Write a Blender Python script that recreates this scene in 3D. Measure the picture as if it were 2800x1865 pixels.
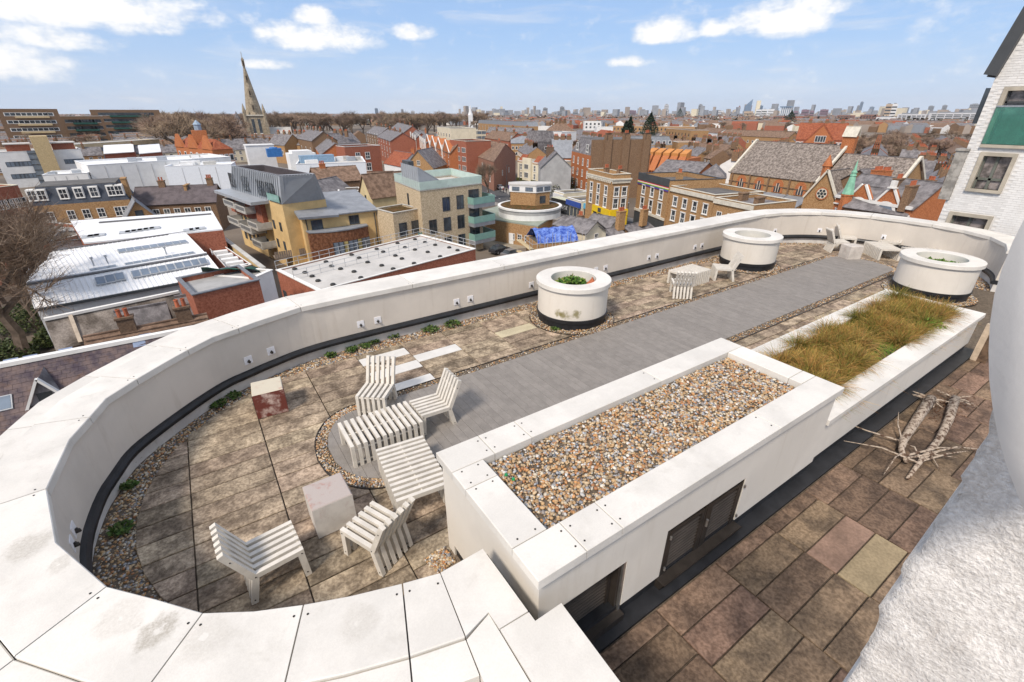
import bpy, math, random
import numpy as np
from mathutils import Vector, Matrix

random.seed(7)
RNG = np.random.default_rng(11)
sc = bpy.context.scene
for o in list(bpy.data.objects):
    bpy.data.objects.remove(o)
R = math.radians
COL = sc.collection

# ---------------------------------------------------------------- camera
# world: z = 0 is the terrace floor, x runs along the terrace, the street is at ZG
CAM_H = 4.6
ZG = -19.4
PITCH, YAW, FPX = R(26.33), R(56.1), 1262.3          # focal length in pixels of the 2800 px wide photo
cam = bpy.data.cameras.new('camera')
cam_ob = bpy.data.objects.new('camera', cam)
COL.objects.link(cam_ob)
cam.sensor_width = 36.0
cam.lens = 36.0 * FPX / 2800.0
cam.clip_start, cam.clip_end = 0.05, 60000
cam_ob.location = (0, 0, CAM_H)
cam_ob.rotation_euler = (math.pi / 2 - PITCH, 0, YAW - math.pi / 2)
sc.camera = cam_ob

# ---------------------------------------------------------------- light
SUN_EL, SUN_AZ = R(48), R(205)                       # azimuth of the sun, counted from +x towards +y
sun = bpy.data.lights.new('sun', 'SUN')
sun.energy, sun.angle, sun.color = 2.6, R(11), (1.0, 0.89, 0.77)
sun_ob = bpy.data.objects.new('sun', sun)
COL.objects.link(sun_ob)
sd = Vector((math.cos(SUN_AZ) * math.cos(SUN_EL), math.sin(SUN_AZ) * math.cos(SUN_EL), math.sin(SUN_EL)))
sun_ob.rotation_euler = sd.to_track_quat('Z', 'Y').to_euler()
sun_ob.location = (0, 0, 60)

world = bpy.data.worlds.new('World')
sc.world = world
world.use_nodes = True
wt = world.node_tree
wt.nodes.clear()


class N:
    """tiny helper to wire shader nodes"""
    def __init__(s, tree): s.t = tree
    def node(s, kind, **kw):
        n = s.t.nodes.new(kind)
        for k, v in kw.items(): setattr(n, k, v)
        return n
    def put(s, n, sock, v):
        i = n.inputs[sock]
        if hasattr(v, 'is_output') or isinstance(v, bpy.types.NodeSocket): s.t.links.new(v, i)
        else: i.default_value = v
    def math(s, op, a, b=0.0, c=None, clamp=False):
        n = s.node('ShaderNodeMath', operation=op, use_clamp=clamp)
        s.put(n, 0, a); s.put(n, 1, b)
        if c is not None: s.put(n, 2, c)
        return n.outputs[0]
    def mix(s, f, a, b, blend='MIX'):
        n = s.node('ShaderNodeMix', data_type='RGBA', blend_type=blend)
        s.put(n, 0, f)
        s.put(n, 6, a if not isinstance(a, tuple) else (*a[:3], 1)); s.put(n, 7, b if not isinstance(b, tuple) else (*b[:3], 1))
        return n.outputs[2]
    def noise(s, vec, scale, detail=3.0, rough=0.55, dist=0.0):
        n = s.node('ShaderNodeTexNoise')
        if vec is not None: s.put(n, 'Vector', vec)
        n.inputs['Scale'].default_value = scale; n.inputs['Detail'].default_value = detail
        n.inputs['Roughness'].default_value = rough; n.inputs['Distortion'].default_value = dist
        return n.outputs[0]
    def ramp(s, f, a, b, smooth=True):
        n = s.node('ShaderNodeMapRange', interpolation_type='SMOOTHSTEP' if smooth else 'LINEAR')
        s.put(n, 0, f); n.inputs[1].default_value = a; n.inputs[2].default_value = b
        return n.outputs[0]
    def mapping(s, vec, scale=(1, 1, 1), rot=(0, 0, 0)):
        n = s.node('ShaderNodeMapping'); s.put(n, 0, vec)
        n.inputs['Scale'].default_value = scale; n.inputs['Rotation'].default_value = rot
        return n.outputs[0]


def build_sky():
    g = N(wt)
    sky = g.node('ShaderNodeTexSky', sky_type='NISHITA', sun_disc=False)
    sky.sun_elevation = SUN_EL
    sky.sun_rotation = math.pi / 2 - SUN_AZ
    sky.altitude, sky.air_density, sky.dust_density, sky.ozone_density = 30, 1.0, 0.7, 3.0
    tc = g.node('ShaderNodeTexCoord')
    d = tc.outputs['Generated']
    sep = g.node('ShaderNodeSeparateXYZ'); g.put(sep, 0, d)
    x, y, z = sep.outputs
    # cloud deck: the view direction meets a high flat layer, so clouds flatten towards the horizon
    zz = g.math('MAXIMUM', z, 0.0)
    zz = g.math('ADD', zz, 0.16)
    px = g.math('DIVIDE', x, zz); py = g.math('DIVIDE', y, zz)
    cv = g.node('ShaderNodeCombineXYZ'); g.put(cv, 0, px); g.put(cv, 1, py)
    az = g.math('ARCTAN2', y, x); el = g.math('ARCSINE', z)
    big = g.noise(cv.outputs[0], 0.55, 6.0, 0.58, 0.3)
    fine = g.noise(d, 11.0, 8.0, 0.62, 0.15)
    fl = g.noise(g.mapping(d, (1, 1, 2.2)), 30.0, 6.0, 0.6, 0.1)
    # the cumulus heaps of the photograph: azimuth, elevation, half widths (degrees), weight
    heaps = [(95, 7.6, 11, 2.9, 1.15), (100, 3.4, 5, 2.2, 1.1), (97, 5.2, 5, 1.3, .8), (88.4, 6.4, 1.6, .6, .5), (75, 6.4, 6.2, 1.9, 1.05), (75.6, 8.0, 2.4, 1.2, .9), (79, 6.6, 2.5, 1.0, .7),
             (66.3, 7.2, 2.3, .9, .8), (40.6, 7.0, 3.4, 1.4, .95), (35.7, 7.2, 2.0, .9, .7), (30.5, 7.5, 5.2, 2.1, 1.05), (27, 8.5, 3.0, 1.5, .9),
             (43.8, 4.6, 2.3, .6, .55), (80.4, 4.1, 2.2, .5, .4), (118, 8, 9, 3, .9), (8, 9, 9, 2.5, .9)]
    tot = None
    for (a, e, wa, we, w) in heaps:
        u = g.math('DIVIDE', g.math('SUBTRACT', az, R(a)), R(wa))
        de = g.math('SUBTRACT', el, R(e))
        # flat bottoms: the heap falls off faster below its centre
        vneg = g.math('DIVIDE', g.math('MINIMUM', de, 0.0), R(we * .62)); vpos = g.math('DIVIDE', g.math('MAXIMUM', de, 0.0), R(we))
        q = g.math('ADD', g.math('MULTIPLY', u, u), g.math('ADD', g.math('MULTIPLY', vneg, vneg), g.math('MULTIPLY', vpos, vpos)))
        h = g.math('MULTIPLY', g.math('SUBTRACT', 1.0, q), w)
        h = g.math('MAXIMUM', h, -0.35)
        tot = h if tot is None else g.math('MAXIMUM', tot, h)
    nz = g.math('ADD', g.math('MULTIPLY', g.math('SUBTRACT', fine, 0.5), 2.6), g.math('MULTIPLY', g.math('SUBTRACT', fl, 0.5), 1.5))
    dens = g.math('ADD', tot, nz)
    m1 = g.ramp(dens, -0.32, 0.95)
    # thin veils in the clear part of the sky and unseen broken cloud added overhead to whiten the sky light
    vn = g.math('ADD', big, g.math('MULTIPLY', g.math('SUBTRACT', fine, .5), .25))
    veil = g.math('MULTIPLY', g.ramp(vn, 0.44, 0.80), 0.40)
    wisp = g.math('MULTIPLY', g.ramp(g.noise(g.mapping(d, (2.2, 2.2, 15)), 2.4, 7.0, .62, .5), .48, .78), .55)
    veil = g.math('MAXIMUM', veil, wisp)
    over = g.math('MULTIPLY', g.ramp(el, R(9), R(26)), g.ramp(vn, 0.30, 0.56))
    mask = g.math('MAXIMUM', m1, g.math('MAXIMUM', veil, g.math('MULTIPLY', over, .92)), clamp=True)
    shade = g.ramp(g.math('ADD', g.math('MULTIPLY', dens, 0.6), g.math('MULTIPLY', fl, 0.8)), 0.05, 0.95)
    cloud = g.mix(shade, (5.4, 5.6, 6.0), (7.1, 7.05, 7.0))
    # pale moist air towards the horizon over a clear blue
    hz = g.ramp(el, R(7.5), R(-1))
    blue = g.mix(g.ramp(el, R(2), R(35)), (2.65, 3.95, 6.15), (1.25, 2.35, 5.1))
    base = g.mix(0.82, sky.outputs[0], blue)
    base = g.mix(g.math('MULTIPLY', hz, 0.72), base, (4.5, 5.1, 6.0))
    skyc = g.mix(mask, base, cloud)
    bg = g.node('ShaderNodeBackground'); g.put(bg, 0, skyc); bg.inputs[1].default_value = 0.102
    out = g.node('ShaderNodeOutputWorld'); wt.links.new(bg.outputs[0], out.inputs[0])


build_sky()
sc.view_settings.view_transform = 'Standard'
sc.view_settings.look = 'None'
sc.view_settings.gamma = 1.0
sc.view_settings.use_curve_mapping = False
sc.view_settings.exposure = 0.58

# ---------------------------------------------------------------- pixels to places
FW = np.array([math.cos(YAW) * math.cos(PITCH), math.sin(YAW) * math.cos(PITCH), -math.sin(PITCH)])
RT = np.array([math.sin(YAW), -math.cos(YAW), 0.0])
UP = np.cross(RT, FW)


def ray(x, y):
    return FW + RT * (x - 1400) / FPX - UP * (y - 932.5) / FPX


def un(x, y, z):
    """the point at height z that the photo shows at pixel (x, y) of 2800 x 1865"""
    d = ray(x, y)
    t = (z - CAM_H) / d[2]
    return Vector((d[0] * t, d[1] * t, z))


def at(x, y, dist):
    """the point on the ray of a pixel at a horizontal distance"""
    d = ray(x, y)
    t = dist / math.hypot(d[0], d[1])
    return Vector((d[0] * t, d[1] * t, CAM_H + d[2] * t))


# ---------------------------------------------------------------- materials
MATS = {}


def mat(name, col, rough=0.8, var=0.12, scale=2.0, bump=0.0, bscale=40.0, spec=0.3, metal=0.0, rnd=0.0, col2=None, lo=.35, hi=.65,
        dirt=0.0, dirt_col=(.09, .075, .06), dirt_scale=(1.2, 1.2, .35), fine=0.0, attr=None, trans=0.0, hue=0.0):
    if name in MATS: return MATS[name]
    m = bpy.data.materials.new(name); m.use_nodes = True
    t = m.node_tree; g = N(t)
    b = t.nodes['Principled BSDF']
    geo = g.node('ShaderNodeNewGeometry'); pos = geo.outputs['Position']
    if rnd:                                            # every piece weathers on its own
        va = g.node('ShaderNodeVectorMath', operation='ADD'); g.put(va, 0, pos); g.put(va, 1, g.math('MULTIPLY', g.node('ShaderNodeObjectInfo').outputs['Random'], 61.0)); pos = va.outputs[0]
    if attr:
        a = g.node('ShaderNodeAttribute', attribute_name=attr); c = a.outputs['Color']
    else:
        f = g.ramp(g.noise(pos, scale, 5.0, 0.6), lo, hi)
        c1 = tuple(v * (1 - var) for v in col); c2 = col2 or tuple(min(1, v * (1 + var)) for v in col)
        c = g.mix(f, c1, c2)
    if fine:
        f2 = g.ramp(g.noise(pos, bscale, 2.0, 0.6), .3, .7)
        c = g.mix(fine, c, g.mix(f2, (.25, .22, .2), (1.0, 1.0, 1.0)), 'MULTIPLY')
    if dirt:
        f3 = g.ramp(g.noise(g.mapping(pos, dirt_scale), 2.2, 6.0, 0.68, .4), .52, .8)
        c = g.mix(g.math('MULTIPLY', f3, dirt), c, dirt_col)
    if rnd or hue:
        oi = g.node('ShaderNodeObjectInfo')
        hs = g.node('ShaderNodeHueSaturation'); t.links.new(c, hs.inputs['Color'])
        g.put(hs, 'Value', g.math('ADD', 1.0 - rnd, g.math('MULTIPLY', oi.outputs['Random'], 2 * rnd)))
        if hue:
            r2 = g.math('FRACT', g.math('MULTIPLY', oi.outputs['Random'], 7.31))
            g.put(hs, 'Hue', g.math('ADD', 0.5 - hue, g.math('MULTIPLY', r2, 2 * hue)))
        c = hs.outputs[0]
    g.put(b, 'Base Color', c)
    b.inputs['Roughness'].default_value = rough
    b.inputs['Metallic'].default_value = metal
    b.inputs['Specular IOR Level'].default_value = spec
    if trans: b.inputs['Transmission Weight'].default_value = trans
    if bump:
        bn = g.node('ShaderNodeBump'); bn.inputs['Strength'].default_value = bump; bn.inputs['Distance'].default_value = 0.02
        g.put(bn, 'Height', g.noise(pos, bscale, 4.0, 0.65)); t.links.new(bn.outputs[0], b.inputs['Normal'])
    MATS[name] = m
    return m


# ---------------------------------------------------------------- mesh builder
class MB:
    def __init__(s): s.v = []; s.f = []; s.m = []

    def add(s, verts, faces, mi=0):
        o = len(s.v); s.v.extend([tuple(p) for p in verts])
        s.f.extend([tuple(i + o for i in f) for f in faces]); s.m.extend([mi] * len(faces)); return s

    def box(s, x0, x1, y0, y1, z0, z1, mi=0):
        return s.add([(x0, y0, z0), (x1, y0, z0), (x1, y1, z0), (x0, y1, z0), (x0, y0, z1), (x1, y0, z1), (x1, y1, z1), (x0, y1, z1)],
                     [(0, 3, 2, 1), (4, 5, 6, 7), (0, 1, 5, 4), (1, 2, 6, 5), (2, 3, 7, 6), (3, 0, 4, 7)], mi)

    def prism(s, poly, z0, z1, mi=0, mtop=None):
        """vertical prism; poly counter-clockwise list of (x, y); z1 may be a list of heights"""
        n = len(poly); zt = z1 if isinstance(z1, (list, tuple)) else [z1] * n
        zb = z0 if isinstance(z0, (list, tuple)) else [z0] * n
        s.add([(p[0], p[1], zb[i]) for i, p in enumerate(poly)] + [(p[0], p[1], zt[i]) for i, p in enumerate(poly)],
              [tuple(range(n - 1, -1, -1))] + [(i, (i + 1) % n, n + (i + 1) % n, n + i) for i in range(n)], mi)
        s.f.append(tuple(len(s.v) - n + i for i in range(n))); s.m.append(mi if mtop is None else mtop)
        return s

    def slab(s, pts, th, mi=0):
        """a thick sheet whose upper face has the given 3D corners"""
        n = len(pts)
        nrm = (Vector(pts[1]) - Vector(pts[0])).cross(Vector(pts[2]) - Vector(pts[1])).normalized()
        up = 1 if nrm.z >= 0 else -1
        top = [Vector(p) for p in pts]; bot = [Vector(p) - nrm * up * th for p in pts]
        idx = list(range(n)) if up > 0 else list(range(n - 1, -1, -1))
        top = [top[i] for i in idx]; bot = [bot[i] for i in idx]
        return s.add(top + bot, [tuple(range(n)), tuple(range(2 * n - 1, n - 1, -1))] + [(i, n + i, n + (i + 1) % n, (i + 1) % n) for i in range(n)], mi)

    def bar(s, a, b, w, h, mi=0, up=(0, 0, 1)):
        """square bar from a to b, w across, h along up"""
        a = Vector(a); b = Vector(b); d = (b - a).normalized(); u = Vector(up)
        if abs(d.dot(u)) > .98: u = Vector((1, 0, 0))
        sd_ = d.cross(u).normalized() * w / 2; u2 = sd_.cross(d).normalized() * h / 2
        vs = [a - sd_ - u2, a + sd_ - u2, a + sd_ + u2, a - sd_ + u2, b - sd_ - u2, b + sd_ - u2, b + sd_ + u2, b - sd_ + u2]
        return s.add(vs, [(0, 1, 2, 3), (7, 6, 5, 4), (0, 4, 5, 1), (1, 5, 6, 2), (2, 6, 7, 3), (3, 7, 4, 0)], mi)

    def tube(s, pts, rad, n=6, mi=0, cap=True):
        pts = [Vector(p) for p in pts]; rs = rad if isinstance(rad, (list, tuple)) else [rad] * len(pts)
        o = len(s.v); k = len(pts); u = None
        for i, p in enumerate(pts):
            d = (pts[min(i + 1, k - 1)] - pts[max(i - 1, 0)]).normalized()
            if u is None: u = d.orthogonal().normalized()
            u = (u - d * u.dot(d)); u = u.normalized() if u.length > 1e-6 else d.orthogonal().normalized()
            w = d.cross(u)
            for j in range(n):
                t = 2 * math.pi * j / n; s.v.append(tuple(p + (u * math.cos(t) + w * math.sin(t)) * rs[i]))
        for i in range(k - 1):
            for j in range(n):
                s.f.append((o + i * n + j, o + i * n + (j + 1) % n, o + (i + 1) * n + (j + 1) % n, o + (i + 1) * n + j)); s.m.append(mi)
        if cap:
            s.f.append(tuple(o + j for j in range(n - 1, -1, -1))); s.m.append(mi)
            s.f.append(tuple(o + (k - 1) * n + j for j in range(n))); s.m.append(mi)
        return s

    def lathe(s, prof, n=32, mi=0, c=(0, 0, 0), arc=2 * math.pi, a0=0.0):
        """spin a list of (radius, z)"""
        o = len(s.v); k = len(prof); full = abs(arc - 2 * math.pi) < 1e-6; m = n if full else n + 1
        for j in range(m):
            t = a0 + arc * j / n
            for (r, z) in prof: s.v.append((c[0] + r * math.cos(t), c[1] + r * math.sin(t), c[2] + z))
        for j in range(n):
            j2 = (j + 1) % m
            for i in range(k - 1):
                s.f.append((o + j * k + i, o + j2 * k + i, o + j2 * k + i + 1, o + j * k + i + 1)); s.m.append(mi)
        return s

    def sweep(s, path, prof, mi=0, closed=False, cap=True):
        """move a section of (outward offset, z) along a level path of (x, y, normal x, normal y)"""
        o = len(s.v); k = len(prof); n = len(path)
        for (x, y, nx, ny) in path:
            for (d, z) in prof: s.v.append((x + nx * d, y + ny * d, z))
        for i in range(n if closed else n - 1):
            i2 = (i + 1) % n
            for j in range(k):
                j2 = (j + 1) % k
                s.f.append((o + i * k + j, o + i * k + j2, o + i2 * k + j2, o + i2 * k + j)); s.m.append(mi)
        if cap and not closed:
            s.f.append(tuple(o + j for j in range(k - 1, -1, -1))); s.m.append(mi)
            s.f.append(tuple(o + (n - 1) * k + j for j in range(k))); s.m.append(mi)
        return s

    def mesh(s, name, mats, origin=None, smooth=False):
        me = bpy.data.meshes.new(name)
        v = s.v if origin is None else [(p[0] - origin[0], p[1] - origin[1], p[2] - origin[2]) for p in s.v]
        me.from_pydata(v, [], s.f)
        if not isinstance(mats, (list, tuple)): mats = [mats]
        for m in mats: me.materials.append(m)
        if len(mats) > 1: me.polygons.foreach_set('material_index', s.m)
        if smooth: me.polygons.foreach_set('use_smooth', [True] * len(s.f))
        return me

    def build(s, name, mats, parent=None, smooth=False):
        org = parent_origin(parent)
        return link(name, s.mesh(name, mats, org, smooth), parent)


def parent_origin(p):
    o = Vector((0, 0, 0))
    while p is not None:
        o += p.location; p = p.parent
    return o


def link(name, me, parent=None, loc=(0, 0, 0), rz=0.0, scale=None):
    o = bpy.data.objects.new(name, me); COL.objects.link(o)
    o.parent = parent; o.location = loc
    if rz: o.rotation_euler = (0, 0, rz)
    if scale: o.scale = scale
    return o


def tag(o, label=None, cat=None, group=None, kind=None):
    if label: o['label'] = label
    if cat: o['category'] = cat
    if group: o['group'] = group
    if kind: o['kind'] = kind
    return o


def empty(name, loc, label, cat, group=None, rz=0.0):
    e = link(name, None, None, loc, rz); e.empty_display_size = .2
    return tag(e, label, cat, group)


def raw_mesh(name, verts, faces, m, cols=None, smooth=False):
    """fast mesh from numpy arrays (faces: (n, k) index array), optional per-vertex colour 'Col'"""
    me = bpy.data.meshes.new(name)
    nv, nf, k = len(verts), len(faces), faces.shape[1]
    me.vertices.add(nv); me.vertices.foreach_set('co', np.ascontiguousarray(verts, dtype=np.float32).ravel())
    me.loops.add(nf * k); me.loops.foreach_set('vertex_index', np.ascontiguousarray(faces, dtype=np.int32).ravel())
    me.polygons.add(nf); me.polygons.foreach_set('loop_start', np.arange(0, nf * k, k, dtype=np.int32))
    if smooth: me.polygons.foreach_set('use_smooth', np.ones(nf, dtype=bool))
    me.update(calc_edges=True)
    if cols is not None:
        ca = me.color_attributes.new('Col', 'FLOAT_COLOR', 'POINT')
        ca.data.foreach_set('color', np.concatenate([cols, np.ones((nv, 1))], 1).astype(np.float32).ravel())
    me.materials.append(m)
    return me
# ================================================================ the roof terrace
WHITE = mat('white_stone', (.80, .80, .785), .55, .05, 1.1, .05, 60, .35, dirt=.22, dirt_col=(.42, .40, .36), dirt_scale=(1.1, 1.1, 1.1))
COPE = mat('coping_stone', (.66, .635, .585), .6, .05, 1.4, .08, 70, .3, rnd=.04, col2=(.73, .70, .645), dirt=.42, dirt_col=(.42, .395, .345), dirt_scale=(1.5, 1.5, 1.5), fine=.07)
REND = mat('cream_render', (.62, .57, .505), .85, .06, .8, .12, 120, .2, dirt=.4, dirt_col=(.42, .36, .29), dirt_scale=(2.6, 2.6, .3))
RENDW = mat('white_render', (.67, .63, .565), .85, .05, .9, .10, 120, .2, dirt=.32, dirt_col=(.46, .40, .32), dirt_scale=(2.6, 2.6, .3))
UPST = mat('concrete_upstand', (.60, .58, .55), .9, .14, 1.8, .1, 60, .2, dirt=.45, dirt_col=(.30, .25, .19), dirt_scale=(2, 2, .8))
BLACK = mat('black_membrane', (.018, .019, .022), .45, .25, 4, .03, 30, .4)
BRONZE = mat('dark_bronze', (.042, .035, .030), .42, .2, 5, 0, 30, .45, metal=.3)
DARKGAP = mat('dark_gap', (.055, .042, .032), .9, .3, 6)
STONE = mat('paving_stone', (.31, .24, .175), .88, .36, 3.4, .6, 26, .25, rnd=.22, hue=.010, col2=(.53, .425, .31), lo=.34, hi=.66,
            dirt=.75, dirt_col=(.105, .074, .055), dirt_scale=(1.1, 4.2, 1), fine=.62)
STONE2 = mat('walkway_stone', (.20, .14, .10), .88, .34, 3.2, .6, 28, .25, rnd=.32, hue=.014, col2=(.29, .20, .135), lo=.34, hi=.66,
             dirt=.55, dirt_col=(.065, .048, .036), dirt_scale=(2.6, 2.6, 1), fine=.6)
PALEST = mat('pale_new_paver', (.62, .61, .585), .7, .05, 3, .1, 60)
BUFFST = mat('buff_paver', (.52, .46, .32), .8, .1, 3, .2, 40, fine=.2)
YELST = mat('yellow_walkway_paver', (.31, .245, .15), .85, .15, 3, .3, 30, fine=.3, dirt=.25)
PINKST = mat('pink_walkway_paver', (.26, .17, .125), .85, .2, 3, .3, 30, fine=.3, dirt=.4)
DECKM = mat('grey_deck_board', (.255, .236, .216), .75, .08, 5, .12, 90, .3, rnd=.055, fine=.25)
CHAIRW = mat('weathered_white_paint', (.62, .585, .525), .7, .08, 6, .12, 80, .3, rnd=.03, dirt=.3, dirt_col=(.36, .32, .26), dirt_scale=(3, 3, 1.5))
CUBE = mat('concrete_cube', (.56, .52, .475), .9, .12, 4, .25, 60, .2, dirt=.5, dirt_col=(.35, .24, .20), dirt_scale=(2.5, 2.5, 2.5), fine=.15)
CUBER = mat('red_stained_cube', (.22, .065, .05), .8, .3, 6, .2, 60, .2, col2=(.55, .43, .38), lo=.50, hi=.74)
BED = mat('gravel_bed', (.12, .095, .07), .95, .3, 20)
PEB = mat('pebble', (.4, .3, .2), .55, attr='Col', spec=.35)
SOIL = mat('planter_soil', (.05, .036, .022), .95, .3, 12, .4, 50)
LEAFA = mat('leaf_blades', (.1, .1, .03), .6, attr='Col', spec=.25)
ROUGHW = mat('rough_white_wall', (.80, .78, .75), .9, .08, 14, .45, 190, .15, dirt=.6, dirt_col=(.46, .40, .34), dirt_scale=(6, 6, 1.6), fine=.3)
STEEL = mat('brushed_steel', (.55, .55, .54), .3, .1, 9, metal=.9)
LAMPD = mat('dark_lamp', (.05, .045, .04), .35, .2, 9, metal=.5)
PLATE = mat('white_plate', (.80, .80, .82), .45, .03, 9)
PZ = 1.17                                            # top of the parapet coping

# ---- outline: the inner arris of the coping, walked from the box round the left end, the long side and the far end
arris_px = [(1204, 1565), (1100, 1594), (960, 1628), (830, 1652), (695, 1670), (555, 1675), (424, 1637), (292, 1603), (153, 1482), (127, 1336), (191, 1200), (245, 1140),
            (291, 1088), (373, 1036), (452, 990), (513, 956), (582, 921), (651, 897), (700, 879)]
arr = [un(x, y, PZ).xy for x, y in arris_px]
arr += [Vector((1.25, 9.33))] + [Vector((x, 9.37)) for x in np.arange(2.4, 17.0, 1.22)]
arr += [Vector(p) for p in [(17.75, 9.35), (18.6, 9.16), (19.35, 8.80), (19.95, 8.35), (20.42, 7.75), (20.74, 7.0), (20.88, 6.1), (20.88, 5.2), (20.66, 4.3), (20.2, 3.55), (19.4, 3.02), (18.5, 2.8)]]


def normals(pts):
    out = []
    for i, p in enumerate(pts):
        d = (pts[min(i + 1, len(pts) - 1)] - pts[max(i - 1, 0)]).normalized()
        out.append((p.x, p.y, -d.y, d.x))            # outward = left of the walking direction (clockwise walk)
    return out


PATH = normals(arr)
PATH[0] = (PATH[0][0], PATH[0][1], -.135, -.99)


def resample(path, step):
    pts = [Vector((p[0], p[1])) for p in path]; out = []
    for a, b in zip(pts, pts[1:]):
        k = max(1, round((b - a).length / step))
        out += [a.lerp(b, i / k) for i in range(k)]
    return normals(out + [pts[-1]])


terr = empty('parapet_wall', (-2.1, 5.7, 0), 'long curved cream parapet wall with white coping stones around the roof terrace', 'wall')
def chaikin(pts, k=2):
    for _ in range(k):
        out = [pts[0]]
        for a, b in zip(pts, pts[1:]): out += [a.lerp(b, .25), a.lerp(b, .75)]
        pts = out + [pts[-1]]
    return pts


SMOOTH = normals(chaikin(arr)); SMOOTH[0] = PATH[0]
fine_path = SMOOTH
MB().sweep(fine_path, [(.05, .30), (.05, PZ - .095), (.80, PZ - .135), (.80, -2.5), (.40, -2.5), (.40, .30)]).build('wall_face', REND, terr)
MB().sweep(fine_path, [(.052, -.05), (.052, .172), (.38, .172), (.38, -.05)]).build('base_upstand', UPST, terr)
MB().sweep(fine_path, [(-.02, .175), (-.03, .235), (.0, .285), (.049, .297), (.38, .297), (.38, .175)]).build('black_flashing', BLACK, terr, smooth=False)


def coping(i0, i1, d0, d1, z, th, name):
    seg = [PATH[i] for i in range(i0, i1 + 1)]
    # small open joints at both ends
    a = Vector(seg[0][:2]); b = Vector(seg[1][:2]); e = (b - a).normalized() * .006
    seg[0] = (seg[0][0] + e.x, seg[0][1] + e.y, *seg[0][2:])
    a = Vector(seg[-1][:2]); b = Vector(seg[-2][:2]); e = (b - a).normalized() * .006
    seg[-1] = (seg[-1][0] + e.x, seg[-1][1] + e.y, *seg[-1][2:])
    return MB().sweep(seg, [(d0, z - th), (d0, z - .008), (d0 + .008, z), (d1 - .008, z), (d1, z - .008), (d1, z - th)]).build(name, COPE, terr)


i = 0
FIX = MB().lathe([(0, .004), (.009, .004), (.009, 0)], 8).mesh('fixing', LAMPD)
while i < len(PATH) - 2:
    j = min(i + 2, len(PATH) - 1)
    if i == 0: j = 1
    st = coping(i, j, 0, .585, PZ, .1, 'coping_stone')
    if i < 26:
        for k, sg in ((i, 1), (j, -1)):
            x, y, nx, ny = PATH[k]; tx, ty = ny, -nx
            for d in (.09,):
                link('fixing', FIX, st, (x + nx * d + tx * sg * .05 - terr.location.x, y + ny * d + ty * sg * .05 - terr.location.y, PZ), 0)
    i = j
i = 0
while i < len(PATH) - 3:
    j = 1 if i == 0 else min(i + 2, len(PATH) - 1); coping(i, j, .592, .86, PZ - .02, .11, 'outer_coping_stone'); i = j

# body of the building under the terrace
poly = [(p[0] + p[2] * .78, p[1] + p[3] * .78) for p in PATH]
body = MB().prism([(p[0], p[1]) for p in poly[::-1]] + [(poly[0][0], -2.4), (22.5, -2.4), (22.5, 3.5)], ZG, -.35)
tag(body.build('terrace_building', ROUGHW), 'white brick block that carries the roof terrace', 'building')
# lower flank wall below the coping at the front edge
floor = MB()
flo = [(p[0] + p[2] * .30, p[1] + p[3] * .30) for p in PATH]
floor.prism([(p[0], p[1]) for p in flo[::-1]] + [(flo[0][0], -2.2), (21.8, -2.2), (21.8, 2.6)], -.33, -.035)
floor_ob = tag(floor.build('terrace_floor', BED), 'dark bed under the terrace paving', 'floor', kind='structure')

# ---- paving: 1.0 x 0.333 m slabs in columns, clipped to the outline
inner = [Vector((p[0] - p[2] * .30, p[1] - p[3] * .30)) for p in resample(PATH, .25)]
C0, RAD0 = Vector((1.40, 5.95)), 2.98
C1, RAD1 = Vector((17.55, 6.0)), 3.02


def clip(poly, p, n):
    out = []
    for a, b in zip(poly, poly[1:] + poly[:1]):
        da, db = (a - p).dot(n), (b - p).dot(n)
        if da <= 0: out.append(a)
        if da * db < 0: out.append(a.lerp(b, da / (da - db)))
    return out


def clip_stadium(poly):
    poly = clip(poly, Vector((0, 9.06)), Vector((0, 1)))
    for c, r, rng in ((C0, RAD0, range(92, 275, 9)), (C1, RAD1, range(-88, 89, 9))):
        cx = [v for v in poly]
        for a in rng:
            n = Vector((math.cos(R(a)), math.sin(R(a))))
            cx = clip(cx, c + n * r, n)
            if len(cx) < 3: return []
        poly = cx
    return poly


def inset_poly(poly, g_):
    out = poly
    for a, b in zip(poly, poly[1:] + poly[:1]):
        d = b - a
        if d.length < 1e-5: continue
        n = Vector((d.y, -d.x)).normalized()
        out = clip(out, a - n * g_, n)
        if len(out) < 3: return []
    return out


def slab_piece(poly, top, m, parent, th=.035, gap=.0075, name='paver'):
    ins = inset_poly(poly, gap); t2 = inset_poly(poly, gap + .006)
    if len(ins) < 3: return
    mb = MB(); n = len(ins)
    if len(t2) == n:
        e = .005
        o = [(v.x, v.y, top - th) for v in ins] + [(v.x, v.y, top - e) for v in ins] + [(v.x, v.y, top) for v in t2]
        f = [(i, (i + 1) % n, n + (i + 1) % n, n + i) for i in range(n)] + [(n + i, n + (i + 1) % n, 2 * n + (i + 1) % n, 2 * n + i) for i in range(n)] + [tuple(range(2 * n, 3 * n))]
        mb.add(o, f)
    else: mb.prism([tuple(v) for v in ins], top - th, top)
    return mb.build(name, m, parent)


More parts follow.
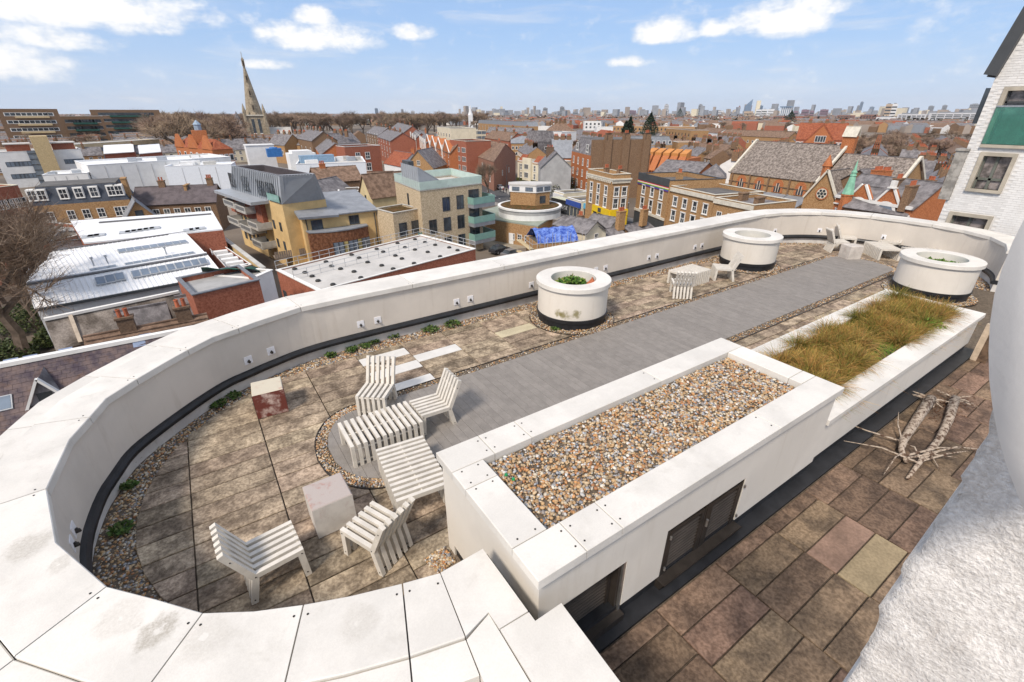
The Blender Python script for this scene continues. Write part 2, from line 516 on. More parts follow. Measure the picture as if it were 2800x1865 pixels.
offs = {-3: .10, -2: .28, -1: .61, 0: .29, 1: .52, 2: .44, 3: .31, 4: .12, 5: .31, 6: .05}
CYL = [(7.18, 8.02, .9), (14.98, 8.15, .9), (16.76, 3.70, .92)]
pale = {(2, 8.77), (3, 8.31), (2, 8.11), (2, 7.11)}
white_list = [(2.05, 8.62), (3.5, 8.14), (2.5, 7.95), (2.5, 8.62), (2.5, 7.28)]
for k in range(-4, 20):
    x0 = .02 + 1.012 * k; x1 = x0 + 1.012
    o = offs.get(k, random.random() * .333)
    r0 = int((2.0 - o) / .333) - 1
    for r in range(r0, 29):
        y0 = o + r * .3333; y1 = y0 + .3333
        if y0 > 9.1 or y1 < 2.2: continue
        if 5.15 < y0 and y1 < 6.85 and 1.5 < x0 and x1 < 18.0: continue          # under the deck
        p = [Vector((x0, y0)), Vector((x1, y0)), Vector((x1, y1)), Vector((x0, y1))]
        if x0 > 1.6 and x1 < 18 and y1 > 5.15 and y0 < 5.15: p = clip(p, Vector((0, 4.93)), Vector((0, 1)))
        if x0 > 1.6 and x1 < 18 and y0 < 6.85 and y1 > 6.85: p = clip(p, Vector((0, 7.12)), Vector((0, -1)))
        if len(p) < 3: continue
        if 1.55 < (x0 + x1) / 2 < 13.3 and y1 < 3.6 and y0 > 1.8: continue         # under the box and planter
        if any(math.hypot((x0 + x1) / 2 - c[0], (y0 + y1) / 2 - c[1]) < .45 for c in CYL): continue
        p = clip_stadium(p)
        if len(p) < 3: continue
        cx, cy = (x0 + x1) / 2, (y0 + y1) / 2
        m = STONE
        for (wx, wy) in white_list:
            if abs(cx - wx) < .5 and abs(cy - wy) < .16: m = PALEST
        if abs(cx - 5.56) < .5 and abs(cy - 8.14) < .16: m = BUFFST
        slab_piece(p, random.uniform(-.003, .003), m, floor_ob)

for k in range(-1, 14):                                 # walkway slabs beside the box
    x0 = -.07 + 1.0 * k; x1 = x0 + 1.0
    o = [.20, .02, .18, .035, .20, .185, .06][k % 7]
    for r in range(-6, 6):
        y0 = o + r * .335; y1 = min(y0 + .335, 1.70)
        if y1 - y0 < .03 or y0 > 1.68: continue
        m = STONE2
        if k == 5 and abs(y0 - .52) < .1: m = YELST
        if k == 5 and abs(y0 - .86) < .12: m = PINKST
        if x0 > 1.9 or k in (1, 2): slab_piece([Vector((x0, y0)), Vector((x1, y0)), Vector((x1, y1)), Vector((x0, y1))], random.uniform(-.002, .002), m, floor_ob, name='walkway_paver')

# ---- deck: boards laid across, rounded ends
deck = empty('timber_deck', (9.8, 6.0, 0), 'long grey timber deck with rounded ends down the middle of the terrace', 'deck')
DY0, DY1, DCX0, DCX1, DAX = 5.08, 6.95, 1.42, 18.2, .64
dcy, dhy = (DY0 + DY1) / 2, (DY1 - DY0) / 2


def deck_half(x, grow=0.0):
    if x < DCX0: q = (DCX0 - x) / (DAX + grow)
    elif x > DCX1: q = (x - DCX1) / (DAX + grow)
    else: q = 0
    return (dhy + grow) * math.sqrt(max(0, 1 - q * q))


x = DCX0 - DAX + .01; bw = .145
while x < DCX1 + DAX - .03:
    xe = min(x + bw, DCX1 + DAX - .005)
    ts = [x + .0018, xe - .0018]
    if x < DCX0 or xe > DCX1:
        n = 3; xs = [ts[0] + (ts[1] - ts[0]) * t / n for t in range(n + 1)]
    else: xs = ts
    lo = [Vector((a, dcy - max(.02, deck_half(a)))) for a in xs]; hi = [Vector((a, dcy + max(.02, deck_half(a)))) for a in xs[::-1]]
    MB().prism([(v.x, v.y) for v in lo + hi], .002, random.uniform(.0265, .029)).build('deck_board', DECKM, deck)
    x += bw


def pebbles(n, sampler, size, sub=1, palette=0, z=0.0, lift=.6):
    """n rounded pebbles; returns verts, faces, colours"""
    import bmesh
    bm = bmesh.new(); bmesh.ops.create_icosphere(bm, subdivisions=sub, radius=1.0)
    bv = np.array([v.co[:] for v in bm.verts]); bf = np.array([[v.index for v in f.verts] for f in bm.faces]); bm.free()
    pts = sampler(n)
    sz = size * (.55 + .75 * RNG.random(n) ** 1.6)
    S = np.stack([sz * RNG.uniform(.75, 1.25, n), sz * RNG.uniform(.6, .95, n), sz * RNG.uniform(.42, .68, n)], 1) * .5
    jit = 1 + RNG.normal(0, .07, (n, len(bv), 1))
    V = bv[None] * jit * S[:, None, :]
    a, b = RNG.uniform(0, 2 * np.pi, n), RNG.normal(0, .45, n)
    ca, sa, cb, sb = np.cos(a), np.sin(a), np.cos(b), np.sin(b)
    x, y, zz = V[..., 0], V[..., 1], V[..., 2]
    y2 = y * cb[:, None] - zz * sb[:, None]; z2 = y * sb[:, None] + zz * cb[:, None]
    x3 = x * ca[:, None] - y2 * sa[:, None]; y3 = x * sa[:, None] + y2 * ca[:, None]
    P = np.stack([x3, y3, z2], 2) + np.concatenate([pts, (z + S[:, 2] * lift + RNG.random(n) * size * .35)[:, None]], 1)[:, None, :]
    pal = np.array([(.50, .33, .17), (.56, .42, .26), (.62, .55, .43), (.42, .20, .09), (.30, .27, .25), (.62, .60, .57), (.40, .41, .43), (.55, .29, .12), (.70, .65, .56), (.24, .17, .12), (.20, .22, .25)])
    wts = np.array([.22, .20, .12, .09, .09, .05, .08, .09, .03, .07, .03]); wts = wts / wts.sum()
    if palette == 1: pal = pal * .8 + .04
    pal = pal * .86
    c = pal[RNG.choice(len(pal), n, p=wts)] * RNG.uniform(.75, 1.2, (n, 1))
    F = bf[None] + (np.arange(n) * len(bv))[:, None, None]
    return P.reshape(-1, 3), F.reshape(-1, 3), np.repeat(np.clip(c, 0, .85), len(bv), 0)


def gravel(name, label, n, sampler, size, sub=1, z=0.0, palette=0):
    v, f, c = pebbles(n, sampler, size, sub, palette, z)
    o = link(name, raw_mesh(name, v, f, PEB, c, True))
    return tag(o, label, 'gravel', kind='stuff')


def strip_sampler(path, d0, d1, cond=None):
    seg = np.array([(a[0], a[1], b[0], b[1], a[2], a[3]) for a, b in zip(path, path[1:])]); ln = np.hypot(seg[:, 2] - seg[:, 0], seg[:, 3] - seg[:, 1]); pr = ln / ln.sum()
    def f(n):
        i = RNG.choice(len(seg), n, p=pr); t = RNG.random(n)[:, None]; q = seg[i]
        return q[:, 0:2] * (1 - t) + q[:, 2:4] * t - q[:, 4:6] * RNG.uniform(d0, d1, n)[:, None]
    return f


gp = SMOOTH
near = [p for p in gp if p[0] < 6.5]; farp = [p for p in gp if p[0] >= 6.2]
gravel('perimeter_gravel', 'mixed pebbles in the strip along the parapet at the near rounded end', 9500, strip_sampler(near, -.04, .42), .043, 1, -.05)
gravel('perimeter_gravel', 'mixed pebbles in the strip along the parapet beyond the first round planter', 6000, strip_sampler(farp, -.04, .34), .045, 0, -.04)


def deck_ring(n, w=.17):
    out = []
    while len(out) < n:
        x = random.uniform(.55, 19.1); g = deck_half(x, w); h = deck_half(x)
        if random.random() < .5 and .6 < x < 19: pass
        if g <= 0: continue
        t = random.uniform(h, g); out.append((x, dcy + (t if random.random() < .5 else -t)))
        if x < DCX0 + .2 or x > DCX1 - .2:
            for _ in range(6):
                x2 = random.uniform(.6, 1.5) if x < 5 else random.uniform(18.1, 19.1)
                g2, h2 = deck_half(x2, w), deck_half(x2)
                if g2 > 0: t2 = random.uniform(h2, g2); out.append((x2, dcy + (t2 if random.random() < .5 else -t2)))
    return np.array(out[:n])


bor = []
for xx in list(np.linspace(DCX0 - DAX - .19, DCX0, 26)) + list(np.linspace(DCX1, DCX1 + DAX + .19, 26)): bor.append(xx)
ringpts = [(a, dcy + deck_half(a, .19)) for a in bor] + [(a, dcy - deck_half(a, .19)) for a in bor[::-1]]
tag(MB().prism(ringpts[::-1], -.01, .0045).build('deck_border_bed', BED, floor_ob), None)
edge = [Vector(p) for p in ringpts]; edge.append(edge[0])
MB().sweep(normals(edge), [(-.006, .0), (-.006, .022), (.008, .022), (.008, .0)]).build('steel_edging', BRONZE, floor_ob)
gravel('deck_border_gravel', 'narrow band of pebbles round the timber deck', 6500, deck_ring, .034, 0, .004)

# ---- the three round planters
def round_planter(x, y, r, label, mossy=False):
    t = empty('round_planter', (x, y, 0), label, 'planter', 'round white planters on the terrace')
    m = MOSS if mossy else RENDW
    MB().lathe([(r - .085, .30), (r - .055, .245), (r - .055, .92), (r - .2, .92)], 96, c=(x, y, 0)).build('drum', m, t)
    MB().lathe([(r - .07, 0), (r - .07, .165), (r - .035, .17), (r - .03, .25), (r - .085, .26)], 96, c=(x, y, 0)).build('black_skirt', BLACK, t)
    mb = MB()
    prof = [(r - .37, .74), (r - .36, .93), (r - .36, 1.032), (r - .352, 1.04), (r - .008, 1.04), (r, 1.032), (r, .935), (r - .06, .93)]
    mb.lathe(prof, 72, c=(x, y, 0)); rim = mb.build('coping_ring', COPE, t); rim.data.polygons.foreach_set('use_smooth', [False] * len(rim.data.polygons))
    MB().lathe([(r - .32, .90), (r - .32, .52)], 48, c=(x, y, 0)).build('lining', mat('green_liner', (.022, .035, .018), .6, .4, 5), t, True)
    MB().lathe([(r - .32, .70), (.3, .73), (.0, .73)], 40, c=(x, y, 0)).build('soil', SOIL, t, True)
    rb = [(x + (r + .16) * math.cos(a), y + (r + .16) * math.sin(a)) for a in np.linspace(0, 2 * math.pi, 48, endpoint=False)]
    MB().prism(rb, -.01, .005).build('ring_bed', BED, floor_ob)
    e = [Vector(q) for q in rb]; e.append(e[0])
    MB().sweep(normals(e), [(-.005, .0), (-.005, .018), (.006, .018), (.006, .0)]).build('ring_edging', BRONZE, floor_ob)
    def smp(n):
        a = RNG.uniform(0, 2 * np.pi, n); q = RNG.uniform(r - .07, r + .15, n); return np.stack([x + q * np.cos(a), y + q * np.sin(a)], 1)
    gravel('planter_ring_gravel', 'pebbles round the foot of the ' + label.split(' round ')[0] + ' round planter', 1500, smp, .04, 0, .003)
    return t


def moss_mat():
    m = mat('mossy_white_render', (.67, .63, .565), .85, .05, .9, .10, 121, .2, dirt=.2, dirt_col=(.42, .36, .27), dirt_scale=(1.6, 1.6, .35))
    t = m.node_tree; g = N(t); b = t.nodes['Principled BSDF']; c = b.inputs['Base Color'].links[0].from_socket
    pos = g.node('ShaderNodeNewGeometry').outputs['Position']
    wob = g.noise(pos, 9.0, 4.0)
    for (px_, py_, pz_, rr) in ((6.50, 7.50, .37, .115), (6.72, 7.34, .43, .10), (6.38, 7.62, .40, .10)):
        v = g.node('ShaderNodeVectorMath', operation='DISTANCE'); g.put(v, 0, pos); v.inputs[1].default_value = (px_, py_, pz_)
        f = g.ramp(g.math('ADD', v.outputs['Value'], g.math('MULTIPLY', g.math('SUBTRACT', wob, .5), .22)), rr * 1.25, rr * .35)
        c = g.mix(g.math('MULTIPLY', f, .8), c, (.17, .145, .03))
    g.put(b, 'Base Color', c)
    return m


MOSS = moss_mat()
def stains(m, spots):
    tr_ = m.node_tree; g = N(tr_); b = tr_.nodes['Principled BSDF']; c = b.inputs['Base Color'].links[0].from_socket
    pos = g.node('ShaderNodeNewGeometry').outputs['Position']; wob = g.noise(pos, 7.0, 6.0, .7); gr_ = g.noise(pos, 55.0, 4.0, .7)
    for (p, r0, r1, k) in spots:                        # ragged dirty rings where leaves and water stood
        v = g.node('ShaderNodeVectorMath', operation='DISTANCE'); g.put(v, 0, pos); v.inputs[1].default_value = tuple(p)
        q = g.math('ADD', v.outputs['Value'], g.math('MULTIPLY', g.math('SUBTRACT', wob, .5), .24))
        f = g.math('MULTIPLY', g.ramp(q, r1, r1 * .55), g.ramp(q, r0 * .4, r0)); f = g.math('MULTIPLY', f, g.math('ADD', .35, g.math('MULTIPLY', g.ramp(gr_, .3, .7), .65)))
        c = g.mix(g.math('MULTIPLY', f, k), c, (.20, .165, .11))
    g.put(b, 'Base Color', c)
stains(COPE, [(un(430, 1725, PZ), .06, .16, .6), (un(75, 1495, PZ), .03, .20, .4), (un(560, 1740, PZ), .02, .22, .2), (un(160, 1545, PZ), .02, .12, .3), (un(330, 1690, PZ), .02, .2, .22), (un(980, 1700, PZ), .02, .18, .2), (un(640, 930, PZ), .01, .08, .4)])
rp1 = round_planter(*CYL[0], 'nearest round white planter with moss stains and a broken pot inside', True)
rp2 = round_planter(*CYL[1], 'middle round white planter close to the long parapet')
rp3 = round_planter(*CYL[2], 'right round white planter beyond the grassy trough')


def leaf_cloud(n, centre, rad, h, size, cols):
    """little two-triangle leaves heaped in a dome"""
    c = np.array(centre); a = RNG.uniform(0, 2 * np.pi, n); q = np.sqrt(RNG.random(n))
    hump = 1 - .7 * q ** 2
    P = np.stack([c[0] + rad * q * np.cos(a), c[1] + rad * q * np.sin(a), c[2] + h * hump * RNG.uniform(.25, 1, n)], 1)
    s = size * RNG.uniform(.6, 1.3, n)
    d = RNG.normal(0, 1, (n, 3)); d[:, 2] = np.abs(d[:, 2]) * .5; d /= np.linalg.norm(d, axis=1)[:, None]
    w = np.cross(d, RNG.normal(0, 1, (n, 3)) + [0, 0, 1.5]); w /= np.linalg.norm(w, axis=1)[:, None]
    V = np.stack([P, P + (d * .5 + w * .38) * s[:, None], P + d * s[:, None], P + (d * .5 - w * .38) * s[:, None]], 1)
    k = np.array(cols)[RNG.integers(0, len(cols), n)] * RNG.uniform(.7, 1.3, (n, 1))
    F = np.array([[0, 1, 2, 3]])[None] + (np.arange(n) * 4)[:, None, None]
    return V.reshape(-1, 3), F.reshape(-1, 4), np.repeat(np.clip(k, 0, 1), 4, 0)


GREENS = [(.07, .16, .025), (.10, .21, .03), (.045, .11, .02), (.14, .24, .05), (.19, .22, .05)]
def leafy(name, label, cat, n, centre, rad, h, size, group=None, cols=GREENS):
    v, f, c = leaf_cloud(n, centre, rad, h, size, cols)
    v = v - np.array(centre)
    o = link(name, raw_mesh(name, v, f, LEAFA, c), None, centre)
    return tag(o, label, cat, group)


leafy('ivy_plant', 'bright green leafy plant inside the nearest round planter', 'plant', 900, (7.16, 8.08, .72), .40, .30, .11)
leafy('ivy_plant', 'low green plant filling the right round planter', 'plant', 1500, (16.78, 3.7, .74), .55, .16, .09)
leafy('ivy_plant', 'low moss green growth in the middle round planter', 'plant', 900, (14.98, 8.15, .71), .55, .07, .08, cols=[(.03, .07, .015), (.05, .10, .02), (.08, .15, .03)])
pot = MB()
TERRA = mat('terracotta', (.42, .13, .06), .8, .15, 8)
pot.lathe([(.06, 0), (.12, .17), (.135, .17), (.14, .20), (.12, .20), (.05, .02)], 24, c=(0, 0, 0), arc=math.pi * 1.5, a0=.4)
po = link('broken_pot', pot.mesh('broken_pot', TERRA), None, (7.44, 7.80, .84)); po.rotation_euler = (1.0, .5, .6)
tag(po, 'broken terracotta flower pot lying in the nearest round planter', 'pot')

weeds = [(345, 1262, .16, 'beside a bare twig in the near gravel'), (352, 1330, .07, 'below the twig in the near gravel'), (332, 1448, .10, 'in the lowest gravel by the white coping'), (597, 1105, .11, 'left of the red stained cube'),
         (638, 1083, .10, 'nearest to the red stained cube'), (905, 972, .09, 'left of the row of gravel weeds'), (960, 957, .11, 'second in the row of gravel weeds'), (1000, 945, .12, 'in front of the pale strips in the gravel'),
         (1025, 935, .08, 'small one in the gravel above the pale strips'), (1075, 920, .10, 'dark one in the gravel row'), (1178, 902, .16, 'largest and brightest in the gravel row'), (1236, 888, .17, 'wide one last in the gravel row'), (1519, 902, .10, 'at the foot of the nearest round planter')]
for (px_, py_, r_, wh) in weeds:
    p = un(px_, py_, .0)
    leafy('weed', 'green weed ' + wh, 'weed', int(60 + 900 * r_), (p.x, p.y, .0), r_ * 1.15, r_ * .42, .055, 'weeds in the gravel', [(.05, .10, .02), (.08, .14, .03), (.035, .07, .02), (.12, .15, .05)])
tw = MB().tube([un(372, 1300, .02), un(402, 1252, .05)], .007, 6)
tag(tw.build('twig', mat('grey_twig', (.30, .26, .22), .8)), 'bare grey twig lying across the green weed in the gravel', 'twig')

# ---- the plant room box with its pebble bed
BX0, BX1, BY0, BY1, BZ, CW = 1.468, 6.437, 1.823, 3.627, 1.40, .365
box = empty('plant_room', (3.95, 2.72, 0), 'white rendered plant room with dark louvre doors and a pebble topped roof', 'building')
w = .045
ox0, ox1, oy0, oy1 = BX0 + w, BX1 - w, BY0 + w, BY1 - w
D1 = (2.02, 2.555, .20, .93)      # first louvre opening: x0 x1 z0 z1
D2 = (2.83, 4.10, .16, .93)       # double louvre doors


def onplane_y(px_, py_, Y):
    d = ray(px_, py_); t = Y / d[1]; return (d[0] * t, CAM_H + d[2] * t)


# openings measured on the front wall plane
a = onplane_y(1715, 1535, oy0); b_ = onplane_y(1690, 1695, oy0); c_ = onplane_y(1827, 1453, oy0); d_ = onplane_y(2041, 1308, oy0); e_ = onplane_y(1800, 1620, oy0)
D1 = (1.62, (a[0] + b_[0]) / 2, b_[1], a[1]); D2 = (c_[0], d_[0], e_[1], c_[1])
wl = MB()
def wall_with_holes(mb, x0, x1, z0, z1, y, th, holes):
    xs = sorted({x0, x1, *[h[0] for h in holes], *[h[1] for h in holes]}); 
    for xa, xb in zip(xs, xs[1:]):
        hs = [h for h in holes if h[0] <= xa + 1e-6 and h[1] >= xb - 1e-6]
        if not hs: mb.box(xa, xb, y, y + th, z0, z1)
        else:
            h = hs[0]
            if h[2] - z0 > .005: mb.box(xa, xb, y, y + th, z0, h[2])
            if z1 - h[3] > .005: mb.box(xa, xb, y, y + th, h[3], z1)
wall_with_holes(wl, ox0, ox1, .16, BZ - .1, oy0, .15, [D1, D2])
wl.box(ox0, ox1, oy1 - .15, oy1, .0, BZ - .1); wl.box(ox0, ox0 + .15, oy0 + .15, oy1 - .15, .16, BZ - .1); wl.box(ox1 - .15, ox1, oy0 + .15, oy1 - .15, .16, BZ - .1)
wl.box(ox0 + .15, ox1 - .15, oy0 + .15, oy1 - .15, BZ - .3, BZ - .16)
wl.build('wall', RENDW, box)
MB().box(ox0 + .02, ox1 - .02, oy0 + .02, oy1 - .02, -.03, .158).build('black_base', BLACK, box)
# coping stones with open joints
joints_long = [BX0, 1.83, 2.32, 4.05, 5.85, BX1]
jf = [onplane_y(px_, py_, 1.823)[0] for px_, py_ in ((1597, 1516), (1685, 1463))]
def cope(x0, x1, y0, y1, z, th, parent, chamf=.006):
    g_ = .0035
    x0 += g_; x1 -= g_; y0 += g_; y1 -= g_
    c = chamf; mb = MB()
    mb.add([(x0, y0, z - th), (x1, y0, z - th), (x1, y1, z - th), (x0, y1, z - th), (x0, y0, z - c), (x1, y0, z - c), (x1, y1, z - c), (x0, y1, z - c),
            (x0 + c, y0 + c, z), (x1 - c, y0 + c, z), (x1 - c, y1 - c, z), (x0 + c, y1 - c, z)],
           [(0, 3, 2, 1), (8, 9, 10, 11)] + [(i, (i + 1) % 4, 4 + (i + 1) % 4, 4 + i) for i in range(4)] + [(4 + i, 4 + (i + 1) % 4, 8 + (i + 1) % 4, 8 + i) for i in range(4)])
    st = mb.build('coping_stone', COPE, parent)
    return st
def fixings(stone, pts, parent, z):
    o = parent_origin(parent)
    for (x, y) in pts: link('fixing', FIX, stone, (x - o.x, y - o.y, z - o.z))
yj0, yj1 = BY0 + CW, BY1 - CW
rows = [(BX0, 1.965, BY0, yj0), (1.965, 2.38, BY0, yj0), (2.38, 4.9, BY0, yj0), (4.9, BX1, BY0, yj0),
        (BX0, 1.98, yj1, BY1), (1.98, 2.46, yj1, BY1), (2.46, 4.6, yj1, BY1), (4.6, BX1, yj1, BY1),
        (BX0, BX0 + CW, yj0, 2.98), (BX0, BX0 + CW, 2.98, yj1), (BX1 - CW, BX1, yj0, 2.36), (BX1 - CW, BX1, 2.36, yj1)]
for q in rows:
    st = cope(*q, BZ, .1, box)
    x0, x1, y0, y1 = q
    if q[0] < 2.5:
        fixings(st, [(x1 - .05, y0 + .09), (x1 - .05, y1 - .09)] if x1 - x0 > .38 else [(x0 + .09, y0 + .05), (x1 - .09, y0 + .05), (x0 + .09, y1 - .05), (x1 - .09, y1 - .05)], box, BZ)
        if x1 - x0 > .38 and x0 > 1.5: fixings(st, [(x0 + .05, y0 + .09), (x0 + .05, y1 - .09)], box, BZ)
MB().box(BX0 + CW + .002, BX1 - CW - .002, yj0 + .002, yj1 - .002, BZ - .16, BZ - .10).build('roof_membrane', BED, box)
gravel('roof_pebbles', 'golden and grey pebbles heaped in the top of the plant room', 9000,
       lambda n: np.stack([RNG.uniform(BX0 + CW + .015, BX1 - CW - .015, n), RNG.uniform(yj0 + .015, yj1 - .015, n)], 1), .044, 1, BZ - .10)
for (px_, py_) in ((1384, 1301), (1404, 1313)):
    p = un(px_, py_, BZ - .02)
    g_ = MB().lathe([(0, 0), (.02, .008), (.015, .025), (0, .03)], 7).mesh('glass_shard', mat('green_glass', (.02, .25, .08), .15, .2, 9, spec=.6))
    tag(link('glass_shard', g_, None, p), 'green glass shard on the plant room pebbles, ' + ('upper' if py_ < 1310 else 'lower') + ' of two', 'shard', 'green glass shards')


def louvre(x0, x1, z0, z1, parent, y):
    fr = MB(); t = .045
    fr.box(x0, x1, y, y + .05, z0, z0 + t); fr.box(x0, x1, y, y + .05, z1 - t, z1); fr.box(x0, x0 + t, y, y + .05, z0 + t, z1 - t); fr.box(x1 - t, x1, y, y + .05, z0 + t, z1 - t)
    d = fr.build('louvre_frame', BRONZE, parent)
    n = int((z1 - z0 - 2 * t) / .05)
    o = parent_origin(parent)
    sl = MB().add([(x0 + t, 0, 0), (x1 - t, 0, 0), (x1 - t, .032, .012), (x0 + t, .032, .012), (x0 + t, 0, -.008), (x1 - t, 0, -.008), (x1 - t, .032, .004), (x0 + t, .032, .004)],
                  [(0, 1, 2, 3), (7, 6, 5, 4), (0, 4, 5, 1), (2, 6, 7, 3), (1, 5, 6, 2), (0, 3, 7, 4)]).mesh('louvre_slat', mat('louvre_bronze', (.055, .046, .04), .5, .15, 5, metal=.2))
    for i in range(n):
        link('louvre_slat', sl, d, (-o.x, y + .008 - o.y, z0 + t + .012 + i * .05 - o.z))
    return d


louvre(D1[0] + .01, D1[1] - .075, D1[2] + .055, D1[3] - .005, box, oy0 + .10)
MB().box(D1[1] - .07, D1[1] - .035, oy0 + .03, oy0 + .15, D1[2], D1[3]).build('door_post', BRONZE, box)
MB().box(D1[1] - .032, D1[1] - .003, oy0 + .004, oy0 + .14, D1[2] + .0, D1[3]).build('steel_reveal', STEEL, box)
mid = (D2[0] + D2[1]) / 2
MB().box(D2[0], D2[1], oy0 + .02, oy0 + .10, D2[3] - .03, D2[3]).build('door_head', BRONZE, box)
for (xa, xb) in ((D2[0] + .01, mid - .006), (mid + .006, D2[1] - .01)):
    lv = louvre(xa + .06, xb - .03, D2[2] + .04, D2[3] - .07, box, oy0 + .012)
    MB().box(xa, xa + .055, oy0 + .01, oy0 + .06, D2[2] + .02, D2[3] - .04).build('door_stile', BRONZE, box)
    MB().box(xb - .028, xb, oy0 + .01, oy0 + .06, D2[2] + .02, D2[3] - .04).build('door_stile', BRONZE, box)
hm = MB().tube([(0, -.02, -.02), (0, -.02, .02)], .012, 8).mesh('hinge', STEEL)
o_ = box.location
for xx, zz in ((D2[0] + .035, .28), (D2[0] + .035, .74), (D2[1] - .035, .28), (D2[1] - .035, .74)): link('hinge', hm, box, (xx - o_.x, oy0 - .005 - o_.y, zz))
MB().tube([(mid, oy0 - .02, .50), (mid, oy0 - .02, .60)], .014, 8).build('door_handle', STEEL, box)
MB().add([(D2[0] - .02, oy0 - .10, .14), (D2[1] + .02, oy0 - .10, .14), (D2[1] + .02, oy0 + .02, D2[2] + .02), (D2[0] - .02, oy0 + .02, D2[2] + .02), (D2[0] - .02, oy0 - .10, .12), (D2[1] + .02, oy0 - .10, .12), (D2[1] + .02, oy0 + .02, .12), (D2[0] - .02, oy0 + .02, .12)],
         [(0, 1, 2, 3), (7, 6, 5, 4), (0, 4, 5, 1), (2, 6, 7, 3), (1, 5, 6, 2), (0, 3, 7, 4)]).build('door_sill', BRONZE, box)
MB().box(D1[0], D1[1], oy0 - .06, oy0 + .12, .10, D1[2] + .03).build('door_sill', BRONZE, box)
# gutter along the walkway
tag(MB().box(1.5, 13.2, 1.715, 1.93, -.03, .012).build('gutter_strip', BLACK, floor_ob), None)

# ---- coping slabs between the parapet and the box, and the low wall to the right of them
sl = empty('wall_end_slabs', (1.2, 1.9, 0), 'flat white coping slabs stepping down beside the plant room corner', 'wall')
P2 = lambda x, y: un(1100 + x / 2.775, 1300 + y / 2.775, PZ)
def flat_stone(pts, top, th, m=COPE, name='coping_slab'):
    ps = [Vector((p.x, p.y)) for p in pts]
    c = sum(ps, Vector((0, 0))) / len(ps); area = sum(a.cross(b) for a, b in zip(ps, ps[1:] + ps[:1]))
    if area < 0: ps = ps[::-1]
    ps = [c + (p - c) * (1 - .004 / (p - c).length) for p in ps]
    MB().prism([(p.x, p.y) for p in ps], top - th, top).build(name, m, sl)
gx = ox0 - .15; gy = oy0 - .15
j1 = Vector((*PATH[0][:2], PZ)); j2 = Vector((PATH[0][0] + PATH[0][2] * .585, PATH[0][1] + PATH[0][3] * .585, PZ))
p4, p5, p6, p7, p8 = P2(655, 1040), P2(525, 1110), P2(595, 1275), P2(740, 1165), P2(935, 1045)
p10, p11, p12, p13 = P2(1225, 985), P2(1660, 1568), P2(985, 1568), P2(690, 1568)
dn = (p11 - p10); p11b = p10 + dn * 2.6; p12b = p7 + (p12 - p7) * 2.6; p13b = p6 + (p13 - p6) * 3.2
top_l = Vector((gx, j1.y + .30, PZ)); j0 = Vector((j1.x + .02, j1.y, PZ))
flat_stone([j1, Vector((gx, P2(600, 560).y, PZ)), Vector((gx, p8.y, PZ)), p7, p4, j2], PZ, .1)
flat_stone([p7, Vector((gx, p8.y - .002, PZ)), Vector((gx, gy, PZ)), Vector((p10.x, gy, PZ)), p11b, p12b], PZ - .004, .1)
n0 = Vector((PATH[0][2], PATH[0][3], 0)); flat_stone([j1 + n0 * .60, p4, p7 + Vector((-.006, 0, 0)), p12b + Vector((-.012, 0, 0)), p13b, j1 + n0 * .87], PZ - .012, .1)
MB().box(min(p12b.x, p6.x) - .02, gx - .02, p11b.y, j1.y - .12, -.3, PZ - .11).build('wall_core', RENDW, sl); MB().box(gx - .018, p10.x - .03, p11b.y, gy - .02, -.3, PZ - .11).build('wall_core', RENDW, sl)
MB().box(gx + .004, ox0 + .05, gy - .02, j1.y + .2, .0, .80).build('joint_filler', DARKGAP, sl)
MB().box(gx + .004, p10.x - .02, gy - .02, oy0 + .01, .0, .80).build('joint_filler', DARKGAP, sl)

# ---- the grassy trough
TX0, TX1, TY0, TY1, TZ, TW = BX1 + .01, 13.15, 1.85, 3.66, .85, .36
tr = empty('grass_trough', (9.8, 2.75, 0), 'long white rendered trough of brown and green tufted grass', 'planter')
tb = MB(); tb.box(TX0 - .04, TX1 - .06, TY0 + .05, TY0 + .2, .16, TZ - .09); tb.box(TX0 - .04, TX1 - .06, TY1 - .2, TY1 - .05, .0, TZ - .09); tb.box(TX1 - .2, TX1 - .06, TY0 + .2, TY1 - .2, .0, TZ - .09)
tb.build('wall', RENDW, tr)
MB().box(TX0 - .04, TX1 - .08, TY0 + .07, TY1 - .07, -.03, .158).build('black_base', BLACK, tr)
for q in [(TX0, 8.9, TY0, TY0 + TW), (8.9, 11.2, TY0, TY0 + TW), (11.2, TX1, TY0, TY0 + TW), (TX0, 8.9, TY1 - TW, TY1), (8.9, 11.2, TY1 - TW, TY1), (11.2, TX1, TY1 - TW, TY1), (TX1 - TW, TX1, TY0 + TW, TY1 - TW)]:
    cope(*q, TZ, .09, tr)
MB().box(TX0, TX1 - .1, TY0 + .2, TY1 - .2, .5, TZ - .07).build('soil', SOIL, tr)


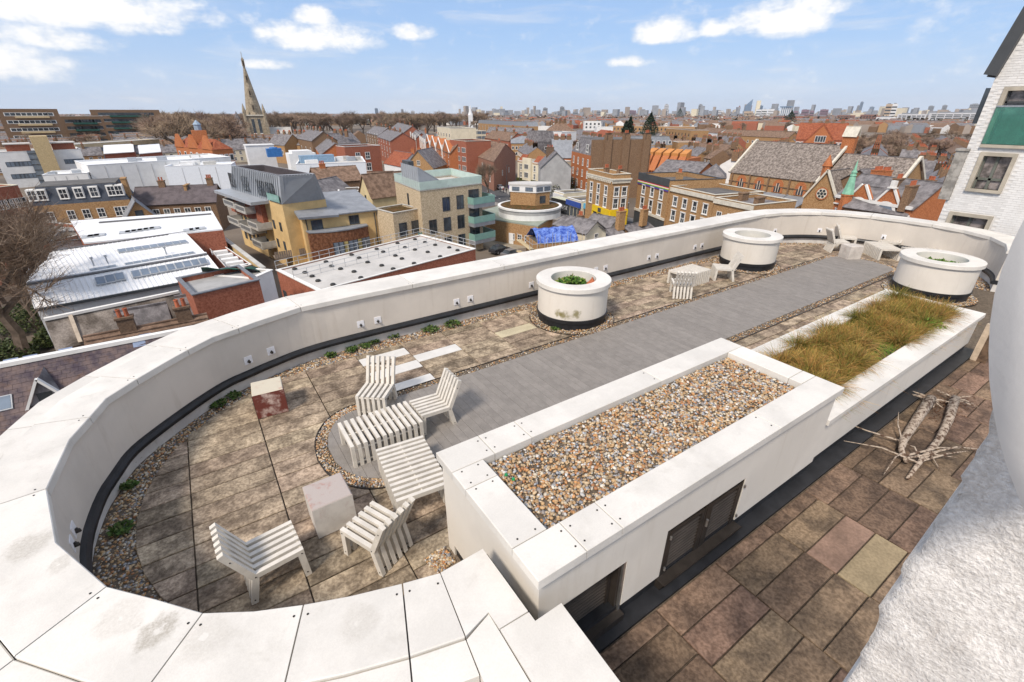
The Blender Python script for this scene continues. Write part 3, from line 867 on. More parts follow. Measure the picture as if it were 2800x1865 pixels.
def grass(n, x0, x1, y0, y1, z0):
    """arching sedge clumps, each with its own tone, over a low green carpet"""
    cs = []
    while len(cs) < 58:
        p = (random.uniform(x0, x1), random.uniform(y0, y1)); drift = abs((p[0] - 9.9) - (p[1] - 2.7) * 1.6) < .55
        if drift and random.random() < .75: continue
        if all(math.hypot(p[0] - q[0], p[1] - q[1]) > .19 for q in cs): cs.append(p)
    cs = np.array(cs); k = len(cs); hs = RNG.uniform(.7, 1.25, k); tone = RNG.random(k)
    low = np.arange(n) < n * .22
    own = RNG.integers(0, k, n)
    off = RNG.normal(0, .075, (n, 2))
    px_ = np.where(low, RNG.uniform(x0 - .03, x1 + .03, n), cs[own, 0] + off[:, 0]); py_ = np.where(low, RNG.uniform(y0 - .03, y1 + .03, n), cs[own, 1] + off[:, 1])
    P = np.stack([np.clip(px_, x0 - .05, x1 + .05), np.clip(py_, y0 - .05, y1 + .05), np.full(n, z0)], 1)
    a = RNG.uniform(0, 2 * np.pi, n); rad = np.where(low, .5, RNG.uniform(.25, 1.25, n))[:, None]
    lean = np.stack([np.cos(a), np.sin(a)], 1) * rad * .75 + off / .075 * .3 + np.array([-.1, -.14])
    L = np.where(low, RNG.uniform(.05, .13, n), RNG.uniform(.24, .46, n) * hs[own])
    T = 5; t = np.linspace(0, 1, T)[None, :, None]
    D = np.concatenate([lean, np.ones((n, 1))], 1); D /= np.linalg.norm(D, axis=1)[:, None]
    drop = np.linalg.norm(lean, axis=1) * .55 + .10
    C = P[:, None, :] + D[:, None, :] * (t * L[:, None, None]); C[..., 2] -= (t[..., 0] ** 2) * (L * drop)[:, None]
    C[..., :2] += (lean * (L * .28)[:, None])[:, None, :] * (t ** 2)
    C[..., 2] = np.maximum(C[..., 2], z0 + .01)
    sidev = np.stack([-D[:, 1], D[:, 0], np.zeros(n)], 1) + RNG.normal(0, .3, (n, 3)); sidev /= np.linalg.norm(sidev, axis=1)[:, None]
    wd = RNG.uniform(.0026, .0048, n)[:, None, None] * (1 - t * .75)
    V = np.stack([C - sidev[:, None] * wd, C + sidev[:, None] * wd], 2).reshape(n, T * 2, 3)
    F = np.array([[2 * i, 2 * i + 1, 2 * i + 3, 2 * i + 2] for i in range(T - 1)])
    rust = np.array([(.40, .215, .06), (.30, .15, .05), (.48, .31, .11), (.20, .11, .045), (.36, .24, .08)]); green = np.array([(.11, .14, .03), (.16, .19, .035), (.08, .11, .025), (.20, .20, .05)]); lush = np.array([(.16, .33, .035), (.20, .40, .045), (.10, .22, .03)])
    pick = RNG.random(n) < (.20 + .58 * tone[own]); c0 = np.where(pick[:, None], rust[RNG.integers(0, 5, n)], green[RNG.integers(0, 4, n)])
    dr = np.abs((P[:, 0] - 9.9) - (P[:, 1] - 2.7) * 1.6) < 1.05
    c0 = np.where(low[:, None], np.where(dr[:, None], lush[RNG.integers(0, 3, n)], green[RNG.integers(0, 4, n)] * .8), c0) * RNG.uniform(.7, 1.3, (n, 1))
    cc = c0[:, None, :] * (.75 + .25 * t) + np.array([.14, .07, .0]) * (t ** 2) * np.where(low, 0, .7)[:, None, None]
    cc = np.repeat(cc[:, :, None, :], 2, 2).reshape(-1, 3)
    return V.reshape(-1, 3), (F[None] + (np.arange(n) * T * 2)[:, None, None]).reshape(-1, 4), np.clip(cc, 0, 1)


v, f, c = grass(62000, TX0 + .15, TX1 - .42, TY0 + TW + .07, TY1 - TW - .03, TZ - .08)
tag(link('tufted_grass', raw_mesh('tufted_grass', v, f, LEAFA, c)), 'brown and green tufted sedge grass growing out of the white trough', 'grass', kind='stuff')
leafy('wild_strawberry', 'bright small leaved green plant at the edge of the grassy trough', 'plant', 500, (11.55, 2.35, TZ - .06), .30, .14, .06, cols=[(.12, .28, .03), (.17, .34, .05), (.08, .2, .03)])

# ---- slatted furniture
PT_, PGAP = .05, .04
def slat_mesh(a, b, w_, h_, up=(0, 0, 1)):
    return MB().bar(a, b, w_, h_, 0, up).mesh('slat', CHAIRW)
def local_bar(name, a, b, depth):
    """bar lying in the xz plane"""
    a = Vector(a); b = Vector(b); d = (b - a).normalized(); n = Vector((-d.z, 0, d.x)) * depth / 2; t = Vector((0, PT_ / 2, 0))
    vs = [a - n - t, a + n - t, b + n - t, b - n - t, a - n + t, a + n + t, b + n + t, b - n + t]
    return MB().add(vs, [(0, 1, 2, 3), (7, 6, 5, 4), (0, 4, 5, 1), (1, 5, 6, 2), (2, 6, 7, 3), (3, 7, 4, 0)]).mesh(name, CHAIRW)
CH = {'seat_slat': local_bar('seat_slat', (.262, 0, .372), (-.215, 0, .352), .062),
      'back_slat': local_bar('back_slat', (-.225, 0, .335), (-.43, 0, .80), .062),
      'front_leg': local_bar('front_leg', (.228, 0, .341), (.245, 0, .0), .066),
      'rear_leg': local_bar('rear_leg', (-.222, 0, .331), (-.30, 0, .0), .066)}
ROD = MB().tube([(0, -.235, 0), (0, .235, 0)], .013, 6).mesh('tie_rod', CHAIRW)
BOLT = MB().tube([(0, -.254, 0), (0, .254, 0)], .008, 6).mesh('bolt', LAMPD)


def chair(x, y, ang, label):
    t = empty('slatted_chair', (x, y, .002), label, 'chair', 'slatted white garden chairs', R(ang))
    for i in range(6):
        yy = (i - 2.5) * .09
        for nm, me in CH.items(): link(nm, me, t, (0, yy, 0))
    for p in ((.24, 0, .36), (-.22, 0, .35), (-.36, 0, .64), (.235, 0, .08)): link('tie_rod', ROD, t, p)
    for p in ((.235, 0, .355), (-.22, 0, .345), (-.375, 0, .68), (.24, 0, .06), (-.29, 0, .05)): link('bolt', BOLT, t, p)
    return t


TPR = {}
def table(x, y, ang, label, L=1.09, W=.68, H=.40):
    t = empty('slatted_table', (x, y, .002), label, 'table', 'low slatted white tables', R(ang))
    n = 12; pit = (L - PT_) / (n - 1)
    if 'top' not in TPR:
        TPR['top_slat'] = local_bar('top_slat', (-W / 2, 0, H - .031), (W / 2, 0, H - .031), .062)
        TPR['leg'] = local_bar('leg', (0, 0, H - .063), (0, 0, 0), .066)
        TPR['rod'] = MB().tube([(0, -L / 2 + .03, 0), (0, L / 2 - .03, 0)], .013, 6).mesh('tie_rod', CHAIRW); TPR['top'] = 1
    for i in range(n):
        yy = -L / 2 + PT_ / 2 + i * pit
        link('top_slat', TPR['top_slat'], t, (0, yy, 0))
        for s_ in (-1, 1): link('leg', TPR['leg'], t, (s_ * (W / 2 - .034), yy, 0))
    for p in ((-W / 2 + .034, 0, .3), (W / 2 - .034, 0, .3), (0, 0, H - .035), (-W / 2 + .034, 0, .08), (W / 2 - .034, 0, .08)): link('tie_rod', TPR['rod'], t, p)
    return t


chair(1.79, 6.82, -129, 'white slatted chair facing the camera behind the nearest low table')
chair(2.38, 5.90, 180, 'white slatted chair standing on the deck beside the nearest low table')
chair(-.21, 4.34, 4, 'nearest white slatted chair with the curved coping in front of it')
chair(.80, 4.03, 116, 'white slatted chair seen from behind, between the pinkish cube and the plant room')
table(1.53, 5.85, 90, 'low white slatted table on the rounded end of the deck')
table(1.54, 4.70, -6, 'low white slatted table pushed up to the plant room wall')
chair(10.72, 7.50, 48, 'white slatted chair seen from behind in front of the middle low table')
chair(12.95, 7.72, 138, 'white slatted chair in profile before the middle round planter')
table(11.82, 8.07, 90, 'middle low white slatted table near the long parapet')
chair(19.30, 7.25, -42, 'white slatted chair at the far end, next to the far concrete cube')
chair(20.25, 7.35, -60, 'white slatted chair against the far parapet, left of the far low table')
table(19.85, 6.05, -43, 'low white slatted table standing between the far cube and the right round planter')
chair(21.0 - .30, 6.15, 172, 'white slatted chair with its raked back towards the white brick house')
table(20.35, 5.00, 48, 'far low white slatted table half hidden behind the right round planter', L=1.09)
chair(20.62, 4.42, 140, 'white slatted chair mostly hidden behind the right round planter')


def cube(x, y, ang, label, m, m2=None, s_=.47):
    t = empty('concrete_cube_stool', (x, y, .001), label, 'stool', 'concrete cube stools', R(ang))
    h = s_ / 2; e = .012
    mb = MB(); mb.add([(-h + e, -h + e, 0), (h - e, -h + e, 0), (h - e, h - e, 0), (-h + e, h - e, 0), (-h, -h, e), (h, -h, e), (h, h, e), (-h, h, e), (-h, -h, s_ - e), (h, -h, s_ - e), (h, h, s_ - e), (-h, h, s_ - e), (-h + e, -h + e, s_), (h - e, -h + e, s_), (h - e, h - e, s_), (-h + e, h - e, s_)],
           [(3, 2, 1, 0), (12, 13, 14, 15)] + [(a * 4 + i, a * 4 + (i + 1) % 4, a * 4 + 4 + (i + 1) % 4, a * 4 + 4 + i) for a in range(3) for i in range(4)])
    mats_ = [m, m2 or m]
    for k in range(len(mb.m)):
        if m2 and k >= 2 + 4 and k < 2 + 8: mb.m[k] = 1
    b = link('block', mb.mesh('block', mats_), t)
    return t


cube(.27, 7.83, -5, 'concrete cube stool with dark red stained sides near the curved parapet', mat('pale_cube_top', (.62, .57, .46), .85, .12, 5, .2, 60, col2=(.45, .25, .2), lo=.58, hi=.8), CUBER)
cube(.49, 4.78, 1, 'pinkish weathered concrete cube stool beside the nearest low tables', mat('pink_cube', (.50, .44, .41), .9, .16, 7, .25, 60, col2=(.36, .20, .17), lo=.50, hi=.75), mat('cube_side', (.56, .53, .49), .9, .1, 4, .2, 60, dirt=.5, dirt_col=(.30, .13, .11), dirt_scale=(3, 3, 2)))
cube(18.70, 6.56, -29, 'plain concrete cube stool at the far end of the deck', CUBE)

# ---- wall lights in pairs on the parapet
def wall_light(p, n, label):
    t = empty('wall_light', p, label, 'light', 'square wall lights in the parapet', math.atan2(n[1], n[0]))
    link('plate', WL_PLATE, t); link('lamp', WL_LAMP, t); return t
WL_PLATE = MB().box(-.012, .0, -.075, .075, -.075, .075).mesh('plate', PLATE)
WL_LAMP = MB().tube([(-.012, 0, -.028), (-.04, 0, -.032), (-.05, 0, -.05)], [.028, .026, .012], 10).tube([(-.012, 0, -.012), (-.035, 0, .005)], .014, 8).mesh('lamp', LAMPD)
ords = ['first', 'second', 'third', 'fourth', 'fifth', 'sixth', 'seventh']
for i, x in enumerate((2.37, 4.71, 6.95, 9.28, 11.54, 13.85)):
    for j, dx in enumerate((0, .38)):
        wall_light((x + dx, 9.42, .49), (0, 1), f'{("left", "right")[j]} one of the {ords[i]} pair of square lights along the straight parapet')
def nearest_path(px_, py_, z=.49):
    best = None
    for p in fine_path:
        q = Vector((p[0] + p[2] * .05, p[1] + p[3] * .05, z)); d = q - Vector((0, 0, CAM_H))
        u = Vector(FW).dot(d); X = 1400 + FPX * Vector(RT).dot(d) / u; Y = 932.5 - FPX * Vector(UP).dot(d) / u
        e = (X - px_) ** 2 + (Y - py_) ** 2
        if best is None or e < best[0]: best = (e, q, (p[2], p[3]))
    return best
for px_, py_, lab in ((680, 978, 'left square light on the curve beyond the red stained cube'), (733, 960, 'right square light on the curve beyond the red stained cube'), (195, 1440, 'upper square light low on the nearest bend of the parapet'), (197, 1500, 'lower square light half hidden by the nearest coping'),
                      (2115, 625, 'square light just right of the middle round planter'), (2237, 622, 'left square light behind the far chairs'), (2268, 624, 'square light behind the leftmost far chair'), (2425, 640, 'square light left of the raked far chair')):
    e, q, n = nearest_path(px_, py_); wall_light((q.x, q.y, q.z), n, lab)

# ---- cut trees lying in the walkway
BARK = mat('bark', (.17, .10, .065), .9, .4, 18, .8, 40, col2=(.46, .38, .30), lo=.38, hi=.56)
def cut_tree(pix, r0, label, seed):
    rr = random.Random(seed)
    pts = [un(1800 + a / 1.813, 1000 + b / 1.813, z) for a, b, z in pix]
    t = empty('cut_tree', (pts[0].x, pts[0].y, 0), label, 'tree trunk', 'cut trees on the walkway')
    n = len(pts); MB().tube(pts, [r0 * (1 - .72 * i / (n - 1)) for i in range(n)], 10).build('trunk', BARK, t, True)
    mb = MB()
    for k in range(9):                                    # frayed root end
        a = rr.uniform(0, 6.28); d = Vector((math.cos(a) * .25, math.sin(a) * .25, rr.uniform(-.03, .1)))
        mb.tube([pts[0], pts[0] + d * .5, pts[0] + d + Vector((rr.uniform(-.08, .08), rr.uniform(-.08, .08), -.02))], [.02, .014, .004], 5)
    mb.build('roots', BARK, t)
    for k in range(6):                                    # bare whorl of branches at the thin end
        b0 = pts[-2].lerp(pts[-1], rr.random() * .7) if k < 4 else pts[-3].lerp(pts[-2], rr.random())
        a = rr.uniform(0, 6.28); L = rr.uniform(.5, 1.0)
        d = Vector((math.cos(a), math.sin(a), 0)) * L
        e = b0 + d; e.z = rr.uniform(.02, .12); m_ = b0.lerp(e, .5) + Vector((rr.uniform(-.06, .06), rr.uniform(-.06, .06), rr.uniform(.0, .12)))
        MB().tube([b0, m_, e], [.016, .011, .004], 5).build('branch', BARK, t)
    return t
cut_tree([(1350, 165, .08), (1280, 270, .08), (1215, 370, .09), (1205, 420, .1), (1230, 480, .06)], .085, 'shorter cut tree with peeling reddish bark lying in the walkway', 3)
cut_tree([(1470, 165, .07), (1440, 270, .07), (1390, 370, .08), (1310, 460, .09), (1235, 560, .04)], .075, 'longer curved grey cut tree lying in the walkway', 5)
MB_ = MB(); rr = random.Random(9)
lp = []
for _ in range(260):
    a, q = rr.uniform(0, 6.28), rr.random() ** .7
    lp.append((10.1 + rr.gauss(0, .32), 1.36 + rr.gauss(0, .15), .004 + rr.random() * .02, rr.uniform(.012, .03), a))
for (x, y, z, s_, a) in lp:
    c, s2 = math.cos(a) * s_, math.sin(a) * s_
    MB_.add([(x - c, y - s2, z), (x + s2 * .4, y - c * .4, z + .004), (x + c, y + s2, z), (x - s2 * .4, y + c * .4, z + .006)], [(0, 1, 2, 3)])
tag(MB_.build('dead_leaves', mat('dead_leaf', (.11, .05, .025), .9, .4, 30)), 'scatter of dead brown leaves round the cut tree roots', 'leaves', kind='stuff')

# ---- gate and dark boards at the end of the walkway
gate = empty('timber_gate', (13.5, 1.2, 0), 'brown timber gate leaf with a pale edge at the end of the walkway', 'gate')
WOODB = mat('brown_wood', (.10, .065, .042), .7, .3, 8, .2, 40, col2=(.17, .11, .07)); WOODP = mat('pale_wood', (.52, .42, .31), .8, .15, 8)
ga, gb = un(2622, 1000, 0), un(2660, 1000, 0)
gtop = 1.05
MB().box(12.62, 12.70, 1.60, 1.70, 0, .80).build('post', WOODP, gate)
MB().box(12.62, 12.72, 1.45, 1.595, 0, .82).build('leaf_edge', WOODB, gate)
for k in range(6): MB().box(12.75 + k * .26, 12.99 + k * .26, -.6, 1.42, .006, .03).build('threshold_board', WOODB, gate)

# ---- the rough white wall and the smooth white fitting beside the camera
edge_d = .62
az = R(4.39)
ex, ey = edge_d * math.cos(az), edge_d * math.sin(az)
mbw = MB(); rr = random.Random(21)
nz, nx_ = 130, 60
dirx = Vector((.05, -1.0)).normalized()
def rough(u, z): return .0025 * math.sin(z * 19 + 2 * math.sin(u * 9)) + .0012 * math.sin(z * 77 + u * 60) + rr.uniform(-.0022, .0022)
back = Vector((1.0, -.02)).normalized()
grid = []
for iz in range(nz + 1):
    z = 3.4 + (CAM_H + .35 - 3.4) * iz / nz
    row = []
    for iu in range(nx_ + 1):
        u = iu / nx_ * .75; q = rough(u, z)
        e = Vector((ex, ey)) + dirx * u - back * (q if iu else q * .4) + (dirx * (-q * 1.3) if iu == 0 else Vector((0, 0)))
        row.append((e.x, e.y, z))
    e0 = row[0]; row = [(e0[0] + .35, e0[1] + .012, z)] + row
    grid.append(row)
k = len(grid[0])
mbw.add([p for r_ in grid for p in r_], [(i * k + j, i * k + j + 1, (i + 1) * k + j + 1, (i + 1) * k + j) for i in range(nz) for j in range(k - 1)])
tag(mbw.build('rough_wall', ROUGHW, None, True), 'rough white masonry wall very close on the right', 'wall')
# a smooth plastered fin with a rounded edge in front of that wall
fin_px = [(2830, 520), (2800, 585), (2768, 650), (2738, 725), (2716, 800), (2704, 880), (2700, 960), (2702, 1040), (2712, 1120), (2728, 1205), (2752, 1285), (2790, 1385), (2830, 1480), (3050, 1480), (3050, 520)]
f0 = [at(x, y, .44) for x, y in fin_px]; back_ = Vector((.98, -.12, 0)) * .10
cn = sum(f0, Vector((0, 0, 0))) / len(f0); nn = len(f0)
lay = [(f0, .965, 0.0), (f0, .99, .04), (f0, 1.0, .15), (f0, 1.0, 1.0)]
fm = MB(); fm.v = [tuple(cn + (p - cn) * k + back_ * b) for (ps, k, b) in lay for p in ps]
for q in range(3):
    for i in range(nn): fm.f.append((q * nn + i, q * nn + (i + 1) % nn, (q + 1) * nn + (i + 1) % nn, (q + 1) * nn + i)); fm.m.append(0)
fm.f.append(tuple(range(nn - 1, -1, -1))); fm.m.append(0)
fin = fm.build('wall_fin', mat('smooth_plaster', (.80, .79, .77), .7, .03, 6, .02, 60, .2, dirt=.1, dirt_col=(.50, .47, .43), dirt_scale=(5, 5, 3)), None, True)
tag(fin, 'smooth white plastered fin at the right edge, close to the camera', 'wall')

pp = [un(px_, py_, 0) for px_, py_ in ((1160, 1533), (1214, 1498), (1246, 1535), (1200, 1572))]
gravel('drain_gravel', 'square patch of pebbles in the corner by the plant room', 420, lambda n: np.array([tuple((pp[0].lerp(pp[1], a).lerp(pp[3].lerp(pp[2], a), b)).xy) for a, b in RNG.random((n, 2))]), .04, 1, .0)
# ================================================================ the town: kit of parts
def cA(x, y): return (x / 3.3357, 250 + y / 3.3357)
def cB(x, y): return (600 + x / 3.3357, 250 + y / 3.3357)
def cC(x, y): return (1200 + x / 3.3357, 250 + y / 3.3357)
def cD(x, y): return (1800 + x / 3.3357, 200 + y / 3.3357)
def cE(x, y): return (x / 2.613, 600 + y / 2.613)
def PH(p, h): return un(p[0], p[1], ZG + h)


def brick(name, c1, c2, dirt=.28, **k): return mat(name, tuple(v * 1.35 for v in c1), .9, .2, 5.0, .15, 14, .15, col2=tuple(v * 1.35 for v in c2), lo=.30, hi=.70, dirt=dirt, dirt_col=tuple(v * .55 for v in c1), dirt_scale=(.4, .4, .16), fine=.25, **k)


BR_YEL = brick('yellow_stock_brick', (.28, .16, .075), (.37, .235, .12))
BR_BRN = brick('brown_brick', (.155, .095, .06), (.22, .145, .09))
BR_RED = brick('red_brick', (.245, .085, .053), (.32, .125, .08))
BR_ORG = brick('orange_brick', (.33, .115, .048), (.41, .16, .07), .25)
BR_MOT = brick('mottled_red_brick', (.22, .105, .07), (.30, .16, .115))
BR_DRK = brick('dark_brick', (.11, .075, .055), (.16, .11, .075))
BR_STK = brick('pale_stock_brick', (.40, .31, .20), (.52, .43, .30), .3)
BR_BUF = brick('buff_brick', (.44, .33, .18), (.50, .39, .22), .2)
TAN = mat('tan_render', (.60, .43, .21), .9, .08, .6, .05, 30, .15, dirt=.2, dirt_col=(.28, .20, .12), dirt_scale=(.5, .5, .15))
CREAM = mat('cream_paint', (.66, .60, .46), .85, .06, .5, dirt=.25, dirt_col=(.33, .29, .22), dirt_scale=(.5, .5, .2))
WHT = mat('white_paint_wall', (.72, .72, .71), .85, .05, .5, dirt=.2, dirt_col=(.38, .36, .33), dirt_scale=(.5, .5, .2))
GREYW = mat('grey_render', (.36, .36, .36), .9, .1, .5, dirt=.4, dirt_col=(.17, .15, .14), dirt_scale=(.4, .4, .15))
STN = mat('pale_ragstone', (.36, .305, .225), .9, .25, .9, .3, 8, .15, dirt=.6, dirt_col=(.14, .115, .085), dirt_scale=(.25, .25, .1), fine=.3)
STNW = mat('white_stone_trim', (.60, .565, .48), .8, .1, 1.5, dirt=.3, dirt_col=(.3, .26, .2))
SLATE = mat('grey_slate', (.165, .155, .16), .75, .25, .9, .3, 9, .3, col2=(.255, .24, .245), dirt=.3, dirt_col=(.075, .06, .05), dirt_scale=(.6, .6, .6), fine=.3)
SLATEP = mat('purple_slate_tile', (.065, .05, .062), .8, .25, 1.2, .3, 20, .25, rnd=.45, hue=.04, col2=(.115, .09, .08), dirt=.55, dirt_col=(.15, .10, .035), dirt_scale=(.45, .45, .45))
TILEB = mat('brown_roof_tile', (.205, .135, .095), .85, .25, 1.2, .35, 10, .2, col2=(.29, .195, .14), dirt=.3, dirt_col=(.08, .06, .045), dirt_scale=(.6, .6, .6), fine=.35)
TILER = mat('red_roof_tile', (.30, .085, .045), .85, .2, 1.2, .35, 10, .2, col2=(.36, .12, .06), dirt=.3, fine=.3)
CHSLATE = mat('church_slate', (.23, .195, .17), .85, .3, 1.9, .4, 3.5, .2, col2=(.37, .32, .28), dirt=.35, dirt_col=(.10, .078, .065), dirt_scale=(.9, .9, .9), fine=.55)
ROOFW = mat('white_metal_roof', (.78, .79, .80), .5, .04, .25, dirt=.16, dirt_col=(.40, .38, .36), dirt_scale=(.3, .12, .3))
ROOFWD = mat('lichened_white_roof', (.76, .77, .78), .55, .05, .25, dirt=.62, dirt_col=(.22, .19, .165), dirt_scale=(.13, .22, .2))
ROOFG = mat('grey_flat_roof', (.34, .34, .335), .9, .12, .5, .05, 20, dirt=.4, dirt_col=(.18, .17, .15), dirt_scale=(.4, .4, .4))
ROOFD = mat('dark_flat_roof', (.12, .115, .11), .9, .2, .6, dirt=.3)
ROOFL = mat('pale_flat_roof', (.50, .485, .46), .85, .08, .4, dirt=.35, dirt_col=(.30, .28, .26), dirt_scale=(.4, .4, .4))
ZINC = mat('zinc_sheet', (.33, .355, .385), .45, .06, .8, spec=.4)
LEAD = mat('lead_roof', (.23, .245, .27), .55, .12, .7, spec=.4)
WEATH = mat('weathered_sheet_roof', (.20, .17, .145), .95, .3, .7, .2, 8, .1, col2=(.34, .30, .265), dirt=.6, dirt_col=(.11, .09, .07), dirt_scale=(.6, .6, .6), fine=.4)
SEDUM = mat('sedum_roof', (.10, .10, .035), .95, .4, 1.5, .4, 10, .1, col2=(.17, .085, .04), fine=.4)
COPPER = mat('green_copper', (.22, .46, .33), .6, .12, 1.2)
TIMBER = mat('red_timber_cladding', (.20, .085, .045), .8, .3, 3.0, .1, 10, .2, col2=(.28, .13, .07))
TRIM = mat('white_trim', (.74, .73, .70), .7, .05, 1)
DKTRIM = mat('dark_grey_trim', (.06, .065, .07), .5, .1, 1, spec=.4)
POTS = mat('chimney_pot', (.40, .12, .06), .85, .15, 3, rnd=.15)
GLASS = mat('window_glass', (.045, .055, .065), .06, .35, .6, spec=.6, rnd=.4)
GLASSB = mat('sky_glass', (.16, .20, .25), .12, .15, .5, spec=.6)
GLASSG = mat('green_balcony_glass', (.20, .36, .32), .15, .06, .8, spec=.5)
CONC = mat('pale_concrete', (.46, .45, .42), .9, .1, .8, dirt=.4, dirt_col=(.22, .2, .17), dirt_scale=(.6, .6, .2))
ASPH = mat('asphalt', (.075, .075, .078), .9, .15, .3, .2, 12)
PAVE = mat('pavement', (.24, .225, .205), .9, .12, .5, .1, 6)
GROUND = mat('town_ground', (.15, .12, .095), .95, .35, .012, .2, .4, col2=(.23, .19, .15), dirt=.5, dirt_col=(.11, .065, .05), dirt_scale=(.006, .006, .006))
OCC = []                                            # footprints taken (centre, radius)


def win_mesh(kind):
    k = 'w_' + kind
    if k in MATS: return MATS[k]
    mb = MB()
    t = .09
    if kind in ('sash', 'brown', 'yellowsash'):
        mb.box(-.5, -.5 + t, -.07, .03, 0, 1); mb.box(.5 - t, .5, -.07, .03, 0, 1); mb.box(-.5 + t, .5 - t, -.07, .03, 0, .06); mb.box(-.5 + t, .5 - t, -.07, .03, .94, 1)
        mb.box(-.5 + t, .5 - t, -.045, .02, .48, .53); mb.box(-.03, .03, -.035, .02, .06, .48); mb.box(-.03, .03, -.035, .02, .53, .94)
        mb.box(-.56, .56, -.14, .03, -.05, 0); mb.box(-.5 + t, .5 - t, -.012, .02, .06, .94, 1)
        ms = [TRIM, GLASS]
    elif kind == 'surround':                           # sash in a heavy white surround with hood
        mb.box(-.62, -.5, -.10, .03, 0, 1.05); mb.box(.5, .62, -.10, .03, 0, 1.05); mb.box(-.68, .68, -.16, .03, 1.05, 1.13); mb.box(-.68, .68, -.16, .03, -.08, 0); mb.box(-.5, .5, -.10, .03, 1.0, 1.05)
        mb.box(-.5, -.43, -.05, .03, 0, 1); mb.box(.43, .5, -.05, .03, 0, 1); mb.box(-.43, .43, -.05, .02, .48, .53); mb.box(-.43, .43, -.05, .02, 0, .05); mb.box(-.03, .03, -.035, .02, .05, .48)
        mb.box(-.43, .43, -.012, .02, .05, 1, 1); ms = [TRIM, GLASS]
    elif kind == 'dark':
        mb.box(-.5, -.44, -.05, .03, 0, 1); mb.box(.44, .5, -.05, .03, 0, 1); mb.box(-.44, .44, -.05, .03, 0, .04); mb.box(-.44, .44, -.05, .03, .96, 1); mb.box(-.02, .03, -.045, .02, .04, .96)
        mb.box(-.44, .44, -.012, .02, .04, .96, 1); ms = [DKTRIM, GLASS]
    elif kind == 'strip':
        mb.box(-.5, .5, -.05, .03, 0, .06); mb.box(-.5, .5, -.05, .03, .94, 1)
        for q in (-.5, -.25, 0, .25, .47): mb.box(q, q + .03, -.05, .03, .06, .94)
        mb.box(-.49, .49, -.012, .02, .06, .94, 1); ms = [TRIM, GLASS]
    elif kind == 'dstrip':
        mb.box(-.5, .5, -.05, .03, 0, .06); mb.box(-.5, .5, -.05, .03, .94, 1)
        for q in (-.5, -.25, 0, .25, .47): mb.box(q, q + .03, -.05, .03, .06, .94)
        mb.box(-.49, .49, -.012, .02, .06, .94, 1); ms = [DKTRIM, GLASSB]
    elif kind == 'far':
        mb.box(-.5, .5, -.04, .03, 0, 1, 0); mb.box(-.36, .36, -.05, -.01, .12, .9, 1); ms = [TRIM, GLASS]
    elif kind == 'fardark':
        mb.box(-.5, .5, -.04, .03, 0, 1, 1); mb.box(-.5, .5, -.08, .03, -.06, 0, 0); ms = [TRIM, GLASS]
    elif kind == 'arch':                               # pointed triple light in a red brick arch
        n = 10; out = [(-.62, 0), (.62, 0), (.62, .55)] + [(.62 * math.cos(a), .55 + .62 * math.sin(a)) for a in np.linspace(0, math.pi, n)][1:-1] + [(-.62, .55)]
        mb.add([(p[0], -.10, p[1]) for p in out] + [(p[0], .03, p[1]) for p in out], [tuple(range(len(out)))] + [(i, len(out) + i, len(out) + (i + 1) % len(out), (i + 1) % len(out)) for i in range(len(out))], 0)
        for cx, w_, hh in ((-.28, .18, .55), (0, .18, .85), (.28, .18, .55)):
            mb.box(cx - w_ / 2, cx + w_ / 2, -.13, -.02, .04, hh, 1)
        mb.box(-.12, -.17, -.15, .0, .04, .8, 2); mb.box(.12, .17, -.15, .0, .04, .8, 2)
        ms = [BR_ORG, GLASS, STNW]
    elif kind == 'skylight':
        mb.box(-.5, .5, 0, 1, 0, .10, 0); mb.box(-.42, .42, .07, .93, .10, .115, 1); ms = [mat('skylight_frame', (.40, .42, .44), .5), GLASSB]
    MATS[k] = mb.mesh('window', ms)
    return MATS[k]


def put_win(root, kind, p, ang, w, h, name='window'):
    o = parent_origin(root)
    return link(name, win_mesh(kind), root, (p.x - o.x, p.y - o.y, p.z - o.z), ang, (w, 1, h))


def face_windows(root, a, b, cols, rows, z0, dz, w, h, kind, u0=0.0, u1=1.0, skip=()):
    """a grid of windows on the wall from a to b (left to right seen from outside)"""
    d = Vector((b.x - a.x, b.y - a.y, 0)); ang = math.atan2(d.y, d.x)
    for r in range(rows):
        for c in range(cols):
            if (r, c) in skip: continue
            t = u0 + (u1 - u0) * ((c + .5) / cols)
            p = Vector((a.x + d.x * t, a.y + d.y * t, ZG + z0 + r * dz))
            put_win(root, kind, p, ang, w, h)


CHM = {}
def chimney(root, p, w, d, h, pots, m=None, ang=0.0):
    """stack with a corbelled cap and a row of pots"""
    key = (round(w, 1), round(d, 1), round(h, 1), pots, m.name if m else '')
    if key not in CHM:
        mb = MB(); mb.box(-w / 2, w / 2, -d / 2, d / 2, -1.2, h); mb.box(-w / 2 - .08, w / 2 + .08, -d / 2 - .08, d / 2 + .08, h, h + .18)
        c = mb.mesh('chimney', m or BR_BRN)
        pm = MB().lathe([(.13, 0), (.11, .35), (.14, .42), (.10, .45), (.10, .3)], 8).mesh('chimney_pot', POTS)
        CHM[key] = (c, pm)
    c, pm = CHM[key]; o = parent_origin(root)
    ch = link('chimney', c, root, (p.x - o.x, p.y - o.y, p.z - o.z), ang)
    for i in range(pots):
        u = (i - (pots - 1) / 2) * (w * .85 / max(1, pots)); link('chimney_pot', pm, ch, (u, 0, h + .18), 0, (1.3, 1.3, 1.5))
    return ch


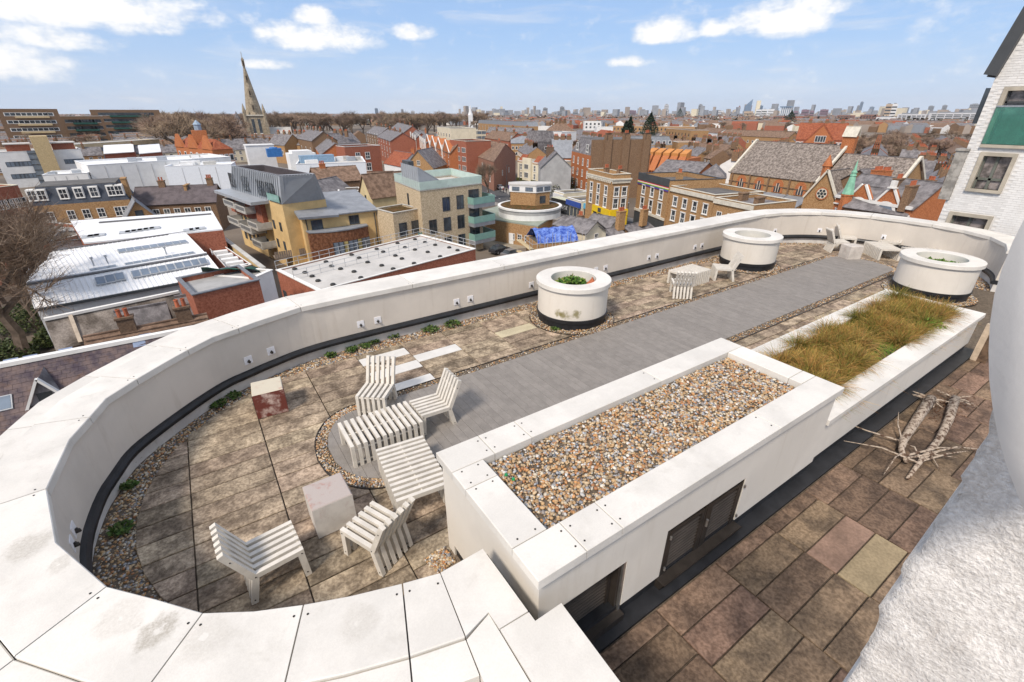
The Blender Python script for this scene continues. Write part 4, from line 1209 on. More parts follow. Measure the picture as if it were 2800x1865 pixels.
def rect(pts, h, depth=None):
    """footprint corners (counter-clockwise, first edge faces the camera) from pixels at height h"""
    q = [PH(p, h) for p in pts]
    if len(q) == 2:
        a, b = q; d = (b - a); n = Vector((-d.y, d.x, 0)).normalized()
        return [a, b, b + n * depth, a + n * depth]
    a, b, c = q
    if depth:                                          # square the building up on its long face
        d = (b - a).normalized(); n = Vector((-d.y, d.x, 0)); return [a, b, b + n * depth, a + n * depth]
    return [a, b, c, a + c - b]


def occ(pts):
    c = sum((Vector(p[:2]) for p in pts), Vector((0, 0))) / len(pts); OCC.append((c, max((Vector(p[:2]) - c).length for p in pts)))


def xyz(p, z): return Vector((p.x, p.y, z))


def body_wall(root, q, h, m, base=0.0, name='wall'):
    return MB().prism([(p.x, p.y) for p in q], ZG + base, ZG + h).build(name, m, root)


def flat_roof(root, q, h, m, up=.5, trim=None, cap=True, wm=None):
    """parapet with a coping and the sunk roof behind it"""
    c = sum(q, Vector((0, 0, 0))) / len(q)
    ins = [c + (p - c) * (1 - .35 / max((p - c).length, 1)) for p in q]
    z = ZG + h
    MB().prism([(p.x, p.y) for p in ins], z - .2, z + .03).build('roof', m, root)
    if up:
        mb = MB(); n = len(q)
        for i in range(n):
            j = (i + 1) % n
            mb.add([xyz(q[i], z), xyz(q[j], z), xyz(ins[j], z), xyz(ins[i], z), xyz(q[i], z + up), xyz(q[j], z + up), xyz(ins[j], z + up), xyz(ins[i], z + up)],
                   [(0, 1, 5, 4), (2, 3, 7, 6), (4, 5, 6, 7)])
        mb.build('parapet', wm or trim or TRIM, root)
        if cap:
            mb = MB(); out = [c + (p - c) * (1 + .12 / max((p - c).length, 1)) for p in q]; in2 = [c + (p - c) * (1 - .45 / max((p - c).length, 1)) for p in q]
            for i in range(n):
                j = (i + 1) % n
                mb.add([xyz(out[i], z + up), xyz(out[j], z + up), xyz(in2[j], z + up), xyz(in2[i], z + up), xyz(out[i], z + up + .1), xyz(out[j], z + up + .1), xyz(in2[j], z + up + .1), xyz(in2[i], z + up + .1)],
                       [(0, 1, 5, 4), (2, 3, 7, 6), (4, 5, 6, 7), (3, 2, 1, 0)])
            mb.build('coping', trim or TRIM, root)


def gable_roof(root, q, h, rise, m, wm, along=0, over=.3, th=.14):
    """ridge parallel to edge 0 (along=0) or to edge 1 (along=1); gable ends in the wall material"""
    if along: q = q[1:] + q[:1]
    a, b, c, d = q; z = ZG + h
    r0, r1 = (a + d) / 2, (b + c) / 2
    ax = (b - a).normalized(); nx_ = (a - d).normalized()
    k = rise / ((a - d).length / 2)
    lo = .0
    A0, B0 = a - ax * over + nx_ * over, b + ax * over + nx_ * over
    C0_, D0_ = c + ax * over - nx_ * over, d - ax * over - nx_ * over
    R0, R1 = r0 - ax * over, r1 + ax * over
    ze = z - over * k; zr = z + rise
    mb = MB(); mb.slab([xyz(A0, ze), xyz(B0, ze), xyz(R1, zr), xyz(R0, zr)], th); mb.slab([xyz(R0, zr), xyz(R1, zr), xyz(C0_, ze), xyz(D0_, ze)], th)
    rf = mb.build('roof', m, root)
    mb.v, mb.f, mb.m = [], [], []
    MB().add([xyz(a, z), xyz(d, z), xyz(r0, zr - .1)], [(0, 2, 1)]).build('gable', wm, root); MB().add([xyz(b, z), xyz(c, z), xyz(r1, zr - .1)], [(0, 1, 2)]).build('gable', wm, root)
    MB().bar(xyz(R0, zr + .03), xyz(R1, zr + .03), .22, .10).build('ridge', TILEB if m is TILEB else SLATE, root)
    return rf, xyz(r0, zr), xyz(r1, zr)


def hip_roof(root, q, h, rise, m, over=.3, inset=.45):
    z = ZG + h; c = sum(q, Vector((0, 0, 0))) / 4
    a, b, cc, d = [c + (p - c) * (1 + over / (p - c).length) for p in q]
    if (b - a).length >= (cc - b).length: r0 = a.lerp(d, .5).lerp(b.lerp(cc, .5), inset * (cc - b).length / (b - a).length); r1 = b.lerp(cc, .5).lerp(a.lerp(d, .5), inset * (cc - b).length / (b - a).length); pl = [(a, b, r1, r0), (cc, d, r0, r1), (b, cc, r1), (d, a, r0)]
    else: r0 = a.lerp(b, .5).lerp(d.lerp(cc, .5), inset * (b - a).length / (cc - b).length); r1 = d.lerp(cc, .5).lerp(a.lerp(b, .5), inset * (b - a).length / (cc - b).length); pl = [(b, cc, r1, r0), (d, a, r0, r1), (a, b, r0), (cc, d, r1)]
    mb = MB()
    for f in pl: mb.slab([xyz(p, z - .1 + (rise if p in (r0, r1) else 0)) for p in f], .12)
    return mb.build('roof', m, root)


def mansard(root, q, h, rise, inset, m, top=None):
    z = ZG + h; c = sum(q, Vector((0, 0, 0))) / len(q); n = len(q)
    ins = [c + (p - c) * (1 - inset * 1.3 / (p - c).length) for p in q]
    mb = MB().add([xyz(p, z) for p in q] + [xyz(p, z + rise) for p in ins], [(i, (i + 1) % n, n + (i + 1) % n, n + i) for i in range(n)])
    mb.build('roof', m, root); MB().prism([(p.x, p.y) for p in ins], z + rise - .1, z + rise + .12).build('roof_top', top or ROOFD, root)
    return ins


def bld(name, label, pts, h, wall, depth=None, cat='building', group=None, roof='flat', rise=3.0, rmat=None, along=0, wins=(), trim=None, up=.5, chims=(), base=0.0, over=.3, q=None, inset=1.0, noocc=False):
    """one building: pixels of its eaves line at height h (metres above the street)"""
    q = q or rect(pts, h, depth)
    c = sum(q, Vector((0, 0, 0))) / len(q)
    root = empty(name, (c.x, c.y, ZG), label, cat, group)
    if not noocc: occ(q)
    body_wall(root, q, h, wall, base)
    if roof == 'flat': flat_roof(root, q, h, rmat or ROOFG, up, trim, wm=wall)
    elif roof == 'gable': gable_roof(root, q, h, rise, rmat or SLATE, wall, along, over)
    elif roof == 'hip': hip_roof(root, q, h, rise, rmat or SLATE)
    elif roof == 'mansard': mansard(root, q, h, rise, inset, rmat or SLATE)
    n = len(q)
    for w_ in wins:
        f = w_[0]; face_windows(root, q[f], q[(f + 1) % n], *w_[1:])
    for ch in chims:                                   # (u, v in the footprint, z, width, depth, height, pots, material)
        u, v, z, cw_, cd_, hh, pots = ch[:7]
        p = q[0] + (q[1] - q[0]) * u + (q[-1] - q[0]) * v
        chimney(root, xyz(p, ZG + z), cw_, cd_, hh, pots, ch[7] if len(ch) > 7 else wall, math.atan2((q[1] - q[0]).y, (q[1] - q[0]).x) + (math.pi / 2 if len(ch) > 8 else 0))
    return root, q


def tile_field(root, a, b, c, d, tw, th_, m, name='slate', keep=300, lift=.02):
    """overlapping slates on the slope a-b (eave, left to right) to d-c (ridge); the nearest ones are objects, the rest one mesh"""
    L = (b - a).length; Hh = (d - a).length; nx_ = int(L / tw); ny = int(Hh / th_)
    ux = (b - a).normalized(); uy = (d - a).normalized(); nn = ux.cross(uy).normalized()
    if nn.z < 0: nn = -nn
    rot = Matrix((ux, uy, nn)).transposed().to_4x4()
    me = MB().add([(0, 0, .02), (tw - .012, 0, .02), (tw - .012, th_ * 1.12, 0), (0, th_ * 1.12, 0), (0, 0, 0), (tw - .012, 0, 0)], [(0, 1, 2, 3), (4, 5, 1, 0), (4, 0, 3), (5, 2, 1)]).mesh(name, m)
    cells = []
    for j in range(ny):
        for i in range(nx_ + 1):
            p = a + ux * ((i - (.5 if j % 2 else 0)) * tw) + uy * (j * th_) + nn * (lift + random.uniform(0, .012))
            cells.append(p)
    ce = Vector((0, 0, CAM_H))
    vis = sorted(cells, key=lambda p: (p - ce).length if VIS(p) else 1e9 + (p - ce).length)
    o = parent_origin(root)
    for p in vis[:keep]:
        ob = bpy.data.objects.new(name, me); COL.objects.link(ob); ob.parent = root
        ob.matrix_local = Matrix.Translation(p - o) @ rot
    if len(vis) > keep:
        bv = np.array([v.co[:] for v in me.vertices]); r3 = np.array(rot.to_3x3()); V = []; mb = MB()
        fs = [tuple(f.vertices) for f in me.polygons]
        for p in vis[keep:]:
            mb.add((bv @ r3.T + np.array(p)).tolist(), fs)
        tag(mb.build(name + 's', m, root), None, kind='stuff')


def proj(p):
    d = np.array(p) - np.array([0, 0, CAM_H]); u = d @ FW
    return (1400 + FPX * (d @ RT) / u, 932.5 - FPX * (d @ UP) / u) if u > .1 else (-1e5, -1e5)


def VIS(p):
    x, y = proj(p); return -20 < x < 2820 and -20 < y < 1880


# ---- bare winter trees --------------------------------------------------------
TWIG = mat('winter_twigs', (.25, .17, .12), .95, .25, .25, rnd=.22, hue=.012, col2=(.32, .235, .165))
TRUNK = mat('tree_bark', (.12, .09, .068), .95, .25, 2, rnd=.15)


def bare_tree_mesh(seed, spread=1.0, twigs=900, depth=4, wig=.35, tw=.022):
    """unit tree about 10 m high: trunk with limbs, and a crown of fine twigs"""
    r_ = random.Random(seed); tr = MB(); tips = []
    def grow(p, d, L, rad, k):
        mid_ = p + d * L * .5 + Vector((r_.uniform(-1, 1), r_.uniform(-1, 1), r_.uniform(-.5, .5))) * L * .07
        e = p + d * L
        tr.tube([p, mid_, e], [rad, rad * .85, rad * .66], 5 if k < 2 else 3, cap=False)
        if k >= depth: tips.append((e, d)); return
        if k >= 2: tips.append((mid_, d))
        n = r_.choice((2, 3, 3)) if k else r_.choice((3, 4, 5))
        for i in range(n):
            a = r_.uniform(0, 6.28); t = r_.uniform(.35, .85) * spread
            o = d.orthogonal().normalized(); o.rotate(Matrix.Rotation(a, 3, d))
            nd = (d * math.cos(t) + o * math.sin(t)); nd.z += .18; nd.normalize()
            grow(e - d * L * r_.uniform(0, .3), nd, L * r_.uniform(.62, .82), rad * .58, k + 1)
    grow(Vector((0, 0, 0)), Vector((r_.uniform(-.06, .06), r_.uniform(-.06, .06), 1)).normalized(), 2.9, .26, 0)
    V, F = [], []
    per = max(1, twigs // max(1, len(tips)))
    for (p, d) in tips:
        for i in range(per):
            q = d + Vector((r_.gauss(0, .55), r_.gauss(0, .55), r_.gauss(.12, .4))); q.normalize(); L = r_.uniform(.5, 1.5)
            b_ = p - d * r_.uniform(0, .8); m_ = b_ + q * L * .55 + Vector((r_.gauss(0, .1), r_.gauss(0, .1), r_.gauss(0, .1))); e = b_ + q * L + Vector((r_.gauss(0, .2), r_.gauss(0, .2), r_.gauss(.05, .15)))
            s_ = q.orthogonal().normalized() * tw; o = len(V)
            V += [b_ - s_, b_ + s_, m_ + s_ * .7, m_ - s_ * .7, e]; F += [(o, o + 1, o + 2, o + 3), (o + 3, o + 2, o + 4)]
            s2 = (m_ + Vector((r_.gauss(0, .35), r_.gauss(0, .35), r_.gauss(.1, .3)))); o = len(V)
            V += [m_ - s_ * .6, m_ + s_ * .6, s2]; F += [(o, o + 1, o + 2)]
    cr = bpy.data.meshes.new('crown'); cr.from_pydata([tuple(v) for v in V], [], F); cr.materials.append(TWIG)
    return tr.mesh('trunk', TRUNK), cr


TREES = [bare_tree_mesh(s, 1.0 + .1 * (s % 3), 1300) for s in range(6)]
NEART = [bare_tree_mesh(40 + s, 1.0, 5200, 5, tw=.011) for s in range(2)]


def bare_tree(p, h, label, group=None, wide=1.0, lib=TREES, k=None, name='bare_tree'):
    tm, cm = lib[random.randrange(len(lib)) if k is None else k]
    t = empty(name, p, label, 'tree', group, random.uniform(0, 6.28)); s_ = h / 10.5
    t.scale = (s_ * wide, s_ * wide, s_)
    link('trunk', tm, t); link('crown', cm, t)
    return t
# ================================================================ ground, streets
gr = MB(); 
gr.box(-9000, 13000, -9000, 13000, ZG - .5, ZG)
tag(gr.build('ground', GROUND), 'brown grey ground under the town', 'ground', kind='structure')


def street(pix, w, name, m, z, label):
    pts = [PH(p, 0).xy for p in pix]; nn = normals(pts); mb = MB()
    for a, b in zip(nn, nn[1:]):
        q = [(a[0] + a[2] * w / 2, a[1] + a[3] * w / 2), (a[0] - a[2] * w / 2, a[1] - a[3] * w / 2), (b[0] - b[2] * w / 2, b[1] - b[3] * w / 2), (b[0] + b[2] * w / 2, b[1] + b[3] * w / 2)]
        mb.prism(q, ZG - .1, ZG + z)
        for t in np.linspace(0, 1, 6): OCC.append((Vector(a[:2]).lerp(Vector(b[:2]), t), w * .6))
    return tag(mb.build(name, m), label, kind='structure')


HS = [cC(1950, 1290), cC(1620, 1215), cC(1320, 1145), cC(1000, 1060), cC(560, 985), cC(420, 900), cB(2040, 705), cB(1560, 500)]
street(HS, 17, 'pavement', PAVE, .12, 'pavement of the high street')
street(HS, 10, 'road', ASPH, .125, 'grey asphalt high street between the shops')
street([cC(700, 1440), cC(560, 1370), cC(520, 1290), cC(1100, 1290)], 10, 'yard', mat('yard_concrete', (.30, .26, .20), .95, .15, .4), .05, 'pale concrete service yard')
mk = MB()
hp = [PH(p, 0).xy for p in HS[2:6]]
for a, b in zip(hp, hp[1:]):
    L = (b - a).length; d = (b - a).normalized(); n = Vector((-d.y, d.x)); s_ = 0
    while s_ < L - 3:
        p = a + d * s_; mk.prism([tuple(p - n * .08), tuple(p + d * 2 - n * .08), tuple(p + d * 2 + n * .08), tuple(p + n * .08)], ZG + .12, ZG + .13); s_ += 5
tag(mk.build('road_marking', TRIM), 'white dashed line on the high street', kind='structure')

# ================================================================ near left: slate roof, outbuildings, white hall
r0, r1 = PH(cE(0, 1035), 10), PH(cE(1225, 800), 10)
ax = (r1 - r0).normalized(); nrm = Vector((ax.y, -ax.x, 0)); rl = r0 - ax * 5; rr_ = r1 + ax * 1.5
e0, e1 = rl + nrm * 6.2, rr_ + nrm * 6.2
q = [xyz(e0, 0), xyz(e1, 0), xyz(rr_ - nrm * 2.2, 0), xyz(rl - nrm * 2.2, 0)]
hs = empty('slate_house', ((rl.x + rr_.x) / 2, (e0.y + rl.y) / 2, ZG), 'old house with a mottled purple slate roof below the left parapet', 'house'); occ(q)
MB().prism([(p.x, p.y) for p in q], ZG, ZG + 5.0).build('wall', BR_YEL, hs)
za, zb = ZG + 5.2, ZG + 9.85
MB().slab([xyz(e0, za), xyz(e1, za), xyz(rr_, zb), xyz(rl, zb)], .15).build('roof', SLATEP, hs)
MB().add([xyz(e0, za - .2), xyz(rl - nrm * 2.2, za - .2), xyz(rl, zb - .2)], [(0, 2, 1)]).build('gable', BR_YEL, hs); MB().add([xyz(e1, za - .2), xyz(rr_ - nrm * 2.2, za - .2), xyz(rr_, zb - .2)], [(0, 1, 2)]).build('gable', BR_YEL, hs)
MB().slab([xyz(rl, zb), xyz(rr_, zb), xyz(rr_ - nrm * 2.2, za), xyz(rl - nrm * 2.2, za)], .15).build('back_roof', SLATE, hs)
MB().bar(xyz(rl, zb + .1), xyz(rr_, zb + .1), .42, .26).build('ridge_coping', TRIM, hs)
tile_field(hs, xyz(e0, za), xyz(e1, za), xyz(rr_, zb), xyz(rl, zb), .42, .33, SLATEP)
def on_slope(px, t=.0):
    d = ray(*px); o = Vector((0, 0, CAM_H)); n = (xyz(e1, za) - xyz(e0, za)).cross(xyz(rl, zb) - xyz(e0, za)).normalized()
    dv = Vector(d); k = (xyz(e0, za) - o).dot(n) / dv.dot(n); return o + dv * k
dp = on_slope((133, 1095))
MB().add([dp + Vector((-.9, -.1, -.2)), dp + Vector((.9, -.1, -.2)), dp + Vector((0, -.1, 1.5)), dp + Vector((-.9, 2.2, -.2)), dp + Vector((.9, 2.2, -.2)), dp + Vector((0, 2.2, 1.5))], [(0, 1, 2), (0, 2, 5, 3), (1, 4, 5, 2)]).build('dormer', SLATE, hs)
MB().bar(dp + Vector((-1.05, -.16, -.25)), dp + Vector((0, -.16, 1.62)), .14, .26, up=(0, 1, 0)).bar(dp + Vector((1.05, -.16, -.25)), dp + Vector((0, -.16, 1.62)), .14, .26, up=(0, 1, 0)).build('bargeboard', TRIM, hs)
MB().box(dp.x - .35, dp.x + .35, dp.y - .14, dp.y - .08, dp.z - .1, dp.z + .65).build('dormer_window', GLASS, hs)
sp = on_slope((10, 1125)); put_win(hs, 'skylight', sp, 0, .9, 1.2, 'skylight').rotation_euler = (math.atan2(zb - za, 6.2), 0, 0)
for px in ((32, 1000), (182, 970), (85, 990), (383, 948), (400, 930)):
    s2 = on_slope(px); hb = MB().add([(-.35, 0, .05), (.35, 0, .05), (.35, .5, .05), (-.35, .5, .05)], [(0, 1, 2, 3)]).mesh('patch', mat('blue_slate_patch', (.20, .25, .36), .6, .1, 2))
    o = link('slate_patch', hb, hs, s2 - hs.location); o.rotation_euler = (math.atan2(zb - za, 6.2), 0, 0)

bq = [Vector((-9.6, 43.4, 0)), Vector((-1.7, 43.4, 0)), Vector((-1.7, 49.6, 0)), Vector((-9.6, 49.6, 0))]
bt, _ = bld('tiled_house', 'low terrace of brown tiled roofs just behind the mottled slate roof', None, 5.6, BR_DRK, q=bq, roof='gable', rise=2.4, rmat=TILEB, cat='house',
            chims=[(.33, .5, 7.6, 1.1, .6, 1.3, 2), (.83, .5, 7.6, 1.1, .6, 1.3, 2)])
for k in range(10): MB().bar(Vector((-9.8, 43.25 + k * .31, ZG + 5.62 + k * .24)), Vector((-1.5, 43.25 + k * .31, ZG + 5.62 + k * .24)), .07, .06).build('tile_course', TILEB, bt)
for (gx_, gy_, lab) in ((-8.2, 51.0, 'small gabled roof lantern with orange cloth in its end window'), (-3.6, 52.4, 'small gabled roof lantern with pale green glazed end')):
    q = [Vector((gx_, gy_, 0)), Vector((gx_ + 3.6, gy_, 0)), Vector((gx_ + 3.6, gy_ + 2.3, 0)), Vector((gx_, gy_ + 2.3, 0))]
    t, _ = bld('roof_lantern', lab, None, 6.0, mat('pale_green_paint', (.45, .52, .46), .8), q=q, roof='gable', rise=1.9, rmat=SLATE, cat='roof lantern', over=.2)
    MB().box(gx_ - .1, gx_ - .03, gy_ + .5, gy_ + 1.8, ZG + 4.6, ZG + 6.6).build('window', GLASS if gx_ > -5 else TERRA, t)
lt = empty('lean_to_shed', (-8, 56, ZG), 'long lean-to shed with a stained weathered roof in front of the white hall', 'shed')
wq = [PH(cE(400, 940), 4.6), PH(cE(1345, 690), 4.6), PH(cE(1280, 522), 7), PH(cE(318, 722), 7)]; occ(wq)
MB().slab([xyz(wq[0], ZG + 4.6), xyz(wq[1], ZG + 4.6), xyz(wq[2], ZG + 7), xyz(wq[3], ZG + 7)], .15).build('roof', WEATH, lt)
MB().prism([(p.x, p.y) for p in wq], ZG, [ZG + 4.4, ZG + 4.4, ZG + 6.8, ZG + 6.8]).build('wall', BR_DRK, lt)
MB().bar(xyz(wq[3], ZG + 7.1), xyz(wq[2], ZG + 7.1), .4, .25).build('coping', TRIM, lt)
MB().bar(xyz(wq[0].lerp(wq[1], .17), ZG + 4.8), xyz(wq[3].lerp(wq[2], .17), ZG + 7.1), .3, .3).build('party_coping', mat('buff_coping', (.5, .42, .33), .8), lt)

# the white hall: two ribbed bays and a big flat bay
hall = empty('white_hall', (-8, 72, ZG), 'long white ribbed metal roofed hall with rows of skylights', 'building')
A1, B1 = PH(cE(250, 640), 7.0), PH(cE(1592, 392), 7.0)
A2, B2 = PH(cE(188, 468), 8.4), PH(cE(1478, 250), 8.4)
A2v, B2v = A2 + Vector((0, 1.6, 0)), B2 + Vector((0, 1.6, 0))
A3, B3 = PH(cE(110, 265), 8.9), PH(cE(1320, 92), 8.9)
MB().slab([xyz(A1, ZG + 7), xyz(B1, ZG + 7), xyz(B2, ZG + 8.4), xyz(A2, ZG + 8.4)], .2).build('front_roof', ROOFW, hall)
MB().slab([xyz(A2v, ZG + 7.9), xyz(B2v, ZG + 7.9), xyz(B3, ZG + 8.9), xyz(A3, ZG + 8.9)], .2).build('middle_roof', ROOFWD, hall)
MB().bar(xyz(A2, ZG + 8.45), xyz(B2, ZG + 8.45), .5, .12).build('ridge_strip', mat('dark_vent_strip', (.12, .12, .125), .6), hall)
MB().bar(xyz(A2, ZG + 8.3) + Vector((0, .5, 0)), xyz(B2, ZG + 8.3) + Vector((0, .5, 0)), .4, .5).build('ridge_flashing', ROOFW, hall)
MB().bar(xyz(A3, ZG + 8.95), xyz(B3, ZG + 8.95), .4, .14).build('ridge_strip', mat('dark_vent_strip', (.12, .12, .125), .6), hall)
MB().prism([(A1.x, A1.y + .3), (B1.x, B1.y + .3), (B3.x, B3.y), (A3.x, A3.y)], ZG, [ZG + 6.75, ZG + 6.75, ZG + 8.5, ZG + 8.5]).build('wall', WHT, hall)
MB().bar(xyz(A1, ZG + 6.9) + Vector((0, -.1, 0)), xyz(B1, ZG + 6.9) + Vector((0, -.1, 0)), .25, .25).build('gutter', DKTRIM, hall)
occ([A1, B1, B3, A3])
for (pa, pb, qa, qb, n, nm) in ((A1, B1, A2, B2, 36, 'front'), (A2v, B2v, A3, B3, 36, 'middle')):
    rib = MB(); zl, zh = (7.0, 8.4) if nm == 'front' else (7.9, 8.9)
    for k in range(n + 1):
        t = k / n; rib.bar(xyz(pa.lerp(pb, t), ZG + zl + .03), xyz(qa.lerp(qb, t), ZG + zh + .03), .06, .06)
    rib.build('ribs', ROOFW, hall)
def on_quad(px, a, b, c):
    o = Vector((0, 0, CAM_H)); n = (b - a).cross(c - a).normalized(); dv = Vector(ray(*px)); k = (a - o).dot(n) / dv.dot(n); return o + dv * k
SKM = None
def skylights(root, pa, pb, n, plane, w, ln):
    a, b, c = plane; n_ = (b - a).cross(c - a).normalized(); n_ = n_ if n_.z > 0 else -n_
    ux = (b - a).normalized(); uy = n_.cross(ux).normalized()
    M = Matrix((ux, uy, n_)).transposed().to_4x4(); o = parent_origin(root)
    p0, p1 = on_quad(pa, a, b, c), on_quad(pb, a, b, c)
    for k in range(n):
        p = p0.lerp(p1, k / max(1, n - 1))
        ob = link('skylight', win_mesh('skylight'), root); ob.matrix_local = Matrix.Translation(p - o) @ M @ Matrix.Diagonal((w, ln, 1.5, 1))
P1 = (xyz(A1, ZG + 7), xyz(B1, ZG + 7), xyz(A2, ZG + 8.4)); P2_ = (xyz(A2v, ZG + 7.9), xyz(B2v, ZG + 7.9), xyz(A3, ZG + 8.9))
skylights(hall, cE(730, 470), cE(868, 440), 3, P1, .85, 1.5); skylights(hall, cE(985, 418), cE(1465, 325), 9, P1, .8, 1.4)
skylights(hall, cE(882, 240), cE(1322, 175), 9, P2_, .85, 1.4); skylights(hall, cE(930, 330), cE(1370, 252), 9, P2_, .8, .8); skylights(hall, cE(682, 372), cE(805, 350), 3, P2_, .9, .8)
for (x, y) in ((1190, 250), (672, 330), (772, 315)):
    p = on_quad(cE(x, y), *P2_); MB().tube([p, p + Vector((0, 0, .8))], .08, 6).tube([p + Vector((0, 0, .8)), p + Vector((0, 0, 1.0))], .16, 6).build('vent_pipe', ZINC, hall)
fq = [PH(p, 9.0) for p in (cA(765, 1380), cA(2030, 1252), cA(1935, 1090), cA(642, 1180))]
fh = empty('flat_white_hall', (-6, 88, ZG), 'broad flat white roofed hall behind the ribbed hall', 'building'); occ(fq)
MB().prism([(p.x, p.y) for p in fq], ZG, ZG + 8.8).build('wall', BR_RED, fh); MB().prism([(p.x, p.y) for p in fq], ZG + 8.8, ZG + 9.0).build('roof', ROOFW, fh)
MB().bar(xyz(fq[0], ZG + 9.1) + Vector((.4, 14, 0)), xyz(fq[1], ZG + 9.1) + Vector((-.6, 13, 0)), .6, .12).build('ridge_strip', MATS['dark_vent_strip'], fh)
for (x, y, n, w_) in ((1140, 1290, 6, 1.2), (800, 1330, 3, 1.0), (1720, 1270, 3, 1.2)):
    for k in range(n):
        p = PH(cA(x + k * 55, y - k * 8), 9.0); MB().box(p.x - .6, p.x + .6, p.y - .8, p.y + .8, ZG + 9.0, ZG + 9.16).build('skylight', MATS['skylight_frame'], fh)
gq = [PH(p, 7.5) for p in (cA(470, 1425), cA(745, 1385), cA(720, 1305), cA(555, 1310))]
bld('flat_roof_annex', 'small black edged flat roof annex at the left end of the white halls', None, 7.5, GREYW, q=gq, rmat=ROOFG, trim=DKTRIM)

# small red block, tarpaulin and sloping glasshouse roof beside the hall
rb, rq = bld('red_brick_block', 'small flat roofed red brick block just above the left parapet coping', [cE(1275, 455), cE(1388, 580), cE(1860, 468)], 8.5, BR_RED, rmat=ROOFG, trim=mat('lead_coping', (.16, .17, .19), .6), wins=[(0, 2, 1, 3.5, 3, .9, 1.2, 'sash')])
tz = ZG + 8.9; tp = PH(cE(1700, 400), 8.8)
tarp = MB(); rg = random.Random(4); gN = 9
tv = [(tp.x - 3.0 + 5.2 * i / gN, tp.y + 1.4 + 2.0 * j / 5, tz - .3 + (1.3 - .24 * j) * (1 - i / gN) + .10 * math.sin(i * 1.9) + rg.uniform(-.12, .12)) for j in range(6) for i in range(gN + 1)]
tarp.add(tv, [(j * (gN + 1) + i, j * (gN + 1) + i + 1, (j + 1) * (gN + 1) + i + 1, (j + 1) * (gN + 1) + i) for j in range(5) for i in range(gN)])
to = tarp.build('tarpaulin', mat('green_tarpaulin', (.02, .075, .05), .55, .3, 2), None, True); so = to.modifiers.new('th', 'SOLIDIFY'); so.thickness = .05
tag(to, 'crumpled dark green tarpaulin on the small red brick block', 'tarpaulin')
bld('white_end_house', 'narrow white rendered house end between the red block and the flat roofed brick hall', [(692, 768), (745, 744)], 8.3, WHT, depth=4.5, roof='flat', up=.2, rmat=ROOFG, cat='house')
nq = [PH(p, 6.0) for p in (cE(1640, 385), cE(1800, 340), cE(1590, 195), cE(1490, 212))]
nb, _ = bld('strip_roof_shed', 'narrow grey flat roof with six slanting strip skylights', None, 6.0, BR_RED, q=nq, rmat=ROOFG, up=.3)
for k in range(6):
    p = PH(cE(1535 + k * 36, 215 + k * 26), 6.05); MB().box(p.x - 1.0, p.x + 1.0, p.y - .5, p.y + .4, p.z, p.z + .35).build('skylight', WHT, nb)
yw = empty('yellow_wall', PH(cA(2150, 1420), 0), 'long pale yellow rendered boundary wall beside the narrow skylight roof', 'wall')
ya, yb = PH(cA(2015, 1310), 6.6), PH(cA(2400, 1600), 6.6)
MB().bar(xyz(ya, ZG + 3.2), xyz(yb, ZG + 3.2), .35, 6.4).build('wall', mat('yellow_render', (.55, .43, .22), .9, .1, .6), yw); MB().bar(xyz(ya, ZG + 6.45), xyz(yb, ZG + 6.45), .6, .12).build('coping', CONC, yw)

# ================================================================ tan apartments with the zinc mansard
tan = empty('tan_apartments', (14, 88, ZG), 'tan rendered apartment block with a tall grey zinc mansard storey', 'building')
zb_ = [PH(p, 11) for p in (cB(100, 880), cB(570, 1025), cB(966, 976))]; zb_.append(zb_[0] + zb_[2] - zb_[1])
zt = [PH(p, 15.3) for p in (cB(108, 680), cB(545, 772), cB(872, 756))]; zt.append(zt[0] + zt[2] - zt[1])
occ(zb_)
MB().prism([(p.x, p.y) for p in zb_], ZG, ZG + 10.9).build('wall', TAN, tan)
z0_, z1_ = ZG + 10.9, ZG + 15.3
MB().add([xyz(p, z0_) for p in zb_] + [xyz(p, z1_) for p in zt], [(i, (i + 1) % 4, 4 + (i + 1) % 4, 4 + i) for i in range(4)]).build('zinc_mansard', ZINC, tan)
c_ = sum(zt, Vector((0, 0, 0))) / 4; ti = [c_ + (p - c_) * .82 for p in zt]
MB().add([xyz(p, z1_) for p in zt] + [xyz(p, z1_) for p in ti] + [xyz(p, z1_ - .9) for p in ti], [(i, (i + 1) % 4, 4 + (i + 1) % 4, 4 + i) for i in range(4)] + [(4 + i, 4 + (i + 1) % 4, 8 + (i + 1) % 4, 8 + i) for i in range(4)] + [(8, 9, 10, 11)]).build('roof_well', mat('dark_roof_well', (.07, .06, .065), .9), tan)
MB().add([xyz(p, z1_ + .1) for p in zt] + [xyz(c_ + (p - c_) * .94, z1_ + .1) for p in zt], [(i, (i + 1) % 4, 4 + (i + 1) % 4, 4 + i) for i in range(4)]).build('roof_rim', mat('pale_zinc', (.42, .45, .48), .4), tan)
for f, n in ((0, 26), (1, 12)):
    sm = MB()
    for k in range(1, n):
        t = k / n; a, b = xyz(zb_[f].lerp(zb_[f + 1], t), z0_), xyz(zt[f].lerp(zt[f + 1], t), z1_)
        nv = Vector(((zb_[f + 1] - zb_[f]).y, -(zb_[f + 1] - zb_[f]).x, .3)).normalized() * .03; sm.bar(a + nv * 2, b + nv * 2, .09, .14)
    sm.build('standing_seams', ZINC, tan)
for t in (.08, .14, .36, .43, .66, .73, .82, .9):
    p = xyz(zb_[0].lerp(zb_[1], t), z0_ + .5); d = zb_[1] - zb_[0]; put_win(tan, 'dark', p + Vector((d.y, -d.x, 0)).normalized() * .12, math.atan2(d.y, d.x), 1.5, 2.5)
face_windows(tan, zb_[0], zb_[1], 2, 2, 3.0, 3.2, .9, 1.5, 'dark', .72, .95)
face_windows(tan, zb_[0], zb_[1], 6, 3, 1.6, 3.0, 1.2, 2.0, 'dark', .05, .62)
